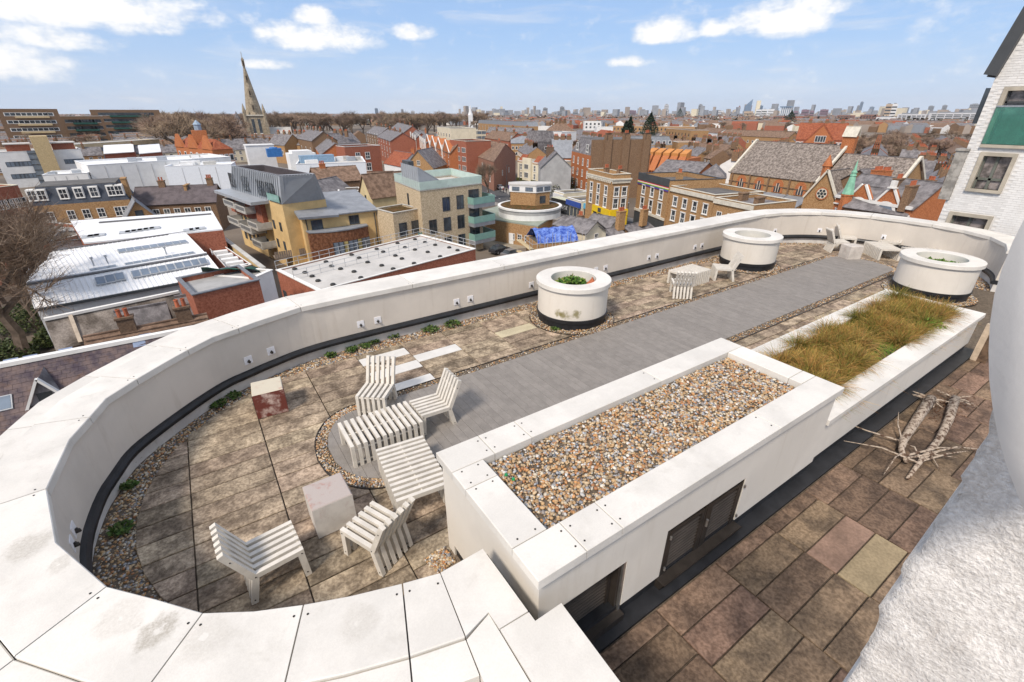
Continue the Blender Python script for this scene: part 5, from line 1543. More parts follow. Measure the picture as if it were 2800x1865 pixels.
# balcony stack on the street side
bd = zb_[1] - zb_[0]; bn = Vector((bd.y, -bd.x, 0)).normalized(); bux = bd.normalized()
for k, (u, z, ln) in enumerate(((.10, 8.6, 6), (.36, 8.4, 5), (.10, 5.4, 6), (.36, 5.0, 5.6), (.55, 6.2, 4.6), (.55, 3.0, 4.6))):
    p = zb_[0] + bd * u; a = xyz(p, 0); mb = MB()
    q = [a, a + bux * ln, a + bux * ln + bn * 2.4, a + bn * 2.4]; q = [q[3], q[2], q[1], q[0]]
    bal = MB().prism([(v.x, v.y) for v in q], ZG + z - .25, ZG + z).build('balcony', CONC, tan)
    q0, q1 = q[0], q[1]
    MB().bar(xyz(q[0], ZG + z + .5), xyz(q[1], ZG + z + .5), .12, 1.0).bar(xyz(q[1], ZG + z + .5), xyz(q[2], ZG + z + .5), .12, 1.0).bar(xyz(q[3], ZG + z + .5), xyz(q[0], ZG + z + .5), .12, 1.0).build('balcony_front', CONC, bal)
    MB().bar(xyz(q[0].lerp(q[1], .08), ZG + z + .55) + bn * .08, xyz(q[0].lerp(q[1], .92), ZG + z + .55) + bn * .08, .03, .6).build('balcony_panel', mat('grey_mesh', (.17, .175, .18), .5), bal)
MB().prism([(p.x, p.y) for p in [xyz(zb_[0] + bn * 2.9, 0), xyz(zb_[0] + bd * .78 + bn * 2.9, 0), xyz(zb_[0] + bd * .78, 0), xyz(zb_[0], 0)]], ZG + 10.4, ZG + 10.9).build('canopy', ZINC, tan)
MB().prism([(p.x, p.y) for p in [xyz(zb_[0] + bn * .8, 0), xyz(zb_[0] + bd * .68 + bn * .8, 0), xyz(zb_[0] + bd * .68, 0), xyz(zb_[0], 0)]], ZG + 6.8, ZG + 10.3).build('upper_bay', BR_RED, tan)
MB().bar(xyz(zb_[0] + bd * .80 + bn * .3, ZG + 11.7), xyz(zb_[1] + bn * .3, ZG + 11.7), .06, 1.1).build('glass_balustrade', GLASSG, tan)
# lower wing with monopitch roofs and the curved timber bay
wing = empty('tan_wing', (19, 85, ZG), 'lower tan wing with a curved timber clad bay and sloping grey roofs', 'building')
wA, wB, wC = PH(cB(735, 1085), 9.0), PH(cB(890, 1122), 8.6), PH(cB(1412, 1082), 8.6)
wy = min(wB.y, wC.y)
x0w, x1w = wA.x - 1.0, wC.x
MB().prism([(x0w, 81.6), (x1w, 81.6), (x1w, 93), (x0w, 93)], ZG, [ZG + 8.6, ZG + 8.6, ZG + 10.4, ZG + 10.4]).build('wall', TAN, wing)
occ([Vector((x0w, 80)), Vector((x1w, 93))])
MB().slab([Vector((x0w - .3, 81.1, ZG + 8.9)), Vector((x1w + .3, 81.1, ZG + 8.9)), Vector((x1w + .3, 93.2, ZG + 10.8)), Vector((x0w - .3, 93.2, ZG + 10.8))], .2).build('roof', LEAD, wing)
MB().slab([Vector((x0w - .6, 80.2, ZG + 9.1)), Vector((x0w + 5.6, 80.2, ZG + 8.9)), Vector((x0w + 5.6, 90, ZG + 10.5)), Vector((x0w - .6, 90, ZG + 11.0))], .35).build('porch_roof', LEAD, wing)
bayA, bayB = PH(cB(755, 1272), 5.6), PH(cB(1312, 1180), 5.6)
bx0, bx1, by = bayA.x - .2, x1w - 2.2, 81.55
n = 12; cur = [(bx0 + (bx1 - bx0) * i / n, by - .6 - 2.0 * math.sin(math.pi * (.12 + .76 * i / n))) for i in range(n + 1)]
poly = cur + [(bx1, by), (bx0, by)]
MB().prism(poly, ZG + .2, ZG + 6.5).build('timber_bay', TIMBER, wing)
MB().prism([(x, y) for x, y in [(p[0], p[1] - .15) for p in cur] + [(bx1 + .15, by), (bx0 - .15, by)]], ZG + 6.5, ZG + 6.7).build('bay_coping', LEAD, wing)
for i in range(n * 4):
    t = i / (n * 4); k = min(int(t * n), n - 1); f = t * n - k; a, b = cur[k], cur[k + 1]; x, y = a[0] + (b[0] - a[0]) * f, a[1] + (b[1] - a[1]) * f
    MB().box(x - .09, x + .09, y - .05, y + .03, ZG + .25 if t < .35 else ZG + 4.8, ZG + 6.48).build('cladding_board', TIMBER, wing)
for i in range(n):
    if i < 4: continue
    a, b = Vector((*cur[i], 0)), Vector((*cur[i + 1], 0)); d = b - a; nb_ = Vector((d.y, -d.x, 0)).normalized() * .07
    MB().bar(xyz(a.lerp(b, .06) + nb_, ZG + 2.8), xyz(a.lerp(b, .94) + nb_, ZG + 2.8), .04, 3.8).build('bay_window', GLASSB if i % 3 else mat('lit_room', (.40, .33, .14), .5, .3, 1), wing)
    MB().bar(xyz(a + nb_ * 1.6, ZG + .8), xyz(a + nb_ * 1.6, ZG + 4.75), .10, .10).build('mullion', DKTRIM, wing)
wf0, wf1 = Vector((x0w, 81.6, 0)), Vector((x1w, 81.6, 0))
put_win(wing, 'dark', Vector((x0w + 2.2, 81.57, ZG + 6.2)), 0, 1.8, 2.0); put_win(wing, 'dark', Vector((x1w - 4.0, 81.57, ZG + 6.8)), 0, 1.7, 1.5)
MB().tube([Vector((x0w + .6, 81.5, ZG + .2)), Vector((x0w + .6, 81.5, ZG + 9.0))], .09, 6).tube([Vector((x1w - .4, 81.5, ZG + .2)), Vector((x1w - .4, 81.5, ZG + 8.4))], .08, 6).build('downpipe', DKTRIM, wing)
p = PH(cB(640, 1450), 3.4)
MB().box(p.x - 2.4, p.x + 2.4, p.y - .2, p.y + 2.2, ZG + 2.2, ZG + 2.4).build('low_balcony', mat('grey_timber', (.22, .18, .15), .9), wing)
for k in range(14): MB().box(p.x - 2.4 + k * .345, p.x - 2.4 + k * .345 + .29, p.y - .26, p.y - .2, ZG + 2.2, ZG + 3.5).build('balcony_board', MATS['grey_timber'], wing)

# ================================================================ pale stock brick apartments with mint glass
stk, sq = bld('stock_brick_apartments', 'pale stock brick apartments with mint glass balconies and a roof terrace', [cB(1600, 830), cB(1830, 922), cC(390, 852)], 12.0, BR_STK, rmat=ROOFL, trim=CONC, up=.2)
face_windows(stk, sq[1], sq[2], 4, 3, 1.3, 3.5, 1.6, 2.4, 'dark', .04, .96, skip=((2, 0),))
face_windows(stk, sq[0], sq[1], 1, 3, 1.6, 3.4, .9, 2.6, 'dark', .3, .75)
low = [PH(p, 8.6) for p in (cB(1415, 1085), cB(1582, 1130), cB(1842, 1085))]; low.append(low[0] + low[2] - low[1])
body_wall(stk, low, 8.6, BR_STK, name='lower_wall'); flat_roof(stk, low, 8.6, SEDUM, .3, CONC, wm=BR_STK); occ(low)
face_windows(stk, low[1], low[2], 2, 2, 1.2, 3.6, 1.6, 2.3, 'dark', .08, .95)
low2 = [PH(p, 9.6) for p in (cB(1435, 985), cB(1480, 1010), cB(1640, 985))]; low2.append(low2[0] + low2[2] - low2[1])
p = low[1].lerp(low[2], .62)
dl = (low[2] - low[1]).normalized(); nl = Vector((dl.y, -dl.x, 0))
jb = MB().prism([(v.x, v.y) for v in (p + nl * 1.5, p + dl * 5.4 + nl * 1.5, p + dl * 5.4, p)], ZG + 3.9, ZG + 4.1).build('juliet_balcony', CONC, stk)
MB().bar(xyz(p + nl * 1.5, ZG + 4.7), xyz(p + dl * 5.4 + nl * 1.5, ZG + 4.7), .05, 1.1).build('glass', GLASSG, jb)
mb = MB(); za = ZG + 12.3
for a, b in ((0, 1), (1, 2), (2, 3), (3, 0)):
    mb.bar(xyz(sq[a].lerp(sq[b], .0), za + .7), xyz(sq[b], za + .7), .06, 1.3)
mb.build('glass_balustrade', mat('mint_glass', (.66, .80, .74), .25, .05, 1, spec=.4, trans=.35), stk)
zq = [sq[0].lerp(sq[1], .35), sq[1].lerp(sq[0], .02), sq[1].lerp(sq[2], .28), None]; zq[3] = zq[0] + zq[2] - zq[1]
zq[2] = sq[1].lerp(sq[2], .45); zq[3] = zq[0] + zq[2] - zq[1]
MB().prism([tuple(p_.xy) for p_ in zq], za - .2, [za + 3.6, za + 3.6, za + .1, za + .1]).build('zinc_hood', ZINC, stk)
for k in range(9):
    t_ = k / 8; MB().bar(xyz(zq[1].lerp(zq[0], t_), za + 3.65), xyz(zq[2].lerp(zq[3], t_), za + .15), .08, .1).build('seam', ZINC, stk)
for k in range(8): MB().bar(xyz(zq[0].lerp(zq[1], (k + .5) / 8) - (zq[2] - zq[1]).normalized() * .03, za), xyz(zq[0].lerp(zq[1], (k + .5) / 8) - (zq[2] - zq[1]).normalized() * .03, za + 3.6), .06, .06).build('seam', ZINC, stk)
MB().prism([tuple(p_.xy) for p_ in (zq[0].lerp(zq[3], .05), zq[0].lerp(zq[1], .4).lerp(zq[3].lerp(zq[2], .4), .05), zq[0].lerp(zq[1], .4).lerp(zq[3].lerp(zq[2], .4), .22), zq[0].lerp(zq[3], .22))], za + 2.6, za + 4.1).build('roof_hatch', DKTRIM, stk)
d2 = (sq[2] - sq[1]).normalized(); n2 = Vector((d2.y, -d2.x, 0)); d3 = (sq[3] - sq[2]).normalized()
for z in (9.0, 5.6, 2.4):
    q = [sq[2] - d2 * 3.4 + n2 * 1.7, sq[2] + d2 * 1.7 + n2 * 1.7, sq[2] + d2 * 1.7 + d3 * 3.2, sq[2] + d3 * 3.2, sq[2], sq[2] - d2 * 3.4]
    bal = MB().prism([(v.x, v.y) for v in q], ZG + z - .7, ZG + z).build('corner_balcony', LEAD, stk)
    MB().bar(xyz(q[0], ZG + z + .6), xyz(q[1], ZG + z + .6), .05, 1.2).bar(xyz(q[1], ZG + z + .6), xyz(q[2], ZG + z + .6), .05, 1.2).bar(xyz(q[0], ZG + z + .6), xyz(q[5], ZG + z + .6), .05, 1.2).build('glass', GLASSG, bal)
    put_win(stk, 'dark', xyz(sq[2] - d2 * 2.0 + n2 * .04, ZG + z + .1), math.atan2(d2.y, d2.x), 2.4, 2.3)

# ================================================================ low brick hall with a pale vented roof
hq = [PH(p, 6.0) for p in ((757, 742), (872, 800), (1300, 684), (1152, 645))]
hb, _ = bld('vented_brick_hall', 'red brick hall with a pale flat roof dotted with black vents and railings', None, 6.0, BR_RED, q=hq, rmat=ROOFL, up=.15, trim=TRIM, wins=[(0, 5, 1, 2.2, 3, 1.0, 1.5, 'dark'), (1, 7, 1, 2.0, 3, 1.1, 1.6, 'dark')])
VNT = MB().lathe([(.30, 0), (.32, .12), (.22, .22), (0, .24)], 12).mesh('roof_vent', mat('black_vent', (.03, .03, .03), .6))
for i in range(6):
    for j in range(5):
        t, s_ = (i + .5) / 6 + random.uniform(-.02, .02), (j + .5) / 5 + random.uniform(-.03, .03)
        p = hq[0].lerp(hq[3], t).lerp(hq[1].lerp(hq[2], t), s_); link('roof_vent', VNT, hb, (p.x - hb.location.x, p.y - hb.location.y, 6.05))
rl_ = MB()
def railing(root, a, b, z, n, m=None, h=1.1):
    mb = MB()
    for k in range(n + 1): p = a.lerp(b, k / n); mb.tube([xyz(p, z), xyz(p, z + h)], .035, 5)
    mb.tube([xyz(a, z + h), xyz(b, z + h)], .035, 5).tube([xyz(a, z + h * .5), xyz(b, z + h * .5)], .03, 5)
    return mb.build('railing', m or mat('galvanised', (.50, .51, .52), .4, metal=.4), root)
railing(hb, hq[0], hq[3], ZG + 6.2, 16); railing(hb, hq[0].lerp(hq[1], .45), hq[3].lerp(hq[2], .45), ZG + 6.05, 14)
railing(hb, hq[3], hq[2], ZG + 6.2, 10)

# ================================================================ the market hall with a drum and kiosk
kq = [PH(p, 4.2) for p in (cC(410, 1090), cC(465, 1172), cC(905, 1238), cC(1040, 1150))]; kq.append(PH(cC(700, 1010), 4.2))
ks = empty('market_hall', (52, 76, ZG), 'flat green roofed brick market hall below the round drum', 'building'); occ(kq)
MB().prism([(p.x, p.y) for p in kq], ZG, ZG + 4.2).build('wall', BR_YEL, ks); MB().prism([(p.x, p.y) for p in kq], ZG + 4.2, ZG + 4.45).build('roof', mat('green_felt_roof', (.27, .30, .25), .9, .1, .4, dirt=.4), ks)
face_windows(ks, kq[1], kq[2], 4, 1, .9, 3, 1.0, 1.3, 'sash', .42, 1.0)
dd = kq[2] - kq[1]; da = math.atan2(dd.y, dd.x)
dr = link('door', MB().box(-.55, .55, -.08, 0, 0, 2.2).mesh('door', WHT), ks, xyz(kq[1].lerp(kq[2], .46), ZG) - ks.location, da)
kc = PH(cC(828, 1105), 4.9)
drum = empty('roof_drum', (kc.x, kc.y, ZG + 4.45), 'round white drum with a mossy top carrying the brick kiosk', 'building')
MB().lathe([(6.6, 0), (6.6, 1.7), (6.8, 1.75), (6.8, 2.1), (6.2, 2.1), (6.2, 1.9)], 40, c=(kc.x, kc.y, ZG + 4.45)).build('drum_wall', WHT, drum)
MB().lathe([(6.3, 2.05), (3, 2.3), (0, 2.35)], 32, c=(kc.x, kc.y, ZG + 4.45)).build('mossy_top', SEDUM, drum)
MB().lathe([(6.62, 1.0), (6.62, 1.75)], 40, c=(kc.x, kc.y, ZG + 4.45)).build('grey_band', GREYW, drum)
kk = empty('brick_kiosk', (kc.x, kc.y, ZG + 6.7), 'small brick kiosk with a white flat roof on the round drum', 'building')
kz = ZG + 6.6; oct_ = [(kc.x + sx * 4.1 * math.cos(YAW - R(90)) - sy * 2.6 * math.sin(YAW - R(90)), kc.y + sx * 4.1 * math.sin(YAW - R(90)) + sy * 2.6 * math.cos(YAW - R(90))) for sx, sy in ((-1, -.3), (.25, -1), (1, -.2), (1, .8), (-.3, 1.1), (-1, .6))]
MB().prism(oct_, kz, kz + 2.7).build('wall', BR_YEL, kk); c2 = Vector((kc.x, kc.y)); o2 = [tuple(c2 + (Vector(p) - c2) * 1.06) for p in oct_]; o3 = [tuple(c2 + (Vector(p) - c2) * 1.1) for p in oct_]
MB().prism(o2, kz + 2.7, kz + 4.0).build('clerestory', WHT, kk); MB().prism(o3, kz + 4.0, kz + 4.3).build('roof', ROOFL, kk)
for (i, j, n) in ((0, 1, 2), (1, 2, 2)):
    a, b = Vector((*o2[i], 0)), Vector((*o2[j], 0)); d = b - a; an = math.atan2(d.y, d.x)
    for k in range(n): put_win(kk, 'dstrip', xyz(a.lerp(b, (k + .5) / n), kz + 2.95), an, 1.6, .8)
a, b = Vector((*oct_[1], 0)), Vector((*oct_[2], 0)); put_win(kk, 'dark', xyz(a.lerp(b, .5), kz + .5), math.atan2((b - a).y, (b - a).x), 1.5, 1.5)

# ================================================================ scaffolded house with blue sheeting, cottages
bh, bq_ = bld('sheeted_house', 'house being rebuilt with a half finished brick gable', [cC(905, 1400), cC(1275, 1370)], 4.6, BR_YEL, depth=6, roof='flat', up=0, rmat=ROOFD, cat='house')
c_ = sum(bq_, Vector((0, 0, 0))) / 4; BLUE = mat('blue_sheeting', (.03, .08, .42), .5, .25, 1.8, col2=(.16, .26, .62))
rgd = random.Random(8); nx_, ny_ = 14, 8
u_ = (bq_[1] - bq_[0]) / nx_; v_ = (bq_[3] - bq_[0]) / ny_; V = []
for j in range(ny_ + 1):
    for i in range(nx_ + 1):
        p = bq_[0] + u_ * i + v_ * j; hz = 1.9 * (1 - abs(2 * j / ny_ - 1) ** 1.5); V.append((p.x, p.y, ZG + 4.75 + hz + .10 * math.sin(i * 1.9) + rgd.uniform(-.1, .1)))
sh = MB().add(V, [(j * (nx_ + 1) + i, j * (nx_ + 1) + i + 1, (j + 1) * (nx_ + 1) + i + 1, (j + 1) * (nx_ + 1) + i) for j in range(ny_) for i in range(nx_)]).build('plastic_sheet', BLUE)
sh.modifiers.new('th', 'SOLIDIFY').thickness = .05
tag(sh, 'crumpled blue plastic sheet over the house being rebuilt', 'sheet')
sf = empty('scaffolding', (bq_[0].x, bq_[0].y, ZG), 'tube scaffolding with timber boards round the blue sheeted house', 'scaffolding')
un_ = u_.normalized(); vn_ = v_.normalized(); GAL = mat('galvanised', (.50, .51, .52), .4, metal=.4); BRD = mat('scaffold_board', (.50, .40, .24), .9, .15, 3)
f0 = bq_[0] - un_ * 1.6 - vn_ * 1.6; L1_ = (bq_[1] - bq_[0]).length + 2.0
for k in range(8):
    for off in (0, 1.2):
        p = f0 + un_ * (L1_ * k / 7) + vn_ * off; MB().tube([xyz(p, ZG), xyz(p, ZG + 6.0 + (.6 if k % 2 else 0))], .04, 5).build('standard', GAL, sf)
for z in (2.0, 4.0, 5.2):
    MB().tube([xyz(f0, ZG + z), xyz(f0 + un_ * L1_, ZG + z)], .04, 5).build('ledger', GAL, sf); MB().tube([xyz(f0, ZG + z), xyz(f0 + vn_ * 8, ZG + z)], .04, 5).build('ledger', GAL, sf)
for z in (2.0, 4.0):
    for b_ in range(4): MB().bar(xyz(f0 + vn_ * (.15 + b_ * .28), ZG + z + .08), xyz(f0 + vn_ * (.15 + b_ * .28) + un_ * L1_, ZG + z + .08), .24, .05).build('board', BRD, sf)
    MB().bar(xyz(f0 + un_ * .3, ZG + z + .08), xyz(f0 + vn_ * 8 + un_ * .3, ZG + z + .08), .9, .05).build('board', BRD, sf)
MB().bar(xyz(f0 + un_ * .4 + vn_ * .1, ZG + 3.1), xyz(f0 + un_ * L1_ * .6 + vn_ * .1, ZG + 3.1), .05, 1.8).build('debris_netting', BLUE, sf)
for i, (pp, lab, hh) in enumerate((([cC(1340, 1290), cC(1515, 1245)], 'white rendered cottage with its gable window facing the terrace', 5.0), ([cC(1550, 1245), cC(1680, 1215)], 'white gabled cottage tucked behind the chimney stacks', 3.4))):
    t, q = bld('cottage', lab, pp, hh, CREAM, depth=6, roof='gable', along=1, rise=1.7, rmat=SLATE, cat='house', wins=[(0, 1, 1, 2.9, 3, 1.1, 1.5, 'sash', .35, .75)])
bld('cottage', 'long low cottage with a brown slate roof left of the white gables', [cC(1050, 1205), cC(1330, 1295)], 4.6, CREAM, depth=5, roof='gable', rise=1.3, rmat=SLATE, cat='house', chims=[(.62, .35, 5.4, 1.2, .7, 1.5, 3, BR_BRN)])
bld('cottage', 'low cottage with a grey roof behind the tall red chimney pots', [cC(1450, 1335), cC(1690, 1290)], 3.4, CREAM, depth=3.5, roof='gable', rise=.9, rmat=SLATE, cat='house', chims=[(.97, .3, 5.0, 1.7, .9, 2.2, 4, BR_YEL)])
bld('cottage', 'low cottage with a stack of three red pots at the foot of the corner shop', [cC(1760, 1290), cC(1960, 1240)], 3.4, BR_BRN, depth=4, roof='gable', rise=1.0, rmat=SLATE, cat='house', chims=[(.62, .2, 5.2, 1.6, .8, 1.8, 3, BR_YEL)])

# ================================================================ the high street: corner shop, pubs
cs, cq = bld('corner_shop', 'three storey brown brick corner building with a yellow shop front and corniced roof', [cC(1358, 745), cC(1585, 800), cC(1748, 792)], 11.3, BR_YEL, rmat=ROOFD, trim=STNW, up=.9)
for f, n in ((0, 3), (1, 2)):
    face_windows(cs, cq[f], cq[f + 1], n, 1, 7.7, 3, 1.1, 1.8, 'surround', .06, .94); face_windows(cs, cq[f], cq[f + 1], n, 1, 5.1, 3, 1.15, 2.0, 'surround', .06, .94)
mb = MB()
c_ = sum(cq, Vector((0, 0, 0))) / 4
for z, g in ((11.2, .35), (10.9, .2)): mb.prism([tuple((c_ + (p - c_) * (1 + g * 1.4 / (p - c_).length)).xy) for p in cq], ZG + z - .14, ZG + z + .14)
mb.build('cornice', STNW, cs)
for k in range(30):
    for f in (0, 1):
        p = cq[f].lerp(cq[f + 1], (k + .5) / 30); d = cq[f + 1] - cq[f]; nn_ = Vector((d.y, -d.x, 0)).normalized() * .18
        if k % 2 == 0: MB().box(p.x + nn_.x - .12, p.x + nn_.x + .12, p.y + nn_.y - .12, p.y + nn_.y + .12, ZG + 10.4, ZG + 10.76).build('dentil', STNW, cs)
YEL = mat('yellow_fascia', (.72, .50, .02), .5, .05, 1)
for f in (0, 1):
    d = cq[f + 1] - cq[f]; nn_ = Vector((d.y, -d.x, 0)).normalized(); an = math.atan2(d.y, d.x)
    MB().bar(xyz(cq[f].lerp(cq[f + 1], .35 if f == 0 else 0) + nn_ * .2, ZG + 4.2), xyz(cq[f + 1] + nn_ * .2, ZG + 4.2), .4, 1.3).build('shop_fascia', YEL, cs)
    for k in range(4): p = cq[f].lerp(cq[f + 1], (.36 if f == 0 else 0) + k * (.21 if f == 0 else .32)); MB().bar(xyz(p + nn_ * .15, ZG), xyz(p + nn_ * .15, ZG + 3.6), .45, .3).build('shop_pilaster', YEL, cs)
    for k in range(3): p = cq[f].lerp(cq[f + 1], (.47 if f == 0 else .17) + k * (.21 if f == 0 else .33)); put_win(cs, 'dark', xyz(p + nn_ * .05, ZG + .9), an, 1.8, 2.5, 'shop_window')
    MB().bar(xyz(cq[f].lerp(cq[f + 1], .6) + nn_ * .42, ZG + 4.2), xyz(cq[f].lerp(cq[f + 1], .72) + nn_ * .42, ZG + 4.2), .04, .9).build('shop_sign', DKTRIM, cs)
chimney(cs, xyz(cq[0].lerp(cq[2], .45), ZG + 11), 1.2, .7, 1.8, 3); chimney(cs, xyz(cq[3].lerp(cq[2], .6), ZG + 11), 1.4, .7, 1.6, 3)

pb, pq = bld('rainbow_pub', 'tall brick corner pub with a black parapet and a rainbow stripe', [cC(1822, 790), cC(2102, 862)], 11.0, BR_YEL, depth=12, rmat=ROOFD, trim=DKTRIM, up=1.0, wins=[(0, 3, 1, 8.0, 3, 1.2, 1.8, 'surround', .08, .95), (0, 3, 1, 4.9, 3, 1.3, 2.3, 'surround', .08, .95)], chims=[(.8, .3, 11, 1.4, .8, 2.0, 3)])
d = pq[1] - pq[0]; nn_ = Vector((d.y, -d.x, 0)).normalized() * .06
MB().bar(xyz(pq[0] + nn_, ZG + 11.5), xyz(pq[1] + nn_, ZG + 11.5), .1, 1.5).build('black_fascia', DKTRIM, pb)
for k, c in enumerate(((.55, .04, .04), (.60, .28, .03), (.62, .55, .05), (.05, .25, .08), (.05, .08, .38), (.17, .04, .25))):
    MB().bar(xyz(pq[0] + nn_ * 1.6, ZG + 10.62 - k * .14), xyz(pq[1] + nn_ * 1.6, ZG + 10.62 - k * .14), .1, .14).build('rainbow_band', mat(f'rainbow_{k}', (.75, .75, .74) if k == 1 else c, .6, .03), pb)
MB().bar(xyz(pq[0] + nn_ * 2, ZG + 4.4), xyz(pq[1] + nn_ * 2, ZG + 4.4), .3, .45).build('string_course', STNW, pb)
MB().bar(xyz(pq[0] + nn_, ZG + 2.0), xyz(pq[1] + nn_, ZG + 2.0), .15, 3.9).build('pub_front', DKTRIM, pb)
p2, q2 = bld('brick_terrace', 'two storey yellow brick terrace with white sash surrounds right of the rainbow pub', [cC(2118, 895), cD(512, 1150)], 10.3, BR_YEL, depth=11, rmat=ROOFD, trim=STNW, up=.7, wins=[(0, 4, 1, 7.4, 3, 1.1, 1.7, 'surround', .03, .97), (0, 4, 1, 4.6, 3, 1.15, 1.9, 'surround', .03, .97)])
MB().bar(xyz(q2[0] + nn_ * 2, ZG + 10.4), xyz(q2[1] + nn_ * 2, ZG + 10.4), .3, .7).build('cornice', STNW, p2)
p3, q3 = bld('brick_terrace', 'lower brick terrace with a long white cornice just above the far coping', [cD(512, 1168), cD(870, 1240)], 10.1, BR_YEL, depth=10, roof='flat', rmat=SLATE, trim=STNW, up=.6, wins=[(0, 3, 1, 7.0, 3, 1.1, 1.6, 'sash', .05, .9), (0, 3, 1, 4.2, 3, 1.1, 1.8, 'sash', .05, .9)])
MB().bar(xyz(q3[0] + nn_ * 2, ZG + 10.2), xyz(q3[1] + nn_ * 2, ZG + 10.2), .3, .7).build('cornice', STNW, p3)
for k, (u, v) in enumerate(((.2, .5), (.75, .35))):
    cc_ = q3[0].lerp(q3[1], u).lerp(q3[3].lerp(q3[2], u), v); chimney(p3, xyz(cc_, ZG + 10.1), 2.0, .8, 1.2, 0, BR_BRN)
bld('market_roof', 'grey slate market roof with slanting rows of white rooflights behind the rainbow pub', [cC(1960, 735), cC(2335, 770)], 6.5, BR_ORG, depth=16, roof='gable', rise=3.4, rmat=SLATE)
mr = bld('glazed_market', 'slate roofed building with paired skylights in front of the big church', [cD(395, 945), cD(620, 955)], 8.0, BR_YEL, depth=11, roof='hip', rise=3.0, rmat=SLATE)

# ================================================================ the big slate church
ch, nq_ = bld('slate_church', 'big yellow brick church with an immense grey brown slate roof', [cD(662, 895), cD(1440, 985)], 10.0, BR_YEL, depth=17, roof='gable', rise=7.2, rmat=CHSLATE, cat='church')
nd = (nq_[1] - nq_[0]); nan = math.atan2(nd.y, nd.x); nnv = Vector((nd.y, -nd.x, 0)).normalized()
for u in (.165, .39, .615, .865): put_win(ch, 'arch', xyz(nq_[0].lerp(nq_[1], u) + nnv * .02, ZG + 6.4), nan, 2.2, 2.6, 'arched_window')
for u in (.04, .27, .50, .74, .97): MB().bar(xyz(nq_[0].lerp(nq_[1], u) + nnv * .2, ZG + 5), xyz(nq_[0].lerp(nq_[1], u) + nnv * .2, ZG + 9.8), .35, .35).build('pilaster', BR_BRN, ch)
MB().bar(xyz(nq_[0] + nnv * .08, ZG + 7.7), xyz(nq_[1] + nnv * .08, ZG + 7.7), .15, .22).build('string_course', BR_DRK, ch)
ai = [nq_[0] + nnv * 6.0, nq_[1] + nnv * 6.0, nq_[1], nq_[0]]
MB().prism([(p.x, p.y) for p in ai], ZG, [ZG + 4.2, ZG + 4.2, ZG + 6.0, ZG + 6.0]).build('aisle_wall', BR_YEL, ch)
MB().slab([xyz(ai[0] + nnv * .3, ZG + 4.3), xyz(ai[1] + nnv * .3, ZG + 4.3), xyz(ai[2], ZG + 6.2), xyz(ai[3], ZG + 6.2)], .2).build('aisle_roof', LEAD, ch)
for u in (.25, .5, .75): MB().bar(xyz(ai[0].lerp(ai[1], u), ZG + 4.45), xyz(ai[3].lerp(ai[2], u), ZG + 6.35), .15, .15).build('lead_roll', LEAD, ch)
for u, pr_ in ((0, 0), (1, 1)):
    e_ = (nq_[0] if not u else nq_[1]); f_ = (nq_[3] if not u else nq_[2]); a_ = (e_ + f_) / 2; k = nd.normalized() * (.25 if u else -.25)
    MB().bar(xyz(e_ + k + nnv * .3, ZG + 9.8), xyz(a_ + k, ZG + 17.5), .5, .5).bar(xyz(f_ + k, ZG + 9.8), xyz(a_ + k, ZG + 17.5), .5, .5).build('gable_coping', STNW, ch)
bt_ = xyz((nq_[1] + nq_[2]) / 2 + nd.normalized() * .3, ZG + 15)
bc = MB(); bc.box(bt_.x - .7, bt_.x + .7, bt_.y - 1.3, bt_.y + 1.3, bt_.z, bt_.z + 4.2); bc.build('bellcote', BR_ORG, ch)
MB().slab([bt_ + Vector((-1, -1.5, 4.1)), bt_ + Vector((-1, 1.5, 4.1)), bt_ + Vector((0, 1.5, 6.3)), bt_ + Vector((0, -1.5, 6.3))], .15).slab([bt_ + Vector((1, -1.5, 4.1)), bt_ + Vector((1, 1.5, 4.1)), bt_ + Vector((0, 1.5, 6.3)), bt_ + Vector((0, -1.5, 6.3))], .15).build('bellcote_roof', STNW, ch)
# chancel
cn = [nq_[1] + nd.normalized() * .8, nq_[1] + nd.normalized() * 15, None, None]; cn[2] = cn[1] - nnv * 15; cn[3] = cn[0] - nnv * 15
body_wall(ch, cn, 9.0, BR_YEL, name='chancel_wall'); rfc, _, _ = gable_roof(ch, cn, 9.0, 6.6, CHSLATE, BR_YEL); rfc.name = 'chancel_roof'
a_ = (cn[1] + cn[2]) / 2; k = nd.normalized() * .25
MB().bar(xyz(cn[1] + k, ZG + 8.9), xyz(a_ + k, ZG + 15.9), .5, .5).bar(xyz(cn[2] + k, ZG + 8.9), xyz(a_ + k, ZG + 15.9), .5, .5).build('gable_coping', STNW, ch)
# transept with the rose window
tq = [Vector((113.5, 52.1, 0)), Vector((113.5, 45.1, 0))]; td = tq[1] - tq[0]; tn = Vector((-td.y, td.x, 0)).normalized(); tq += [tq[1] + tn * 15, tq[0] + tn * 15]
body_wall(ch, tq, 7.2, BR_YEL, name='transept_wall'); rft, ta, tb_ = gable_roof(ch, tq, 7.2, 5.7, CHSLATE, BR_YEL, along=1, over=.05); rft.name = 'transept_roof'; occ(tq)
tm = (tq[0] + tq[1]) / 2; tnn = -tn
MB().bar(xyz(tq[0] + tnn * .2, ZG + 7.1), xyz(tm + tnn * .2, ZG + 13.1), .6, .35).bar(xyz(tq[1] + tnn * .2, ZG + 7.1), xyz(tm + tnn * .2, ZG + 13.1), .6, .35).build('gable_coping', STNW, ch)
rw = MB(); rc = xyz(tm + tnn * .08, ZG + 8.3); ux = td.normalized()
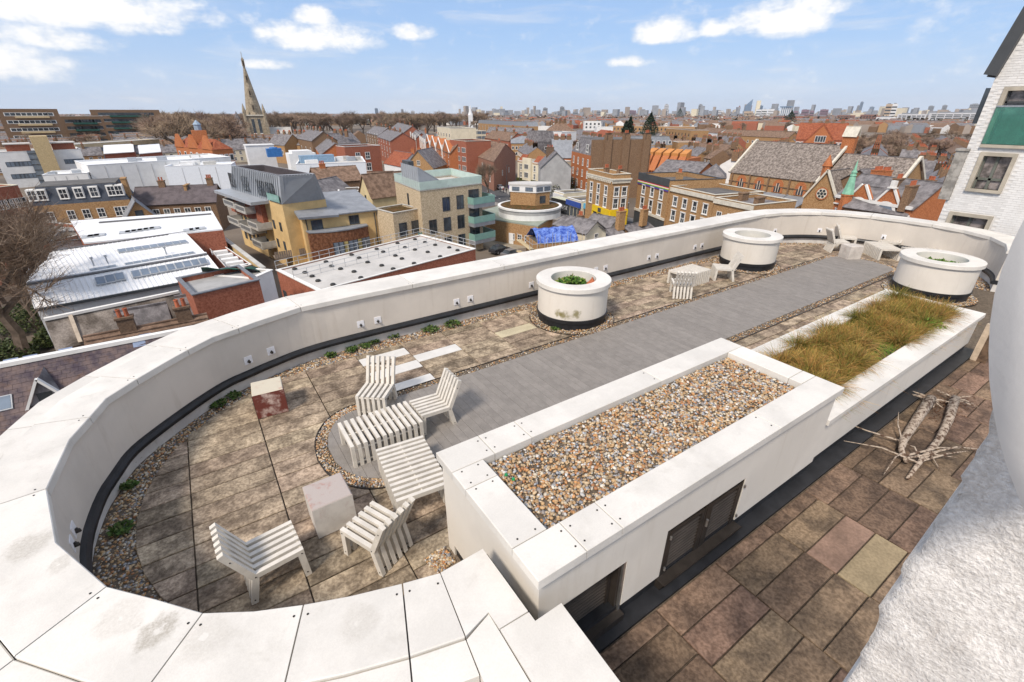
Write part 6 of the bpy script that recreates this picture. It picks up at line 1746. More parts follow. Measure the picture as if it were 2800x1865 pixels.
def disc(mb, c, r, y, mi, n=24, r_in=0):
    o = len(mb.v); vs = [c + ux * (r * math.cos(a)) + Vector((0, 0, r * math.sin(a))) + tnn * y for a in np.linspace(0, 2 * math.pi, n, endpoint=False)]
    mb.add(vs + [c + tnn * y], [(i, (i + 1) % n, n) for i in range(n)], mi)
disc(rw, rc, 1.3, .10, 0); disc(rw, rc, 1.05, .14, 1); disc(rw, rc, .3, .18, 2)
for k in range(6):
    a = k * math.pi / 3; disc(rw, rc + ux * .66 * math.cos(a) + Vector((0, 0, .66 * math.sin(a))), .27, .18, 2, 12)
rw.build('rose_window', [BR_ORG, STNW, GLASS], ch)
p = xyz(tq[0].lerp(tq[1], .33), 0); MB().lathe([(.8, 10), (.8, 13.6), (1.0, 13.7), (.05, 16)], 6, c=(p.x + 1.5, p.y, ZG)).build('turret', BR_ORG, ch)

# ================================================================ red brick bank with gables and a copper spirelet
rk, rq_ = bld('red_gabled_bank', 'red brick building with white banded gables right of the copper spirelet', [cD(1625, 1120), cD(2320, 1235)], 10.5, BR_ORG, depth=10, roof='gable', rise=3.6, rmat=SLATE, wins=[(0, 6, 1, 6.4, 3, 1.2, 1.9, 'surround', .02, .98)])
rd_ = rq_[1] - rq_[0]; rnv = Vector((rd_.y, -rd_.x, 0)).normalized(); rux = rd_.normalized()
MB().bar(xyz(rq_[0] + rnv * .15, ZG + 10.5), xyz(rq_[1] + rnv * .15, ZG + 10.5), .4, .45).bar(xyz(rq_[0] + rnv * .12, ZG + 9.3), xyz(rq_[1] + rnv * .12, ZG + 9.3), .3, .2).build('white_band', TRIM, rk)
for u, s_ in ((.34, 1.9), (.70, 1.9)):
    c_ = rq_[0].lerp(rq_[1], u) + rnv * .1
    g_ = MB().add([xyz(c_ - rux * s_, ZG + 10.7), xyz(c_ + rux * s_, ZG + 10.7), xyz(c_ + rux * .3, ZG + 13.0), xyz(c_ - rux * .3, ZG + 13.0)] + [xyz(c_ - rux * s_ - rnv * .8, ZG + 10.7), xyz(c_ + rux * s_ - rnv * .8, ZG + 10.7), xyz(c_ + rux * .3 - rnv * .8, ZG + 13.0), xyz(c_ - rux * .3 - rnv * .8, ZG + 13.0)],
                  [(0, 1, 2, 3), (0, 3, 7, 4), (1, 5, 6, 2), (3, 2, 6, 7), (4, 7, 6, 5)]).build('front_gable', BR_ORG, rk)
    MB().bar(xyz(c_ - rux * s_ + rnv * .05, ZG + 10.75), xyz(c_ - rux * .3 + rnv * .05, ZG + 13.05), .3, .3).bar(xyz(c_ + rux * s_ + rnv * .05, ZG + 10.75), xyz(c_ + rux * .3 + rnv * .05, ZG + 13.05), .3, .3).build('gable_edge', TRIM, g_)
    if u > .5: MB().bar(xyz(c_ - rux * .6, ZG + 13.1), xyz(c_ + rux * .6, ZG + 13.1), .8, .2).bar(xyz(c_ - rux * .35, ZG + 13.7), xyz(c_ + rux * .35, ZG + 13.7), .6, 1.0).build('gable_top', TRIM, g_)
    ar_ = MB(); n = 14
    vs = [xyz(c_ + rux * (1.7 * math.cos(a)) + rnv * .2, ZG + 9.5 + 1.5 * math.sin(a)) for a in np.linspace(0, math.pi, n)]
    ar_.add(vs, [tuple(range(n))]); vs2 = [xyz(c_ + rux * (1.25 * math.cos(a)) + rnv * .24, ZG + 9.5 + 1.1 * math.sin(a)) for a in np.linspace(0, math.pi, n)]
    ar_.add(vs2, [tuple(range(n))], 1); ar_.build('lunette', [TRIM, GLASSB], rk)
cpx = PH(cD(1725, 1108), 11.2)
cs_ = empty('copper_spirelet', (cpx.x, cpx.y, ZG + 8), 'slender green copper spirelet on a red brick turret', 'spire')
MB().lathe([(.9, 0), (.9, 3.2), (1.0, 3.25), (1.0, 3.5)], 8, c=(cpx.x, cpx.y, ZG + 7.8)).build('turret', BR_ORG, cs_)
MB().lathe([(.95, 0), (.85, .4), (.42, 3.0), (.55, 3.05), (.40, 3.2), (.40, 3.5), (.5, 3.55), (.25, 3.9), (.02, 5.6)], 8, c=(cpx.x, cpx.y, ZG + 11.3)).build('copper_cap', COPPER, cs_)
bld('pot_roof_house', 'dark brick house end crowded with tall red chimney pots beside the white brick house', [cD(2260, 1290), cD(2480, 1240)], 9.5, BR_DRK, depth=9, roof='gable', rise=3, rmat=SLATE, cat='house', along=1, chims=[(.12, .1, 11, 2.2, 1.0, 2.6, 4, BR_BRN), (.6, .5, 12, 2.0, 1.0, 2.0, 3, BR_BRN)])
bld('pot_roof_house', 'brown brick house with a long row of red pots behind the banded gables', [cD(1985, 1015), cD(2160, 1005)], 11.0, BR_BRN, depth=8, roof='gable', rise=2.5, rmat=SLATE, cat='house', chims=[(.3, .2, 12.0, 2.6, .9, 1.4, 5, BR_ORG), (.75, .2, 12.0, 2.4, .9, 1.2, 5, BR_ORG)])
bld('pot_roof_house', 'low brown slate roofed house right of the church with a satellite dish', [cD(2170, 1150), cD(2480, 1215)], 8.0, BR_BRN, depth=9, roof='gable', rise=3, rmat=SLATE, cat='house', chims=[(.2, .5, 10.6, 1.6, .8, 1.2, 4, BR_BRN)])
# ================================================================ beyond the high street, left to right
dec, dq = bld('deco_shop', 'cream art deco shop with a stepped parapet and brown tiled shoulders', [cC(718, 640), cC(912, 668)], 8.6, CREAM, depth=14, rmat=ROOFG, up=.4, wins=[(0, 3, 2, 3.6, 2.6, 1.1, 1.9, 'sash', .02, .98)])
d = dq[1] - dq[0]; ux = d.normalized(); nv = Vector((d.y, -d.x, 0)).normalized()
c_ = dq[0].lerp(dq[1], .5); w3 = d.length
MB().bar(xyz(c_ - ux * w3 * .2 + nv * .3, ZG + 6.6), xyz(c_ + ux * w3 * .2 + nv * .3, ZG + 6.6), .6, 7.2).build('stepped_front', CREAM, dec)
put_win(dec, 'strip', xyz(c_ + nv * .62, ZG + 3.9), math.atan2(d.y, d.x), 2.4, 1.8); put_win(dec, 'strip', xyz(c_ + nv * .62, ZG + 6.7), math.atan2(d.y, d.x), 2.4, 1.6)
for u0, u1 in ((0, .28), (.72, 1)): MB().slab([xyz(dq[0].lerp(dq[1], u0) + nv * .1, ZG + 8.6), xyz(dq[0].lerp(dq[1], u1) + nv * .1, ZG + 8.6), xyz(dq[0].lerp(dq[1], u1) - nv * 2.2, ZG + 11), xyz(dq[0].lerp(dq[1], u0) - nv * 2.2, ZG + 11)], .2).build('tiled_shoulder', TILER, dec)
MB().bar(xyz(dq[0] + nv * .25, ZG + 2.9), xyz(dq[1] + nv * .25, ZG + 2.9), .5, 1.0).build('shop_fascia', mat('olive_fascia', (.06, .065, .02), .6), dec)
bld('grey_gable_shop', 'grey rendered side wall building under a rounded grey roof beside the deco shop', [cC(930, 690), cC(1210, 690)], 9.2, GREYW, depth=14, roof='gable', along=1, rise=4.2, rmat=SLATE, chims=[(.35, .6, 12.5, 2.4, .9, 1.6, 3, BR_DRK)])
om, oq = bld('orange_mansion', 'tall orange brick mansion block with a mansard roof and giant chimney wall', [cC(1212, 545), cC(1392, 588)], 12.5, BR_ORG, depth=19, roof='mansard', rise=4.2, inset=2.2, rmat=SLATE, wins=[(0, 4, 3, 2.6, 3.3, 1.2, 2.1, 'sash', .02, .98)])
mw = [oq[1], oq[1] + (oq[2] - oq[1]) * .98]; dd = (mw[1] - mw[0]); sdn = Vector((dd.y, -dd.x, 0)).normalized()
MB().prism([tuple(p.xy) for p in (mw[0] + sdn * .1, mw[1] + sdn * .1, mw[1] - sdn * .8, mw[0] - sdn * .8)], ZG, ZG + 16.8).build('party_wall', BR_BRN, om)
for u in (.2, .5, .85): MB().prism([tuple(p.xy) for p in (mw[0].lerp(mw[1], u) + sdn * .6, mw[0].lerp(mw[1], u + .12) + sdn * .6, mw[0].lerp(mw[1], u + .12) - sdn * .4, mw[0].lerp(mw[1], u) - sdn * .4)], ZG + 2, ZG + 18.2).build('chimney_breast', BR_BRN, om); 
for u in (.26, .56, .91): chimney(om, xyz(mw[0].lerp(mw[1], u), ZG + 18), 1.8, .8, .5, 4, BR_DRK)
for u in (.25, .75): put_win(om, 'sash', xyz(oq[0].lerp(oq[1], u) - Vector(((oq[1] - oq[0]).y, -(oq[1] - oq[0]).x, 0)).normalized() * .3, ZG + 13.2), math.atan2((oq[1] - oq[0]).y, (oq[1] - oq[0]).x), 2.0, 2.2, 'dormer_window')
bg, bgq = bld('brown_gable_house', 'large brown tiled house with a mottled brick gable behind the bare street tree', [cC(255, 560), cC(500, 640), cC(700, 570)], 9.5, BR_MOT, roof='gable', along=0, rise=4.6, rmat=TILEB, wins=[(0, 4, 2, 2.6, 3.3, 1.2, 2.0, 'sash'), (1, 2, 1, 4.0, 3, 1.1, 1.7, 'sash', .2, .8)], chims=[(.8, .5, 13.2, 1.6, .8, 1.4, 3)])
bld('curved_pub', 'banded white and brick pub with a rounded front and dark blue fascia', [cC(98, 452), cC(250, 470)], 14.2, BR_RED, depth=10, roof='flat', rmat=ROOFD, trim=STNW, wins=[(0, 3, 3, 4.6, 3.1, 3.4, 1.7, 'strip', .0, 1.0)])
# terrace with pointed orange gables along the far side of the high street
og = [cB(1880, 470), cB(2105, 560)]
ogb, ogq = bld('gabled_shop_terrace', 'tall orange brick shop terrace with a row of pointed white edged gables', og, 10.5, BR_ORG, depth=6, roof='gable', rise=3.0, rmat=TILEB, wins=[(0, 8, 3, 3.2, 2.6, 1.2, 1.7, 'far')])
d = ogq[1] - ogq[0]; ux = d.normalized(); nv = Vector((d.y, -d.x, 0)).normalized(); Lg = d.length
for k in range(4):
    c_ = ogq[0].lerp(ogq[1], (k + .5) / 4); w_ = Lg / 9
    g_ = MB().add([xyz(c_ - ux * w_ + nv * .15, ZG + 10.4), xyz(c_ + ux * w_ + nv * .15, ZG + 10.4), xyz(c_ + nv * .15, ZG + 14.4), xyz(c_ - ux * w_ - nv * 3, ZG + 10.4), xyz(c_ + ux * w_ - nv * 3, ZG + 10.4), xyz(c_ - nv * 3, ZG + 14.4)], [(0, 1, 2), (0, 2, 5, 3), (1, 4, 5, 2)]).build('front_gable', BR_ORG, ogb)
    MB().bar(xyz(c_ - ux * w_ + nv * .2, ZG + 10.4), xyz(c_ + nv * .2, ZG + 14.6), .3, .35).bar(xyz(c_ + ux * w_ + nv * .2, ZG + 10.4), xyz(c_ + nv * .2, ZG + 14.6), .3, .35).build('gable_edge', TRIM, g_)
    MB().bar(xyz(c_ + nv * .2 - ux * Lg / 8.4, ZG + 2), xyz(c_ + nv * .2 - ux * Lg / 8.4, ZG + 12.4), .5, .5).build('white_pier', TRIM, ogb)
for i, (a, b, lab) in enumerate(((cB(1680, 345), cB(1790, 430), 'tall red and white shop terrace with a dark pointed turret'), (cB(1790, 400), cB(1880, 480), 'white piered orange shop terrace between the pointed turret and the orange gables'))):
    t, q = bld('shop_terrace', lab, [a, b], 10.6, BR_RED if i == 0 else BR_ORG, depth=7, roof='gable', rise=3.0, rmat=SLATE, wins=[(0, 7, 3, 3.2, 3.0, 1.4, 2.0, 'far')], chims=[(.5, .5, 14.4, 1.6, .8, 1.2, 3)])
    d = q[1] - q[0]; nv = Vector((d.y, -d.x, 0)).normalized()
    for k in range(8): p = q[0].lerp(q[1], k / 7) + nv * .2; MB().bar(xyz(p, ZG + 2), xyz(p, ZG + 12.6), .9, .5).build('white_pier', TRIM, t)
    if i == 0: MB().lathe([(2.0, 0), (2.0, .6), (.05, 5.0)], 8, c=(q[0].x, q[0].y, ZG + 11)).build('turret_roof', SLATE, t)
bld('pitched_house', 'yellow gabled house end with a small white round topped window', [cB(1690, 690), cB(1950, 695)], 6.5, BR_YEL, depth=16, roof='gable', along=1, rise=5.6, rmat=SLATE, wins=[(0, 1, 1, 7.2, 3, 1.2, 1.6, 'sash', .3, .7)], cat='house', chims=[(.2, .25, 9.5, 1.2, .9, 2.6, 2, BR_ORG), (.25, .55, 9.5, 1.2, .9, 2.6, 2, BR_ORG)])
bld('pitched_house', 'white walled slate roofed house behind the yellow gable end', [cB(1500, 650), cB(1650, 680)], 7.0, WHT, depth=10, roof='gable', rise=4, rmat=TILER, cat='house')
# brown pitched roofs between the tan block and the stock brick apartments
cq4 = [PH(cB(1275, 930), 8.2), PH(cB(1390, 960), 8.2)]; dd = Vector((cq4[1].x - cq4[0].x, cq4[1].y - cq4[0].y, 0)).normalized(); nn4 = Vector((-dd.y, dd.x, 0))
bld('cream_chapel', 'brown tiled chapel with a narrow cream gable end and one lancet window', None, 8.2, mat('pale_cream_wall', (.60, .50, .30), .9, .08, .6), q=[cq4[0], cq4[1], cq4[1] + nn4 * 12, cq4[0] + nn4 * 12], roof='gable', along=1, rise=4.2, rmat=TILEB, cat='chapel', wins=[(0, 1, 1, 5.6, 3, .7, 2.6, 'dark', .2, .8)])
bld('brown_roofed_hall', 'brown tiled hall with a wide plain roof right of the cream chapel', [cB(1380, 930), cB(1610, 920)], 7.0, BR_BRN, depth=11, roof='gable', rise=4.2, rmat=TILEB)
bld('black_roofed_hall', 'hall with a black slate roof right behind the zinc mansard', [cB(940, 985), cB(1230, 905)], 7.0, BR_BRN, depth=9, roof='gable', rise=3.2, rmat=SLATE)
bld('brown_brick_annex', 'plain brown brick annex between the black roof and the tan wing', [cB(1085, 925), cB(1290, 915)], 7.6, BR_BRN, depth=6, roof='flat', rmat=ROOFD, up=.2)
bld('brown_ridge_house', 'long brown ridged roof with a chimney behind the black slate hall', [cB(900, 830), cB(1300, 800)], 8.5, BR_BRN, depth=9, roof='gable', rise=3.0, rmat=TILEB, cat='house', chims=[(.25, .5, 10.6, 1.4, .8, 1.6, 3, BR_ORG)])
# white supermarket roofs
for (pts, hh, dp_, lab, rm, wl_) in (([cA(800, 690), cA(2100, 610)], 9.0, 22, 'huge white sheet roofed store with a sunken bay', ROOFW, WHT), ([cA(1500, 700), cA(2110, 680)], 7.8, 10, 'white panelled store wing in front of the huge white roof', ROOFW, mat('white_panels', (.70, .74, .79), .6, .03)), ([cB(700, 680), cB(1335, 660)], 8.6, 24, 'white panelled store right of the zinc mansard', ROOFL, MATS.get('white_panels') or WHT), ([cA(390, 780), cA(800, 760)], 7.0, 12, 'low white flat roofed building below the white block', ROOFW, WHT)):
    t, q = bld('white_store', lab, pts, hh, wl_, depth=dp_, rmat=rm, up=.5, trim=ROOFW)
    d = q[1] - q[0]; nv = Vector((d.y, -d.x, 0)).normalized(); n = max(4, int(d.length / 4))
    for k in range(1, n): MB().bar(xyz(q[0].lerp(q[1], k / n) + nv * .03, ZG + .5), xyz(q[0].lerp(q[1], k / n) + nv * .03, ZG + hh - .1), .08, .08).build('panel_joint', GREYW, t)
    for k in range(5):
        u, v = random.uniform(.1, .9), random.uniform(.25, .8); p = q[0].lerp(q[1], u).lerp(q[3].lerp(q[2], u), v); s_ = random.uniform(.8, 2.2)
        MB().box(p.x - s_, p.x + s_, p.y - s_ * .6, p.y + s_ * .6, ZG + hh, ZG + hh + random.uniform(.8, 1.6)).build('roof_plant', random.choice((WHT, ZINC, CONC)), t)
BLUEP = mat('blue_plant_box', (.04, .16, .42), .5)
p = PH(cB(500, 560), 10); MB_p = MB().box(p.x - 2.6, p.x + 2.6, p.y - 1.5, p.y + 1.5, ZG + 8.6, ZG + 11.6).lathe([(.0, 11.6), (1.5, 11.6), (1.4, 12.0), (0, 12.1)], 10, c=(p.x, p.y, ZG))
tag(MB_p.build('blue_roof_unit', BLUEP), 'bright blue cooling unit on the white store roof', 'cooling unit')
p = PH(cB(360, 500), 12); tag(MB().box(p.x - 5, p.x + 5, p.y - 3, p.y + 3, ZG + 2, ZG + 12.4).box(p.x - 5.2, p.x + 5.2, p.y - 3.2, p.y + 3.2, ZG + 12.4, ZG + 12.7).build('white_lift_house', WHT), 'white boxy lift house behind the blue cooling unit', 'building')
p = PH(cB(740, 570), 11); tag(MB().box(p.x - 4.4, p.x + 4.4, p.y - 3, p.y + 3, ZG + 2, ZG + 11.4).box(p.x - 3.2, p.x + 3.2, p.y - 3.0, p.y + 3, ZG + 11.4, ZG + 12.2).build('white_lift_house', WHT), 'white lift house with rounded shoulders right of the blue cooling unit', 'building')
tag(MB().box(p.x - 2, p.x + 9, p.y - 9, p.y - 6, ZG + 8.6, ZG + 11).build('roof_chiller', mat('chiller_blue', (.22, .33, .45), .5)), 'grey blue chiller on the white panelled store', 'chiller')
# pale block with the tan stair tower
wb, wbq = bld('white_block', 'white rendered block of flats with a tan brick stair tower', [cA(-60, 566), cA(735, 535)], 11.5, WHT, depth=16, rmat=ROOFL, up=.3, wins=[(0, 2, 2, 3.0, 4.0, 4.2, 1.6, 'dstrip', .12, .32), (0, 2, 2, 3.0, 4.0, 3.0, 1.6, 'dstrip', .76, .98)])
d = wbq[1] - wbq[0]; nv = Vector((d.y, -d.x, 0)).normalized(); ux = d.normalized()
a, b = wbq[0].lerp(wbq[1], .46), wbq[0].lerp(wbq[1], .66)
MB().prism([tuple(p.xy) for p in (a + nv * 3, b + nv * 3, b - nv * 5, a - nv * 5)], ZG, ZG + 16.6).build('stair_tower', BR_BUF, wb)
MB().bar(xyz(a - ux * 2.2 + nv * .5, ZG + 6.5), xyz(a + nv * .5, ZG + 6.5), .6, 11).build('stair_glazing', GLASSB, wb)
for k in range(6): MB().bar(xyz(a - ux * 2.3 + nv * .85, ZG + 2 + k * 1.8), xyz(a + nv * .85, ZG + 2 + k * 1.8), .1, .18).build('transom', DKTRIM, wb)
for u0, u1 in ((.15, .42), (.68, .95)): MB().prism([tuple(p.xy) for p in (wbq[0].lerp(wbq[1], u0) - nv * 2, wbq[0].lerp(wbq[1], u1) - nv * 2, wbq[0].lerp(wbq[1], u1) - nv * 9, wbq[0].lerp(wbq[1], u0) - nv * 9)], ZG + 11.5, ZG + 14.0).build('penthouse', BR_RED, wb); MB().prism([tuple(p.xy) for p in (wbq[0].lerp(wbq[1], u0 - .02) - nv * 1, wbq[0].lerp(wbq[1], u1 + .02) - nv * 1, wbq[0].lerp(wbq[1], u1 + .02) - nv * 10, wbq[0].lerp(wbq[1], u0 - .02) - nv * 10)], ZG + 14.0, ZG + 14.3).build('penthouse_roof', ROOFL, wb)
bld('cream_flats', 'long low cream flats with a row of wide windows and a glazed stair', [cA(680, 490), cA(1450, 440)], 10.0, mat('cream_brick', (.55, .44, .28), .9, .1, .3), depth=13, rmat=ROOFL, up=.3, wins=[(0, 7, 1, 6.4, 3, 5.0, 1.8, 'dstrip', .08, .98), (0, 7, 1, 2.8, 3, 5.0, 1.8, 'dstrip', .08, .98)])
for i, (x0_, x1_) in enumerate(((905, 1225), (1230, 1470))):
    a, b = PH(cA(x0_ + 40, 568), 7.5), PH(cA(x1_, 550), 7.5); n = Vector((0, 1, 0)); t = empty('white_canopy', a, ('left' if i == 0 else 'right') + ' white sloping canopy roof in front of the cream flats', 'roof')
    MB().slab([xyz(a, ZG + 7.5), xyz(b, ZG + 7.5), xyz(b, ZG + 10.5) + n * 10, xyz(a, ZG + 10.5) + n * 10], .3).build('sheet', ROOFW, t); MB().prism([tuple((a + n).xy), tuple((b + n).xy), tuple((b + n * 10).xy), tuple((a + n * 10).xy)], ZG, ZG + 7.2).build('base', BR_RED, t)
# brick house with the slate mansard of dormers, slate row, small gable, red flats at the left edge
dm, dmq = bld('dormer_house', 'yellow brick block with a dark slate mansard and white sash dormers', [cA(290, 1050), cA(1180, 985)], 8.2, BR_YEL, depth=11, roof='mansard', rise=3.2, inset=1.3, rmat=mat('blue_black_slate', (.055, .065, .085), .7, .2, .8), chims=[(.99, .3, 8.5, .8, 3.0, 3.4, 0)])
d = dmq[1] - dmq[0]; nv = Vector((d.y, -d.x, 0)).normalized(); an = math.atan2(d.y, d.x)
for u in (.045, .135, .345, .50, .655, .84, .92):
    p = dmq[0].lerp(dmq[1], u); MB().prism([tuple(v.xy) for v in (p - d.normalized() * .75 - nv * .2, p + d.normalized() * .75 - nv * .2, p + d.normalized() * .75 - nv * 2, p - d.normalized() * .75 - nv * 2)], ZG + 9.0, ZG + 11.1).build('dormer', TRIM, dm)
    put_win(dm, 'sash', xyz(p - nv * .2, ZG + 9.15), an, 1.25, 1.8); put_win(dm, 'sash', xyz(p, ZG + 5.2), an, 1.2, 1.8)
face_windows(dm, dmq[0], dmq[1], 2, 1, 1.6, 3, 1.6, 1.8, 'sash', .08, .3)
bld('slate_row', 'row of brown slate roofed houses with arched white bays right of the dormer house', [cA(1215, 1035), cA(1960, 1000)], 6.6, BR_BRN, depth=9, roof='gable', rise=3.0, rmat=mat('brown_slate', (.12, .10, .105), .8, .2, .9, fine=.3), wins=[(0, 6, 1, 3.6, 3, 1.2, 1.9, 'sash', .18, .95)], cat='house', chims=[(.32, .5, 9.0, 1.2, .8, 1.6, 2, BR_BRN), (.62, .5, 9.0, .5, 3, .6, 0, BR_YEL), (.93, .5, 9.0, 1.2, .8, 1.8, 3, BR_BRN)])
bld('small_gable_house', 'small gabled house with a grey roof poking up between hall and dormer house', [cA(1140, 1160), cA(1420, 1130)], 5.4, BR_YEL, depth=8, roof='gable', along=1, rise=3.2, rmat=LEAD, cat='house', wins=[(0, 1, 1, 5.2, 3, 1.3, 1.5, 'dark', .2, .8)])
rf, rfq = bld('red_flats', 'red brick flats at the left edge behind the bare climbing tree', [cA(-330, 1330), cA(470, 1400)], 7.5, BR_RED, depth=9, roof='flat', rmat=ROOFG, wins=[(0, 7, 2, 1.4, 3.0, 1.3, 1.6, 'sash', .3, 1.0)])
bld('red_flats', 'taller brick flats with a cream parapet at the left edge', [cA(-250, 960), cA(185, 905)], 10.5, BR_RED, depth=12, rmat=ROOFG, trim=CREAM, up=1.0, wins=[(0, 5, 3, 1.6, 3.0, 1.4, 1.7, 'sash', .4, 1.0)])

# ================================================================ further back, left
def far_rect(p0, p1, dist, depth):
    a, b = at(*p0, dist), at(*p1, dist); h = a.z - ZG; d = (b - a); d.z = 0; n = Vector((-d.y, d.x, 0)).normalized()
    return [xyz(a, 0), xyz(b, 0), xyz(b, 0) + n * depth, xyz(a, 0) + n * depth], h


for (p0, p1, ds, dp_, lab, wl_, n, rws, st) in ((cA(-40, 165), cA(520, 162), 470, 16, 'long brown brick flats with pale balconies at the far left', BR_BRN, 9, 5, 'far'), (cA(545, 232), cA(935, 228), 500, 14, 'lower brown brick flats with green balcony bands', BR_BRN, 10, 4, 'fardark'), (cA(815, 172), cA(1450, 170), 540, 15, 'tall brown brick flats with dark green balcony bands', BR_BRN, 12, 5, 'fardark')):
    q, hh = far_rect(p0, p1, ds, dp_)
    t, q = bld('council_flats', lab, None, hh, wl_, q=q, rmat=ROOFG, up=.4, wins=[(0, n, rws, 3.5, 4.6, 3.2, 2.1, st, .1, .9)])
    d = q[1] - q[0]; nv = Vector((d.y, -d.x, 0)).normalized(); G_ = mat('balcony_green', (.02, .09, .07), .7) if 'green' in lab else mat('balcony_cream', (.55, .42, .24), .8)
    for k in range(rws): MB().bar(xyz(q[0].lerp(q[1], .25) + nv * .6, ZG + 2.9 + k * 4.6), xyz(q[0].lerp(q[1], .82) + nv * .6, ZG + 2.9 + k * 4.6), 1.0, 1.2).build('balcony', G_, t)
sch, sq_ = bld('orange_school', 'bright orange brick Victorian school with shaped gables and a blue cupola', [cA(1600, 500), cA(1930, 530), cA(2120, 520)], 11.0, BR_ORG, roof='hip', rise=3.5, rmat=TILER, wins=[(0, 6, 2, 2.5, 4.0, 1.8, 2.8, 'far'), (1, 4, 2, 2.5, 4.0, 1.6, 2.6, 'far')])
c_ = sum(sq_, Vector((0, 0, 0))) / 4; d = sq_[1] - sq_[0]; nv = Vector((d.y, -d.x, 0)).normalized(); ux = d.normalized()
for u in (.12, .5, .88):
    p = sq_[0].lerp(sq_[1], u) + nv * .3; MB().add([xyz(p - ux * 4, ZG + 10.9), xyz(p + ux * 4, ZG + 10.9), xyz(p + ux * 2.4, ZG + 13.2), xyz(p, ZG + 16), xyz(p - ux * 2.4, ZG + 13.2)] + [xyz(v - nv * 1.2, z) for v, z in ((p - ux * 4, ZG + 10.9), (p + ux * 4, ZG + 10.9), (p + ux * 2.4, ZG + 13.2), (p, ZG + 16), (p - ux * 2.4, ZG + 13.2))], [(0, 1, 2, 3, 4), (9, 8, 7, 6, 5), (1, 6, 7, 2), (2, 7, 8, 3), (3, 8, 9, 4), (4, 9, 5, 0)]).build('shaped_gable', BR_ORG, sch)
MB().box(c_.x - 2.6, c_.x + 2.6, c_.y - 2.6, c_.y + 2.6, ZG + 10, ZG + 17.5).build('tower', BR_ORG, sch); MB().lathe([(1.3, 0), (1.3, 2.0), (1.6, 2.1), (.1, 3.8)], 8, c=(c_.x, c_.y, ZG + 17.5)).build('cupola', mat('cupola_blue', (.25, .33, .42), .5), sch)
# spire church
sb = at(712, 385, 455); sx, sy = sb.x, sb.y
spz = lambda y: CAM_H + 455 * (ray(690, y)[2] / math.hypot(*ray(690, y)[:2]))
spc = empty('spire_church', (sx, sy, ZG), 'old stone church with a very tall octagonal spire', 'church'); OCC.append((Vector((sx, sy)), 26))
dirc = Vector((sx, sy, 0)).normalized(); rgt = Vector((dirc.y, -dirc.x, 0)); an = math.atan2(rgt.y, rgt.x)
tw_ = 6.9; zt_ = spz(314); tq_ = [Vector((sx, sy, 0)) + rgt * a * tw_ + dirc * b * tw_ for a, b in ((-1, -1), (1, -1), (1, 1), (-1, 1))]
MB().prism([tuple(p.xy) for p in tq_], ZG, zt_).build('tower', STN, spc)
for a, b in ((-1, -1), (1, -1), (1, 1), (-1, 1)):
    p = Vector((sx, sy, 0)) + rgt * a * tw_ + dirc * b * tw_; MB().box(p.x - 1.3, p.x + 1.3, p.y - 1.3, p.y + 1.3, ZG, zt_ - 5).build('buttress', STN, spc)
    MB().lathe([(1.2, -6), (1.2, 2.0), (1.4, 2.1), (.05, 8.0)], 6, c=(p.x, p.y, zt_)).build('pinnacle', STN, spc)
apex = spz(158)
MB().lathe([(tw_ * .90, -.2), (tw_ * .86, 1.0), (.12, apex - zt_ - 2.5)], 8, c=(sx, sy, zt_)).tube([(sx, sy, apex - 3), (sx, sy, apex + 3.5)], .18, 5).build('spire', STN, spc)
for k in range(4):
    z = zt_ + 3 + k * 10; r_ = tw_ * .95 * (1 - (z - zt_) / (apex - zt_)); p = Vector((sx, sy, z)) - dirc * r_ * .92
    MB().box(p.x - .9, p.x + .9, p.y - .5, p.y + .9, z, z + 4.2).add([(p.x - 1.1, p.y - .6, z + 4.2), (p.x + 1.1, p.y - .6, z + 4.2), (p.x, p.y - .2, z + 6.4), (p.x - 1.1, p.y + 1, z + 4.2), (p.x + 1.1, p.y + 1, z + 4.2)], [(0, 1, 2), (1, 4, 2), (3, 0, 2), (4, 3, 2)]).build('lucarne', STN, spc)
    MB().box(p.x - .5, p.x + .5, p.y - .56, p.y - .4, z + .5, z + 3.6).build('lucarne_opening', DARKGAP, spc)
for z, hh in ((zt_ - 13, 10), (zt_ - 24, 7)):
    for off in (-2.2, 2.2):
        p = Vector((sx, sy, 0)) - dirc * (tw_ + .04) + rgt * off; put_win(spc, 'fardark', xyz(p, z), an, 2.0, hh, 'belfry_opening')
MB().bar(xyz(tq_[0] - dirc * .3, zt_ - .3), xyz(tq_[1] - dirc * .3, zt_ - .3), .8, .8).build('tower_cornice', STNW, spc)
nq5 = [Vector((sx, sy, 0)) + rgt * a + dirc * b for a, b in ((6.9, -8), (24, -8), (24, 9), (6.9, 9))]
body_wall(spc, nq5, 7, STN, name='nave_wall'); rfn, _, _ = gable_roof(spc, nq5, 7, 6.5, mat('pale_church_roof', (.42, .40, .37), .85, .1, .3), STN); rfn.name = 'nave_roof'
for (x, y, hh, lab) in ((180, 300, 9, 'small dark pointed church roof left of the tall spire'),):
    p = PH(cB(x + 20, 400), 8); t = empty('pointed_roof', (p.x, p.y, ZG), lab, 'building'); MB().box(p.x - 9, p.x + 9, p.y - 5, p.y + 5, ZG, ZG + 8).build('wall', BR_RED, t); MB().lathe([(7, 0), (.1, 17)], 6, c=(p.x, p.y, ZG + 8)).build('roof', SLATE, t); OCC.append((p.xy, 10))

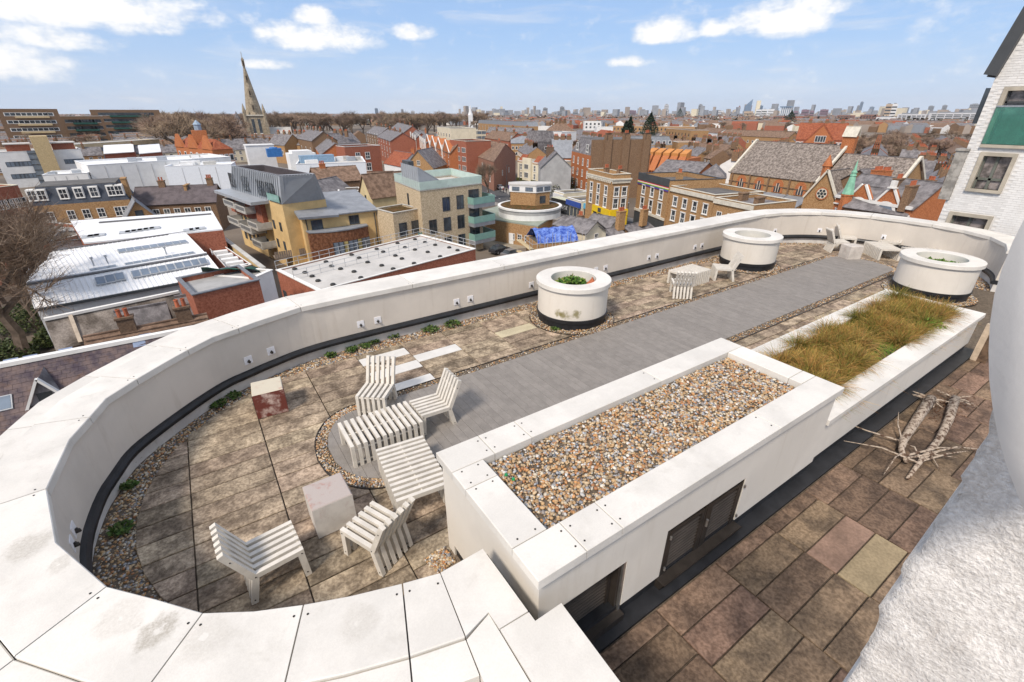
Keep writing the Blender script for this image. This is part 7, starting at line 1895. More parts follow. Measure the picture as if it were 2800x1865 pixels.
# houses in the middle distance that can be told apart
for (name, lab, pts, hh, wl_, dp_, rf_, rs_, rm_, wn, al_) in (
    ('red_house', 'red gable ended house with white windows right of the spire', [cB(845, 470), cB(925, 575)], 9, BR_ORG, 12, 'gable', 4, SLATE, (), 0),
    ('white_gable_house', 'white gabled house end standing above the store roofs', [cB(935, 470), cB(1085, 475)], 10, WHT, 16, 'gable', 4.5, SLATE, (), 1),
    ('red_flat_house', 'square red brick house with two white arched windows', [cB(1140, 520), cB(1465, 505)], 11.5, BR_RED, 12, 'flat', 0, ROOFD, [(0, 2, 1, 7.2, 3, 2.0, 2.6, 'sash', .2, .75), (0, 2, 1, 2.8, 3, 2.2, 3.0, 'sash', .2, .75)], 0),
    ('brown_house', 'brown brick house row with dark roofs behind the spire nave', [cB(680, 420), cB(840, 450)], 12, BR_BRN, 12, 'gable', 4, SLATE, [(0, 4, 2, 3, 3.5, 1.6, 2.2, 'far')], 0),
    ('dark_roof_house', 'pair of dark slate roofs below the spire', [cB(440, 480), cB(590, 490)], 9, BR_YEL, 11, 'gable', 5, SLATE, [(0, 3, 1, 4.5, 3, 1.5, 1.8, 'far')], 0),
    ('dark_roof_house', 'yellow brick house with skylights in its dark roof, right of the spire foot', [cB(610, 480), cB(730, 485)], 9, BR_YEL, 11, 'gable', 5, SLATE, [(0, 3, 1, 4.5, 3, 1.5, 1.8, 'far')], 0),
    ('red_shop', 'red brick shop terrace down the high street', [cB(1440, 410), cB(1560, 450)], 12, BR_RED, 12, 'gable', 3.5, SLATE, [(0, 5, 3, 3, 3.4, 1.8, 2.2, 'far')], 0),
    ('brown_shop', 'brown brick shop block on the left side of the high street', [cB(1340, 375), cB(1450, 400)], 12, BR_BRN, 12, 'gable', 4, SLATE, [(0, 5, 3, 3, 3.6, 1.8, 2.4, 'far')], 0),
    ('cream_chimney_block', 'cream block with tall brown chimneys over the high street', [cB(1985, 330), cB(2110, 345)], 15, CREAM, 16, 'flat', 0, ROOFD, [(0, 5, 3, 3, 3.6, 1.8, 2.4, 'far')], 0),
    ('modern_flat_roof', 'modern pale building with a thin dark floating roof', [cB(2180, 370), cC(430, 365)], 9, CREAM, 14, 'flat', 0, ROOFD, [(0, 6, 2, 3, 4, 4, 2.2, 'dstrip')], 0),
    ('tall_red_terrace', 'tall red brick terrace with white bands left of the pointed turret', [cB(1570, 330), cB(1680, 375)], 12, BR_RED, 12, 'gable', 4, SLATE, [(0, 6, 3, 3, 3.2, 1.5, 2.0, 'far')], 0),
    ('chimney_terrace', 'brown terrace crowded with chimneys behind the brown gable house', [cC(420, 420), cC(640, 450)], 10, BR_RED, 10, 'gable', 4, TILEB, [(0, 7, 2, 3, 3.3, 1.4, 1.9, 'far')], 0),
    ('chimney_terrace', 'yellow terrace of white roofed rear wings behind the deco shop', [cC(660, 470), cC(890, 470)], 9, BR_YEL, 10, 'gable', 3.5, LEAD, [(0, 7, 2, 2.6, 3.0, 1.3, 1.8, 'far')], 0),
    ('chimney_terrace', 'long red terrace of small roofs beyond the modern pale building', [cC(430, 372), cC(820, 385)], 9, BR_RED, 10, 'gable', 4, SLATE, [(0, 10, 2, 2.6, 3.0, 1.3, 1.8, 'far')], 0),
    ('long_dormer_terrace', 'long yellow terrace with grey dormers near the far trees', [cC(360, 290), cC(810, 320)], 11, BR_YEL, 12, 'mansard', 4, LEAD, [(0, 14, 2, 3, 3.6, 1.8, 2.2, 'far')], 0),
    ('white_wall_shed', 'long white walled shed below the far terraces', [cC(850, 320), cC(1000, 325)], 9, WHT, 14, 'flat', 0, ROOFL, (), 0),
    ('brown_hip_house', 'big brown hipped roof with a cluster of tall chimneys', [cC(985, 365), cC(1240, 365)], 11, BR_BRN, 16, 'hip', 6, TILEB, (), 0),
    ('green_window_block', 'slate hung block with green window frames in the middle distance', [cC(1120, 380), cC(1255, 375)], 13, WHT, 12, 'flat', 0, ROOFD, [(0, 2, 2, 6, 3.4, 2.0, 2.2, 'dark', .1, .7)], 0),
    ('slate_slope_block', 'steep grey slate hung wall with small windows left of the green frames', [cC(900, 460), cC(1070, 455)], 10, SLATE, 14, 'mansard', 5, SLATE, [(0, 2, 1, 6, 3, 1.6, 1.6, 'far', .3, .9)], 0),
    ('lead_slope_house', 'grey lead roof sloping down in front of the green window block', [cC(1040, 600), cC(1215, 600)], 8, BR_ORG, 12, 'gable', 6.5, LEAD, (), 0),
    ('white_cube_block', 'white cube shaped flats with square windows in the distance', [cC(1330, 275), cC(1480, 275)], 12, WHT, 14, 'flat', 0, ROOFL, [(0, 4, 2, 3, 4.4, 2.6, 2.6, 'fardark')], 0),
    ('white_cube_block', 'lower white stepped flats with a blue wrapped corner', [cC(1440, 330), cC(1600, 330)], 10, WHT, 14, 'flat', 0, ROOFL, [(0, 4, 1, 4.5, 4.4, 2.2, 2.2, 'fardark')], 0),
    ('long_yellow_terrace', 'long yellow brick rear terrace behind the two evergreen trees', [cC(1590, 320), cC(2335, 330)], 12, BR_YEL, 12, 'flat', 0, ROOFD, [(0, 22, 3, 2.5, 3.3, 1.2, 1.9, 'fardark')], 0),
    ('yellow_rear_terrace', 'yellow brick terrace rear right of the evergreens with closet wings', [cD(70, 510), cD(300, 530)], 13, BR_YEL, 12, 'flat', 0, ROOFD, [(0, 8, 3, 3, 3.3, 1.2, 1.9, 'fardark')], 0),
    ('dormer_slate_terrace', 'row of blue grey roofs with grey dormers behind the sawtooth building', [cC(1710, 490), cC(2130, 490)], 9, BR_YEL, 10, 'mansard', 4, LEAD, [(0, 8, 1, 9.5, 3, 1.6, 1.6, 'far')], 0),
    ('brown_box_house', 'brown flat roofed house with a white roof edge behind the market', [cD(180, 640), cD(370, 640)], 10, BR_YEL, 9, 'flat', 0, ROOFL, [(0, 2, 1, 5, 3, 2.4, 2.0, 'dark')], 0),
    ('white_gable_terrace', 'white rendered houses with a zigzag valley roof in the distance', [cD(380, 530), cD(540, 545)], 10, WHT, 12, 'gable', 3, TILEB, [(0, 5, 2, 3, 3.4, 1.4, 1.8, 'far')], 0),
    ('red_school', 'large red brick school with steep red roofs beyond the church', [cD(1260, 600), cD(1700, 610)], 11, BR_RED, 18, 'gable', 8, TILER, [(0, 10, 2, 2.5, 4.2, 2.0, 3.0, 'far')], 0),
    ('low_slate_row', 'grey slate roofs just beyond the right end of the church', [cD(2190, 800), cD(2500, 815)], 7, BR_BRN, 10, 'gable', 4, SLATE, [(0, 5, 1, 3, 3, 1.4, 1.8, 'far')], 0),
    ('low_slate_row', 'slate roofs with red pots right of the church chancel', [cD(2230, 905), cD(2500, 930)], 7, BR_BRN, 9, 'gable', 4, SLATE, (), 0),
    ('zigzag_terrace', 'terrace with dark zigzag rooflines left of the red school', [cD(560, 560), cD(1180, 590)], 9, BR_YEL, 12, 'gable', 3.5, TILEB, [(0, 14, 1, 4.5, 3, 1.4, 1.8, 'far')], 0)):
    t, q = bld(name, lab, pts, hh, wl_, depth=dp_, roof=rf_, rise=rs_ or 3, rmat=rm_, wins=wn, along=al_, cat='house' if 'house' in name else 'building', inset=1.6)
    for u in (.2, .55, .88):
        if rf_ in ('gable', 'hip') and 'shed' not in name: chimney(t, xyz(q[0].lerp(q[1], u).lerp(q[3].lerp(q[2], u), .5), ZG + hh + rs_ - .6), 1.8, .8, 1.6, 4, BR_BRN, math.atan2((q[1] - q[0]).y, (q[1] - q[0]).x))
    if 'hip' in name:
        for u in (.35, .5, .65): chimney(t, xyz(q[0].lerp(q[1], u).lerp(q[3].lerp(q[2], u), .5), ZG + hh + 4), 2.4, 1.2, 4.2, 4, BR_BRN)
    if name == 'red_school':
        d = (q[1] - q[0]); nv = Vector((d.y, -d.x, 0)).normalized(); c_ = q[0].lerp(q[1], .5); ux = d.normalized()
        MB().add([xyz(c_ - ux * 8 + nv * .5, ZG + 9), xyz(c_ + ux * 8 + nv * .5, ZG + 9), xyz(c_ + nv * .5, ZG + 19), xyz(c_ - ux * 8 - nv * 9, ZG + 9), xyz(c_ + ux * 8 - nv * 9, ZG + 9), xyz(c_ - nv * 9, ZG + 19)], [(0, 1, 2), (0, 2, 5, 3), (1, 4, 5, 2)], 0).build('cross_gable', [TILER], t)
        MB().add([xyz(c_ - ux * 6.8 + nv * .56, ZG + 9.2), xyz(c_ + ux * 6.8 + nv * .56, ZG + 9.2), xyz(c_ + nv * .56, ZG + 17.6)], [(0, 1, 2)]).build('gable_face', BR_ORG, t)
        put_win(t, 'strip', xyz(c_ + nv * .6, ZG + 9.6), math.atan2(d.y, d.x), 5, 3.2)
# orange sawtooth housing
sw = empty('sawtooth_housing', PH(cC(1990, 640), 0), 'orange brick housing with a stepped sawtooth row of sloping bays', 'building')
sa, sb_ = PH(cC(1760, 560), 9.5), PH(cC(2280, 590), 9.5); d = (sb_ - sa); ux = d.normalized(); nv = Vector((d.y, -d.x, 0)).normalized(); L = d.length; occ([sa, sb_, sb_ - nv * 12, sa - nv * 12])
MB().prism([tuple(p.xy) for p in (sa, sb_, sb_ - nv * 12, sa - nv * 12)], ZG, ZG + 8.5).build('wall', BR_ORG, sw)
for k in range(7):
    a = sa + ux * (L * k / 7); w_ = L / 9
    MB().add([xyz(a, ZG + 9.6), xyz(a + ux * w_, ZG + 9.6), xyz(a + ux * w_ + nv * 4.5, ZG + 4), xyz(a + nv * 4.5, ZG + 4), xyz(a, ZG + 3.6), xyz(a + ux * w_, ZG + 3.6)], [(0, 3, 2, 1), (0, 4, 3), (1, 2, 5), (3, 4, 5, 2)]).build('sloping_bay', BR_ORG, sw)
    MB().prism([tuple(p.xy) for p in (a + nv * .3, a + ux * w_ + nv * .3, a + ux * w_ - nv * 4, a - nv * 4)], ZG + 8.4, [ZG + 10.2, ZG + 10.2, ZG + 11.5, ZG + 11.5]).build('roof_step', mat('orange_render', (.50, .22, .07), .9, .1, .5), sw)
# shopfronts with coloured fascias on the high street
for k, (x, y, x2, y2, col, lab) in enumerate(((645, 850, 700, 870, (.10, .04, .28), 'purple'), (1050, 925, 1140, 950, (.62, .62, .62), 'grey and white'), (1170, 985, 1300, 1025, (.03, .07, .30), 'dark blue'), (1305, 1015, 1480, 1065, (.10, .38, .58), 'sky blue'))):
    a, b = PH(cC(x, y), 4.2), PH(cC(x2, y2), 4.2); d = b - a; n = Vector((-d.y, d.x, 0)).normalized()
    q = [a, b, b + n * 8, a + n * 8]; t, _ = bld('small_shop', f'low shop with a {lab} fascia on the high street', None, 4.4, CREAM, q=q, rmat=ROOFD, up=.3, cat='shop')
    nv = -n; MB().bar(xyz(a + nv * .2, ZG + 3.7), xyz(b + nv * .2, ZG + 3.7), .35, 1.2).build('shop_fascia', mat('fascia_' + lab.replace(' ', '_'), col, .5, .05), t)
    for j in range(4): put_win(t, 'dark', xyz(a.lerp(b, (j + .5) / 4) + nv * .06, ZG + .4), math.atan2(d.y, d.x), d.length / 5, 2.4, 'shop_window')
# planted green bank beside the deco shop
gb0, gb1 = PH(cC(925, 860), 4.2), PH(cC(1215, 800), 4.2)
gv, gf, gc = [], [], []
for k in range(26):
    p = gb0.lerp(gb1, random.random()); p = Vector((p.x + random.uniform(-3, 3), p.y + random.uniform(-3, 3), ZG + random.uniform(.2, 4.2)))
    v, f, c = leaf_cloud(130, p, 1.6, 1.5, .42, [(.045, .06, .02), (.10, .11, .03), (.14, .15, .05), (.03, .04, .02), (.20, .17, .10)]); gf.append(f + sum(len(a) for a in gv)); gv.append(v); gc.append(c)
tag(link('roof_garden', raw_mesh('roof_garden', np.concatenate(gv), np.concatenate(gf), LEAFA, np.concatenate(gc))), 'dark green planting heaped in front of the grey rendered shop wall', 'shrubs', kind='stuff')
# ================================================================ the white brick house beyond the far end
def onx(px, py, X):
    d = ray(px, py); t = X / d[0]; return (d[1] * t, CAM_H + d[2] * t)


WX = 24.0
wyL = 5.88
wbh = empty('white_brick_house', (WX + 4, 1.5, ZG), 'white painted brick house with tall windows at the right edge', 'house')
WBR = mat('white_painted_brick', (.72, .715, .70), .85, .05, 2, .2, 40, .2, rnd=.05, dirt=.25, dirt_col=(.48, .44, .38), dirt_scale=(2, 2, 1))
MORT = mat('white_mortar', (.66, .645, .62), .95, .05, 4)
y1_, z1_ = onx(2756, 242, WX); y1b, z1b = onx(2687, 394, WX); y2a, z2a = onx(2687, 421, WX); y2b, z2b = onx(2781, 423, WX); y2c, z2c = onx(2648, 512, WX); y2d, z2d = onx(2736, 524, WX); y3a, z3a = onx(2603, 580, WX); y3b, z3b = onx(2712, 597, WX)
H1 = (1.6, (y1_ + y1b) / 2, z1b, z1_); H2 = ((y2b + y2d) / 2, (y2a + y2c) / 2, (z2c + z2d) / 2, (z2a + z2b) / 2); H3 = (y3b, y3a, z3a - 1.5, (z3a + z3b) / 2)
holes = [H1, H2, H3]
mb = MB(); YR = -4.0
ys = sorted({YR, wyL, *[h for q in holes for h in q[:2]]}); ztop = 6.1
for a, b in zip(ys, ys[1:]):
    hs_ = sorted([h for h in holes if h[0] <= a + 1e-6 and h[1] >= b - 1e-6], key=lambda h: h[2]); z = ZG
    for h in hs_: mb.box(WX, WX + .4, a, b, z, h[2]); z = h[3]
    mb.box(WX, WX + .4, a, b, z, ztop)
mb.box(WX + .4, WX + 9, wyL - .4, wyL, ZG, ztop); mb.build('wall', MORT, wbh)
MB().add([(WX, wyL, ztop), (WX, YR, ztop), (WX, YR, ztop + 7), (WX, wyL - 1.3, ztop + 7)], [(0, 3, 2, 1)]).build('gable_wall', WBR, wbh)
MB().bar(Vector((WX - .12, wyL + .12, ztop - .35)), Vector((WX - .12, wyL - 1.2, ztop + 7)), .35, .25).build('roof_verge', DKTRIM, wbh)
MB().add([(WX - .25, wyL + .18, ztop - .4), (WX + 9, wyL + .18, ztop - .4), (WX + 9, wyL - 1.15, ztop + 7), (WX - .25, wyL - 1.15, ztop + 7)], [(0, 1, 2, 3)]).build('roof', SLATE, wbh)
bw_, bh_ = .215, .065; cells = []
for r in range(int((ztop + 1.2 - .6) / .075)):
    z = .6 + r * .075
    for k in range(-4, 40):
        y = wyL - .1125 - k * .225 + (.1125 if r % 2 else 0)
        if y < 1.7 or y > wyL - .05 or any(h[0] - .1 < y < h[1] + .1 and h[2] - .05 < z < h[3] + .05 for h in holes) or (z > ztop and y > wyL - .2 - (z - ztop) * .19): continue
        cells.append((y, z))
bm_ = MB().box(-.011, .005, -bw_ / 2, bw_ / 2, 0, bh_).mesh('brick', WBR)
cells.sort(key=lambda c: -c[0])
for (y, z) in cells[:300]: link('brick', bm_, wbh, (WX + random.uniform(-.003, .003) - wbh.location.x, y - wbh.location.y, z - wbh.location.z))
mb = MB()
for (y, z) in cells[300:]: j_ = random.uniform(-.003, .003); mb.box(WX - .011 + j_, WX + .005, y - bw_ / 2, y + bw_ / 2, z, z + bh_)
tag(mb.build('bricks', WBR, wbh), None, kind='stuff')
CW_ = mat('curtained_glass', (.10, .09, .085), .12, .5, 2.5, spec=.6, col2=(.32, .28, .27))
STF = mat('stone_frame', (.42, .38, .31), .85, .12, 2)
for k, (a, b, z0, z1) in enumerate(holes):
    fr = MB(); t = .07
    fr.box(WX - .06, WX + .22, a - .04, a + t, z0 - .02, z1 + .05); fr.box(WX - .06, WX + .22, b - t, b + .06, z0 - .02, z1 + .05); fr.box(WX - .06, WX + .22, a + t, b - t, z1 - t, z1 + .05); fr.box(WX - .10, WX + .22, a - .04, b + .06, z0 - .10, z0)
    w_ = fr.build('window', STF, wbh)
    MB().box(WX + .16, WX + .19, a, b, z0, z1).build('pane', CW_, w_)
    MB().box(WX + .10, WX + .17, (a + b) / 2 - .04, (a + b) / 2 + .04, z0, z1).box(WX + .10, WX + .17, b - t - .06, b - t, z0, z1).box(WX + .10, WX + .17, a, b, z0 + (.3 if k else 1.3), z0 + (.38 if k else 1.36)).build('mullion', DKTRIM if k == 0 else mat('green_frame', (.13, .14, .12), .6), w_)
    if k == 0: MB().box(WX - .09, WX - .05, a, b + .05, z0 + .02, z0 + 1.18).build('glass_balustrade', mat('teal_glass', (.22, .62, .52), .05, .05, 1, spec=.5, trans=.8), w_); MB().box(WX - .10, WX - .04, a, b + .05, z0 + 1.18, z0 + 1.23).build('handrail', STEEL, w_)
ya, za_ = onx(2586, 545, WX); yb_, zb2 = onx(2642, 413, WX)
pn = MB().box(WX - .10, WX + .5, wyL - .10, wyL + .24, za_, zb2).box(WX - .14, WX + .5, wyL - .13, wyL + .27, zb2, zb2 + .08).build('carved_panel', mat('carved_stone', (.30, .285, .26), .9, .3, 5, .4, 12), wbh)
for k in range(7): MB().lathe([(.0, 0), (.12, .03), (.14, .08), (.10, .1)], 8, c=(0, 0, 0)).build('carved_boss', STF, pn).location = (WX - .12 - wbh.location.x, wyL + .05 + (.1 if k % 2 else -.08) - wbh.location.y, za_ + .2 + k * (zb2 - za_ - .3) / 7 - wbh.location.z)
MB().box(WX + .1, WX + .5, wyL - .02, wyL + .16, onx(2675, 338, WX)[1], onx(2715, 240, WX)[1]).build('side_window', GLASS, wbh)

# ================================================================ vehicles
TYRE = mat('tyre', (.02, .02, .02), .8); RIM = mat('rim', (.35, .35, .36), .35, metal=.6)
WH = {}
def wheel(root, x, y, r):
    if 'w' not in WH:
        WH['t'] = MB().lathe([(.6, -.11), (.95, -.11), (1, -.07), (1, .07), (.95, .11), (.6, .11)], 16).mesh('tyre', TYRE); WH['r'] = MB().lathe([(0, -.09), (.6, -.1), (.6, .1), (0, .09)], 12).mesh('rim', RIM); WH['w'] = 1
    w_ = link('wheel', WH['t'], root, (x, y, r), 0, (r, r, 1.0)); w_.rotation_euler = (math.pi / 2, 0, 0); link('rim', WH['r'], w_)
def car(px, ang, col, label, L=4.3, W=1.8, Hh=1.45, van=False, grp='cars near the high street'):
    p = PH(px, .13); t = empty('parked_car' if not van else 'delivery_van', (p.x, p.y, ZG + .13), label, 'van' if van else 'car', grp, R(ang))
    m = mat('paint_%d_%d_%d' % tuple(int(c * 99) for c in col), col, .25, .05, 1, spec=.5)
    l, w_ = L / 2, W / 2
    pr_ = [(-l, .35), (-l, .8), (-l * .93, .95), (-l * .55 if not van else -l * .98, 1.0 if not van else Hh), (l * .45, .95), (l * .92, .75), (l, .6), (l, .3)] if not van else [(-l, .4), (-l, Hh * .98), (-l * .95, Hh), (l * .45, Hh), (l * .72, Hh * .62), (l * .97, Hh * .5), (l, .8), (l, .4)]
    n = len(pr_); MB().add([(x, -w_, z) for x, z in pr_] + [(x, w_, z) for x, z in pr_], [tuple(range(n - 1, -1, -1)), tuple(range(n, 2 * n))] + [(i, (i + 1) % n, n + (i + 1) % n, n + i) for i in range(n)]).mesh('body', m)
    mb = MB().add([(x, -w_, z) for x, z in pr_] + [(x, w_, z) for x, z in pr_], [tuple(range(n)), tuple(range(2 * n - 1, n - 1, -1))] + [((i + 1) % n, i, n + i, n + (i + 1) % n) for i in range(n)]); link('body', mb.mesh('body', m), t)
    if not van:
        c = [(-l * .82, .93, w_ * .93), (-l * .55, Hh, w_ * .74), (l * .12, Hh, w_ * .74), (l * .48, .93, w_ * .93)]
        gl = MB().add([(x, -y, z) for x, z, y in c] + [(x, y, z) for x, z, y in c], [(0, 1, 2, 3), (7, 6, 5, 4), (0, 4, 5, 1), (2, 6, 7, 3)]); link('windows', gl.mesh('windows', GLASS), t)
        link('car_roof', MB().box(-l * .56, l * .13, -w_ * .75, w_ * .75, Hh - .02, Hh + .04).mesh('car_roof', m), t)
    else: link('windscreen', MB().add([(l * .46, -w_ * .9, Hh * .97), (l * .73, -w_ * .9, Hh * .64), (l * .73, w_ * .9, Hh * .64), (l * .46, w_ * .9, Hh * .97)], [(0, 1, 2, 3)]).mesh('windscreen', GLASS), t).location.z = .02
    for sx in (-.62, .62):
        for sy in (-1, 1): wheel(t, sx * l, sy * (w_ - .08), .33)
    for sy in (-1, 1): link('headlight', MB().box(l - .06, l + .02, sy * w_ * .75 - .15, sy * w_ * .75 + .15, .58, .72).mesh('headlight', TRIM), t)
    return t
hsd = PH(HS[2], 0) - PH(HS[3], 0); ha = math.degrees(math.atan2(hsd.y, hsd.x))
car((1400, 702), 10, (.16, .15, .15), 'dark grey car parked in the yard below the mint balconies')
car((1367, 690), 12, (.03, .03, .035), 'black car half hidden by the apartments in the yard')
car(cC(1160, 895), 20, (.55, .56, .58), 'silver car parked below the planting')
car(cC(1050, 900), 20, (.05, .05, .06), 'black car parked left of the silver one')
car(cC(1250, 885), 20, (.30, .31, .33), 'grey car parked at the foot of the orange mansion')
car(cC(1115, 960), ha, (.60, .62, .62), 'white van in traffic behind the black lorry', 5.2, 2.0, 2.3, True)
car(cC(545, 890), ha + 180, (.62, .62, .62), 'white car driving away up the high street')
# black lorry with a pale roof
p = PH(cC(1160, 1120), .13); lo = empty('black_lorry', (p.x, p.y, ZG + .13), 'long black lorry with a pale roof passing the yellow shop', 'lorry', None, R(ha))
BLK = mat('black_paint', (.012, .013, .014), .3, .1, 1, spec=.5)
link('box_body', MB().box(-5.0, 3.0, -1.25, 1.25, .9, 3.7).mesh('box_body', BLK), lo); link('roof', MB().box(-5.0, 3.0, -1.25, 1.25, 3.7, 3.78).mesh('roof', mat('pale_lorry_roof', (.50, .50, .38), .7)), lo)
link('side_band', MB().box(-4.2, 2.2, -1.27, -1.25, 1.5, 2.5).mesh('side_band', mat('ghost_lettering', (.55, .55, .55), .6, .2, 3.5, col2=(.02, .02, .02), lo=.45, hi=.5)), lo)
link('cab', MB().add([(3.1, -1.2, .6), (5, -1.2, .6), (5, -1.2, 1.7), (4.7, -1.2, 2.9), (3.1, -1.2, 3.0), (3.1, 1.2, .6), (5, 1.2, .6), (5, 1.2, 1.7), (4.7, 1.2, 2.9), (3.1, 1.2, 3.0)], [(0, 1, 2, 3, 4), (9, 8, 7, 6, 5), (0, 5, 6, 1), (1, 6, 7, 2), (2, 7, 8, 3), (3, 8, 9, 4), (4, 9, 5, 0)]).mesh('cab', BLK), lo)
link('windscreen', MB().add([(5.02, -1.05, 1.75), (5.02, 1.05, 1.75), (4.73, 1.05, 2.8), (4.73, -1.05, 2.8)], [(0, 1, 2, 3)]).mesh('windscreen', GLASS), lo)
for x in (-3.8, -2.6, 4.0):
    for s_ in (-1, 1): wheel(lo, x, s_ * 1.1, .5)
# street lamps, skip, pub awning
for k, (px, hh, lab) in enumerate(((cC(735, 930), 9, 'tall thin black lamp post beside the kiosk'), (cC(1232, 1080), 10, 'tall thin black lamp post before the orange mansion'), (cC(620, 900), 8, 'thin lamp post by the purple shop'))):
    p = PH(px, 0); t = empty('street_lamp', (p.x, p.y, ZG), lab, 'lamp post', 'street lamps'); MB().tube([(p.x, p.y, ZG), (p.x, p.y, ZG + 4), (p.x, p.y, ZG + hh)], [.14, .10, .07], 7).build('post', DKTRIM, t); MB().box(p.x - .15, p.x + .9, p.y - .12, p.y + .12, ZG + hh, ZG + hh + .12).build('lantern', DKTRIM, t)
p = PH(cC(2130, 1205), 2.0); t = empty('green_awning', (p.x, p.y, ZG), 'bright green awning below the yellow brick terrace', 'awning')
MB().slab([(p.x - 1.6, p.y + 3.2, ZG + 2.9), (p.x - 2.4, p.y - 2.6, ZG + 2.4), (p.x + .2, p.y - 3.0, ZG + 3.4), (p.x + 1.0, p.y + 2.8, ZG + 3.6)], .08).build('canvas', mat('green_canvas', (.02, .30, .09), .6), t); MB().bar(Vector((p.x - 1.6, p.y + 3.2, ZG + 2.4)), Vector((p.x - 2.4, p.y - 2.6, ZG + 2.0)), .06, .7).build('valance', MATS['green_canvas'], t)
def person(px, shirt, label):
    p = PH(px, .13); mb = MB()
    rings = [(.13, .0, .10), (.12, .45, .10), (.17, .85, .13), (.20, 1.05, .14), (.23, 1.35, .15), (.20, 1.45, .12), (.07, 1.5, .07), (.10, 1.58, .11), (.11, 1.68, .12), (.06, 1.78, .07)]
    n = 10
    for (rx_, z, ry_) in rings:
        for j in range(n): a = 2 * math.pi * j / n; mb.v.append((rx_ * math.cos(a), ry_ * math.sin(a), z))
    for i in range(len(rings) - 1):
        for j in range(n): mb.f.append((i * n + j, i * n + (j + 1) % n, (i + 1) * n + (j + 1) % n, (i + 1) * n + j)); mb.m.append(2 if i >= 6 else (1 if i < 2 else 0))
    for s_ in (-1, 1): mb.tube([(s_ * .22, 0, 1.4), (s_ * .27, .03, 1.1), (s_ * .25, .12, .85)], [.055, .045, .035], 6)
    o = link('person', mb.mesh('person', [mat('coat_' + shirt[0], shirt[1], .9), mat('dark_trousers', (.03, .03, .05), .9), mat('skin', (.45, .28, .2), .7)], smooth=True), None, (p.x, p.y, ZG + .13), random.uniform(0, 6))
    return tag(o, label, 'person', 'pedestrians on the high street')
for k, (px, sh, lb) in enumerate(((cC(560, 915), ('navy', (.03, .04, .10)), 'person in a navy coat on the pavement, leftmost of the walkers'), (cC(590, 925), ('maroon', (.15, .03, .04)), 'person in a maroon coat walking past the shops'), (cC(615, 930), ('black', (.02, .02, .02)), 'person in a black coat nearest to the purple shop'))): person(px, sh, lb)

# ================================================================ trees
bare_tree(PH((70, 985), 0), 22, 'big bare tree with greenish twigs at the left edge', lib=NEART, k=0, wide=1.15)
bare_tree(PH((10, 830), 0), 19, 'bare tree standing against the red flats at the left edge', lib=NEART, k=1)
bare_tree(PH((105, 905), 0), 12.5, 'small dark bare tree reaching over the white ribbed roof', lib=NEART, k=1, wide=.8)
bare_tree(PH(cC(455, 1000), 0), 14, 'bare street tree on the high street pavement', lib=NEART, k=0, wide=.7)
GT = [(.055, .075, .022), (.085, .10, .035), (.04, .06, .02)]
for (x, y, r_, h_, lab) in ((70, 900, 3.0, 3.4, 'dense olive green shrub under the left trees'), (25, 990, 2.6, 2.6, 'green ivy clad bush below the left trees'), (150, 940, 1.6, 2.2, 'green bush beside the weathered shed')):
    p = PH((x, y), 0); leafy('garden_shrub', lab, 'shrub', 2600, (p.x, p.y, ZG), r_, h_, .30, None, GT)
CONI = [(.022, .045, .022), (.03, .06, .026), (.018, .034, .018)]
def conifer(px, dist, h, label, wide):
    p = at(*px, dist); t = empty('evergreen_tree', (p.x, p.y, ZG), label, 'tree', 'evergreen trees'); MB().tube([(p.x, p.y, ZG), (p.x, p.y, ZG + h * .8)], [.4, .1], 6).build('trunk', TRUNK, t)
    vs, fs, cs2 = [], [], []; n0 = 0
    for k in range(16):
        f = k / 15; r_ = wide * (1 - f ** 1.6) + .5; v, f_, c = leaf_cloud(240, (p.x, p.y, ZG + h * (.12 + .82 * f)), r_, h * .12, .9, CONI); fs.append(f_ + n0); vs.append(v - np.array([p.x, p.y, ZG])); cs2.append(c); n0 += len(v)
    link('crown', raw_mesh('crown', np.concatenate(vs), np.concatenate(fs), LEAFA, np.concatenate(cs2)), t)
conifer(cC(1700, 400), 420, 17, 'smaller pointed evergreen before the long yellow terrace', 5.0); conifer(cC(1735, 400), 415, 20, 'pointed evergreen just left of the broad one', 5.0); conifer(cC(1915, 400), 410, 23, 'broad dark evergreen before the long yellow terrace', 9.0)
conifer(cD(1200, 440), 900, 26, 'lone dark evergreen among the distant flats', 12); conifer(cD(190, 410), 1500, 34, 'dark evergreen on the skyline right of the pale tower', 16)

TL = 'bare brown tree in the wooded belt'
def belt(n, px0, px1, d0, d1, h0, h1, lab, grp, wide=(1.2, 1.7)):
    for k in range(n):
        p = at(random.uniform(px0, px1), 340, random.uniform(d0, d1)); p.z = ZG
        if any((p.xy - c).length < r_ + 3 for c, r_ in OCC): continue
        x_ = proj(p)[0]; w3 = ('left part of the ', 'middle of the ', 'right part of the ')[min(2, int(3 * (x_ - px0) / (px1 - px0)))] + ('front' if (p.length - d0) < (d1 - d0) / 2 else 'back')
        bare_tree(p, random.uniform(h0, h1), lab + ', ' + w3, grp + ', ' + w3, random.uniform(*wide))
belt(165, 330, 1330, 560, 1000, 27, 36, TL, 'wooded belt')
belt(30, 400, 640, 340, 520, 26, 33, 'tall bare tree near the orange school', 'trees by the orange school')
belt(40, 1250, 2700, 700, 1300, 13, 19, 'bare tree among the distant rooftops', 'trees among the roofs')
belt(30, 2310, 2480, 300, 430, 14, 19, 'reddish bare tree beyond the slate church', 'trees beyond the church')
belt(14, 1950, 2060, 230, 300, 10, 14, 'bare tree left of the slate church roof', 'trees left of the church')
belt(26, 2440, 2760, 240, 600, 10, 16, 'bare tree among the gardens at the right', 'garden trees at the right')
belt(10, 0, 330, 330, 460, 14, 20, 'bare tree in front of the council flats', 'trees by the flats')

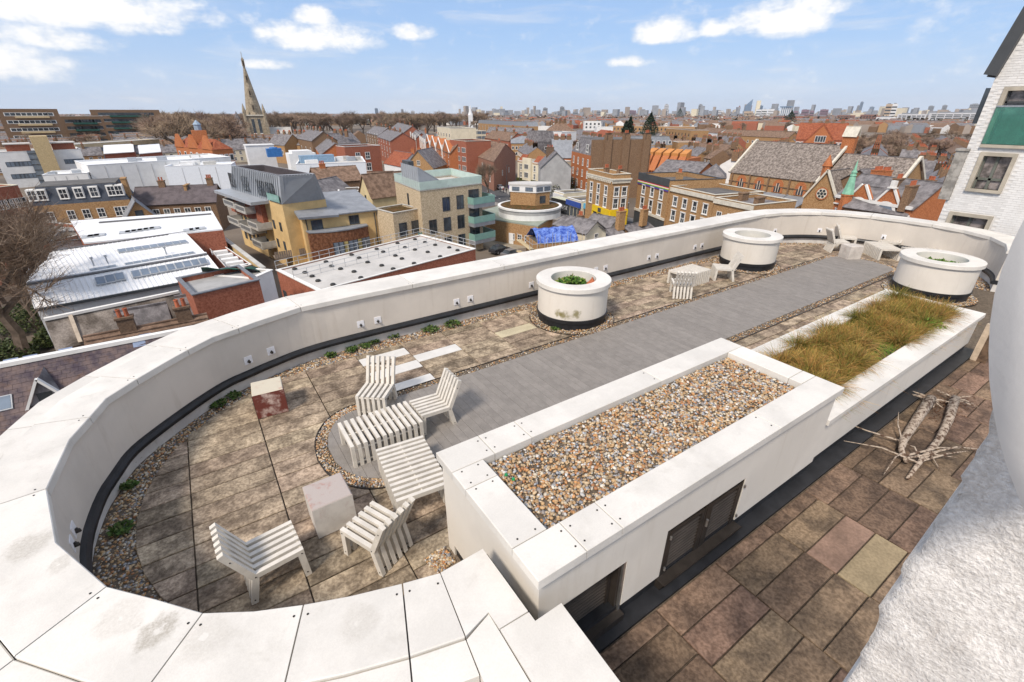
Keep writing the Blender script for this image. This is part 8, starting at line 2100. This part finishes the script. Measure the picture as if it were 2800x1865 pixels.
# ================================================================ rows of terraced houses behind, then the far roofs
HW, HD = 6.2, 9.5
COMB = [(BR_YEL, SLATE, 'yellow brick house with grey slate roof'), (BR_BRN, TILEB, 'brown brick house with brown tiled roof'), (BR_RED, SLATE, 'red brick house with grey slate roof'), (WHT, TILEB, 'white rendered house with brown roof'), (CREAM, SLATE, 'cream rendered house with slate roof'), (BR_YEL, TILER, 'yellow brick house with red tiled roof')]
HM = {}
def house_mesh(k, hh):
    key = (k, hh)
    if key not in HM:
        wm, rm, lab = COMB[k]; x, y, r_ = HW / 2, HD / 2, 3.2
        w_ = MB().box(-x, x, -y, y, 0, hh).add([(-x, -y, hh), (-x, y, hh), (-x, 0, hh + r_), (x, -y, hh), (x, y, hh), (x, 0, hh + r_)], [(0, 2, 1), (3, 4, 5)]).mesh('wall', wm)
        rf_ = MB().slab([(-x, -y - .3, hh - .2), (x, -y - .3, hh - .2), (x, 0, hh + r_ + .1), (-x, 0, hh + r_ + .1)], .15).slab([(-x, 0, hh + r_ + .1), (x, 0, hh + r_ + .1), (x, y + .3, hh - .2), (-x, y + .3, hh - .2)], .15).mesh('roof', rm)
        cm = MB().box(x - .45, x + .45, -1.1, 1.1, hh + 1.6, hh + r_ + 1.6); 
        for q in (-.7, 0, .7): cm.tube([(x, q, hh + r_ + 1.6), (x, q, hh + r_ + 2.2)], .16, 6, 1)
        HM[key] = (w_, rf_, cm.mesh('chimney', [BR_BRN, POTS]))
    return HM[key]
def where(p, dd):
    a = math.degrees(math.atan2(p.y, p.x)); q = 'left of the tall spire' if a > 80 else ('between spire and high street' if a > 60 else ('behind the orange mansion block' if a > 46 else ('behind the corner shop and market' if a > 33 else ('beyond the slate church' if a > 22 else 'beside the white brick house'))))
    return ('in nearer rows ' if dd < 330 else 'in farther rows ') + q
cells = []
for (az0, az1, d0, d1, ang) in ((12, 32, 150, 900, 20), (32, 60, 230, 900, 62), (60, 80, 330, 520, 80), (80, 112, 300, 620, 5)):
    u = Vector((math.cos(R(ang)), math.sin(R(ang)))); v = Vector((-u.y, u.x)); 
    for i in range(-75, 76):
        for j in range(-48, 49):
            p = u * (i * HW) + v * (j * 19 + (3 if (j // 2) % 2 else 0)); dd = p.length; a = math.degrees(math.atan2(p.y, p.x))
            if not (az0 < a < az1 and d0 < dd < d1) or i % 17 == 0 or j % 7 == 3: continue
            if any((p - c).length < r_ + 5 for c, r_ in OCC): continue
            if not VIS((p.x, p.y, ZG + 8)): continue
            cells.append((dd, p, R(ang) + (math.pi if random.random() < .5 else 0), (i // 17 + j) % 9))
cells.sort(key=lambda c: c[0])
rest = cells[290:]
for (dd, p, a, k) in cells[:290]:
    rr = random.random(); k = (0, 1, 2, 0, 1, 0, 0, 4, 1)[k] if rr > .1 else 3
    hh = (6.2, 6.8, 8.6)[int(p.x * 7 + p.y * 3) % 3] if False else (6.4 if k != 2 else 7.6)
    w_, rf_, cm = house_mesh(k, hh)
    t = empty('terraced_house', (p.x, p.y, ZG), COMB[k][2] + ' ' + where(p, dd), 'house', COMB[k][2] + ' ' + where(p, dd), a); link('wall', w_, t); link('roof', rf_, t); link('chimney', cm, t)
    if dd < 420:
        f = -1 if (Matrix.Rotation(a, 2) @ Vector((0, -1))).dot(-p) > 0 else 1
        for z in (1.0, 3.9):
            for x in (-1.6, 1.6): link('window', win_mesh('sash'), t, (x * -f, f * HD / 2, z), 0 if f < 0 else math.pi, (1.3, 1, 1.7))
def far_roofs(cells_, name, label, wm, rms):
    V, F, M = [], [], []
    for (p, a, L, D_, h, r_, k) in cells_:
        c, s_ = math.cos(a), math.sin(a); o = len(V)
        for (x, y, z) in ((-L, -D_, 0), (L, -D_, 0), (L, D_, 0), (-L, D_, 0), (-L, -D_, h), (L, -D_, h), (L, D_, h), (-L, D_, h), (-L, 0, h + r_), (L, 0, h + r_)): V.append((p[0] + x * c - y * s_, p[1] + x * s_ + y * c, ZG + z))
        F += [(o, o + 1, o + 5, o + 4), (o + 2, o + 3, o + 7, o + 6), (o + 1, o + 2, o + 6, o + 9, o + 5), (o + 3, o, o + 4, o + 8, o + 7), (o + 4, o + 5, o + 9, o + 8), (o + 6, o + 7, o + 8, o + 9)]; M += [k % len(wm)] * 4 + [len(wm) + k % len(rms)] * 2
    me = bpy.data.meshes.new(name); me.from_pydata(V, [], F)
    for m in list(wm) + list(rms): me.materials.append(m)
    me.polygons.foreach_set('material_index', M)
    return tag(link(name, me), label, 'rooftops', kind='stuff')
fc = [(tuple(p), a, HW / 2, HD / 2, 6.5, 3.2, k) for (dd, p, a, k) in rest]
for _ in range(9000):
    dd = 850 * (7.5 ** (random.random() ** 1.25)); a = R(random.uniform(8, 108)); p = (dd * math.cos(a), dd * math.sin(a))
    if 58 < math.degrees(a) < 100 and dd < 1100: continue
    fc.append((p, R(random.choice((20, 62, 110, 150))) + random.uniform(-.1, .1), random.uniform(5, 20), random.uniform(4.5, 7), random.uniform(5, 10), random.uniform(2, 4), random.randrange(60)))
for _ in range(420):                                    # low blocks and small towers of the outer districts
    dd = random.uniform(2200, 7000); a = R(random.uniform(10, 62)); h = random.uniform(14, 46) * (1 if random.random() < .8 else 1.6)
    fc.append(((dd * math.cos(a), dd * math.sin(a)), random.uniform(0, 3), random.uniform(7, 22), random.uniform(6, 10), h, .5, random.choice((6, 7, 14, 15, 22, 4))))
far_roofs(fc, 'far_rooftops', 'mass of distant brown and grey rooftops reaching to the horizon', (BR_YEL, BR_BRN, BR_RED, WHT, CREAM, BR_BRN, mat('block_grey', (.27, .29, .32), .9, .1, .05), mat('block_tan', (.34, .29, .25), .9, .1, .05)), (SLATE, TILEB, SLATE, TILEB, SLATE, TILEB, TILER))
v, f, c = [], [], []
for k in range(900):                                    # far hedgerow and park trees read as one brown fringe
    dd = 1000 * (6.5 ** random.random()); a = R(random.uniform(6, 108)); h = random.uniform(10, 17); w_ = random.uniform(9, 30)
    V_, F_, C_ = leaf_cloud(26, (dd * math.cos(a), dd * math.sin(a), ZG + 1), w_, h, 6.5, [(.13, .10, .075), (.10, .08, .065), (.09, .085, .06)]); f.append(F_ + 26 * 4 * k); v.append(V_); c.append(C_)
tag(link('far_woods', raw_mesh('far_woods', np.concatenate(v), np.concatenate(f), LEAFA, np.concatenate(c))), 'brown fringe of far trees between the distant roofs', 'woods', kind='stuff')

# ================================================================ the skyline
TW = {'g': mat('tower_grey', (.24, .26, .29), .8, .08, .05), 'p': mat('tower_pale', (.55, .56, .58), .8, .06, .05), 'b': mat('tower_blue', (.16, .23, .33), .35, .1, .05, spec=.5), 'w': mat('tower_white', (.66, .67, .68), .8, .05, .05), 't': mat('tower_tan', (.46, .36, .27), .85, .08, .05), 'r': mat('tower_brown', (.27, .15, .12), .85, .12, .05), 'm': mat('tower_mauve', (.22, .15, .19), .85, .1, .05)}
CN = {'g': 'grey', 'p': 'pale grey', 'b': 'blue glass', 'w': 'white', 't': 'tan', 'r': 'brown', 'm': 'mauve brown'}
rows_ = 'B1415,1445,155,5000,b B1655,1678,162,5200,g B1745,1780,178,5000,p C465,525,194,5600,b C610,645,190,5200,b C700,730,186,5200,b C950,993,150,3600,g C1105,1145,140,3600,g C1150,1200,182,3300,r C1222,1272,185,3300,g C1325,1365,196,3600,g C1370,1405,196,3600,t C1440,1478,176,3400,g C1480,1575,198,3700,p C1720,1800,173,3300,m C1935,1990,165,3300,p C2030,2058,182,3600,b C2060,2100,120,3400,p C2235,2270,183,2800,t D370,405,287,3400,g D545,600,345,4200,p D735,750,300,3000,r D785,868,348,2300,t D845,857,295,3000,r D895,945,332,2600,w D948,998,330,2620,w D1002,1062,328,2600,w D915,958,296,4000,b D1065,1100,320,4200,b D1240,1280,345,2700,m D1310,1380,333,2700,m D1388,1425,342,2700,m D1480,1556,332,2700,m D1050,1180,390,1500,r D1236,1372,390,1500,r D1425,1572,394,1450,r D1635,1800,383,1500,r D1845,2006,378,1400,r D1846,1876,264,7000,b D1816,1844,296,7000,g D1930,1975,308,7000,b D2082,2140,282,2300,t D2138,2192,280,2310,w D1990,2170,402,1300,w D2190,2345,372,1450,w'.split()
tl = []
for s_ in rows_:
    x0, x1, yt, dist, c = s_[1:].split(','); f = {'B': cB, 'C': cC, 'D': cD}[s_[0]]; tl.append((f(float(x0), float(yt)), f(float(x1), float(yt)), float(dist), c))
tl += [((2455, 312), (2535, 312), 1350, 'p'), ((2542, 309), (2680, 309), 1350, 'p'), ((2653, 285), (2684, 285), 5000, 'g'), ((2578, 288), (2592, 288), 6000, 'g'), ((2540, 290), (2556, 290), 6000, 'g')]
tl.sort(key=lambda r: r[0][0])
NUM = 'first second third fourth fifth sixth seventh eighth ninth tenth'.split()
seen = {}
for (a, b, dist, c) in tl:
    q, h = far_rect(a, b, dist, 18 if dist < 1600 else 26); seen[c] = seen.get(c, 0) + 1
    shape = 'long low block' if (q[1] - q[0]).length > 1.6 * h else ('slender stack' if (q[1] - q[0]).length < 12 and c == 'r' else 'tower')
    n = seen[c]; t = empty('skyline_tower', (q[0].x, q[0].y, ZG), f'{NUM[(n - 1) % 10] + (" of the second ten" if n > 10 else "")} {CN[c]} {shape} from the left on the skyline', 'tower', 'skyline towers')
    body_wall(t, q, h, TW[c], name='shaft'); d = q[1] - q[0]; nv = Vector((d.y, -d.x, 0)).normalized()
    cr = [q[0].lerp(q[1], .2), q[0].lerp(q[1], .7), q[3].lerp(q[2], .7), q[3].lerp(q[2], .2)]; MB().prism([tuple(p.xy) for p in cr], ZG + h, ZG + h + max(2, h * .05)).build('plant_room', TW['g'], t)
    if shape != 'slender stack':
        fl = max(3, int(h / (3.2 if dist < 1700 else 9)))
        for k in range(1, fl): MB().bar(xyz(q[0].lerp(q[1], .06) + nv * .25, ZG + h * k / fl), xyz(q[0].lerp(q[1], .94) + nv * .25, ZG + h * k / fl), .5, h / fl * .42).build('window_band', GLASS, t)
        if (q[1] - q[0]).length > 25:
            for k in range(1, 6): MB().bar(xyz(q[0].lerp(q[1], k / 6) + nv * .6, ZG + 1), xyz(q[0].lerp(q[1], k / 6) + nv * .6, ZG + h), 1.6, .8).build('pier', TW[c], t)
# the sail topped glass tower and the winged tower
q, h = far_rect(cD(790, 300), cD(852, 300), 2900, 30); t = empty('skyline_tower', (q[0].x, q[0].y, ZG), 'tall blue glass tower with a slanting sail shaped top', 'tower', 'skyline towers')
hz_ = at(*cD(860, 235), 2900).z - ZG; MB().prism([tuple(p.xy) for p in q], ZG, [ZG + h, ZG + hz_, ZG + hz_, ZG + h]).build('shaft', TW['b'], t)
q, h = far_rect(cD(1120, 318), cD(1215, 318), 2300, 24); t = empty('skyline_tower', (q[0].x, q[0].y, ZG), 'striped tower with a broad winged flat roof', 'tower', 'skyline towers'); body_wall(t, q, h, TW['w'], name='shaft')
d = q[1] - q[0]; nv = Vector((d.y, -d.x, 0)).normalized(); MB().prism([tuple(p.xy) for p in (q[0] - d * .12 + nv * 3, q[1] + d * .12 + nv * 3, q[2] + d * .12, q[3] - d * .12)], ZG + h + 2, ZG + h + 6).build('winged_roof', TW['b'], t)
for k in range(5): MB().bar(xyz(q[0].lerp(q[1], .12 + k * .19) + nv * .4, ZG + 4), xyz(q[0].lerp(q[1], .12 + k * .19) + nv * .4, ZG + h + 2), 4, .8).build('window_band', TW['b'], t)
# white church tower at the end of the wood
q, h = far_rect(cC(268, 215), cC(308, 215), 800, 8); t = empty('white_church_tower', (q[0].x, q[0].y, ZG), 'small white church tower with a thin spike beyond the wood', 'church'); body_wall(t, q, h, TW['w'], name='tower'); c_ = sum(q, Vector((0, 0, 0))) / 4; MB().lathe([(4, 0), (2.6, 4), (.2, 14)], 8, c=(c_.x, c_.y, ZG + h)).build('spike', TW['w'], t)

# ================================================================ the moist air over the town
hzm = bpy.data.materials.new('haze'); hzm.use_nodes = True; ht = hzm.node_tree; ht.nodes.clear()
pv = ht.nodes.new('ShaderNodeVolumePrincipled'); ho = ht.nodes.new('ShaderNodeOutputMaterial'); ht.links.new(pv.outputs[0], ho.inputs['Volume'])
pv.inputs['Color'].default_value = (.92, .95, 1.0, 1); pv.inputs['Density'].default_value = .000035; pv.inputs['Anisotropy'].default_value = 0.0
hb_ = MB().box(-9100, 13100, -9100, 13100, ZG - 1.5, 260).build('haze', hzm); tag(hb_, 'thin pale haze over the whole town', 'haze', kind='stuff')
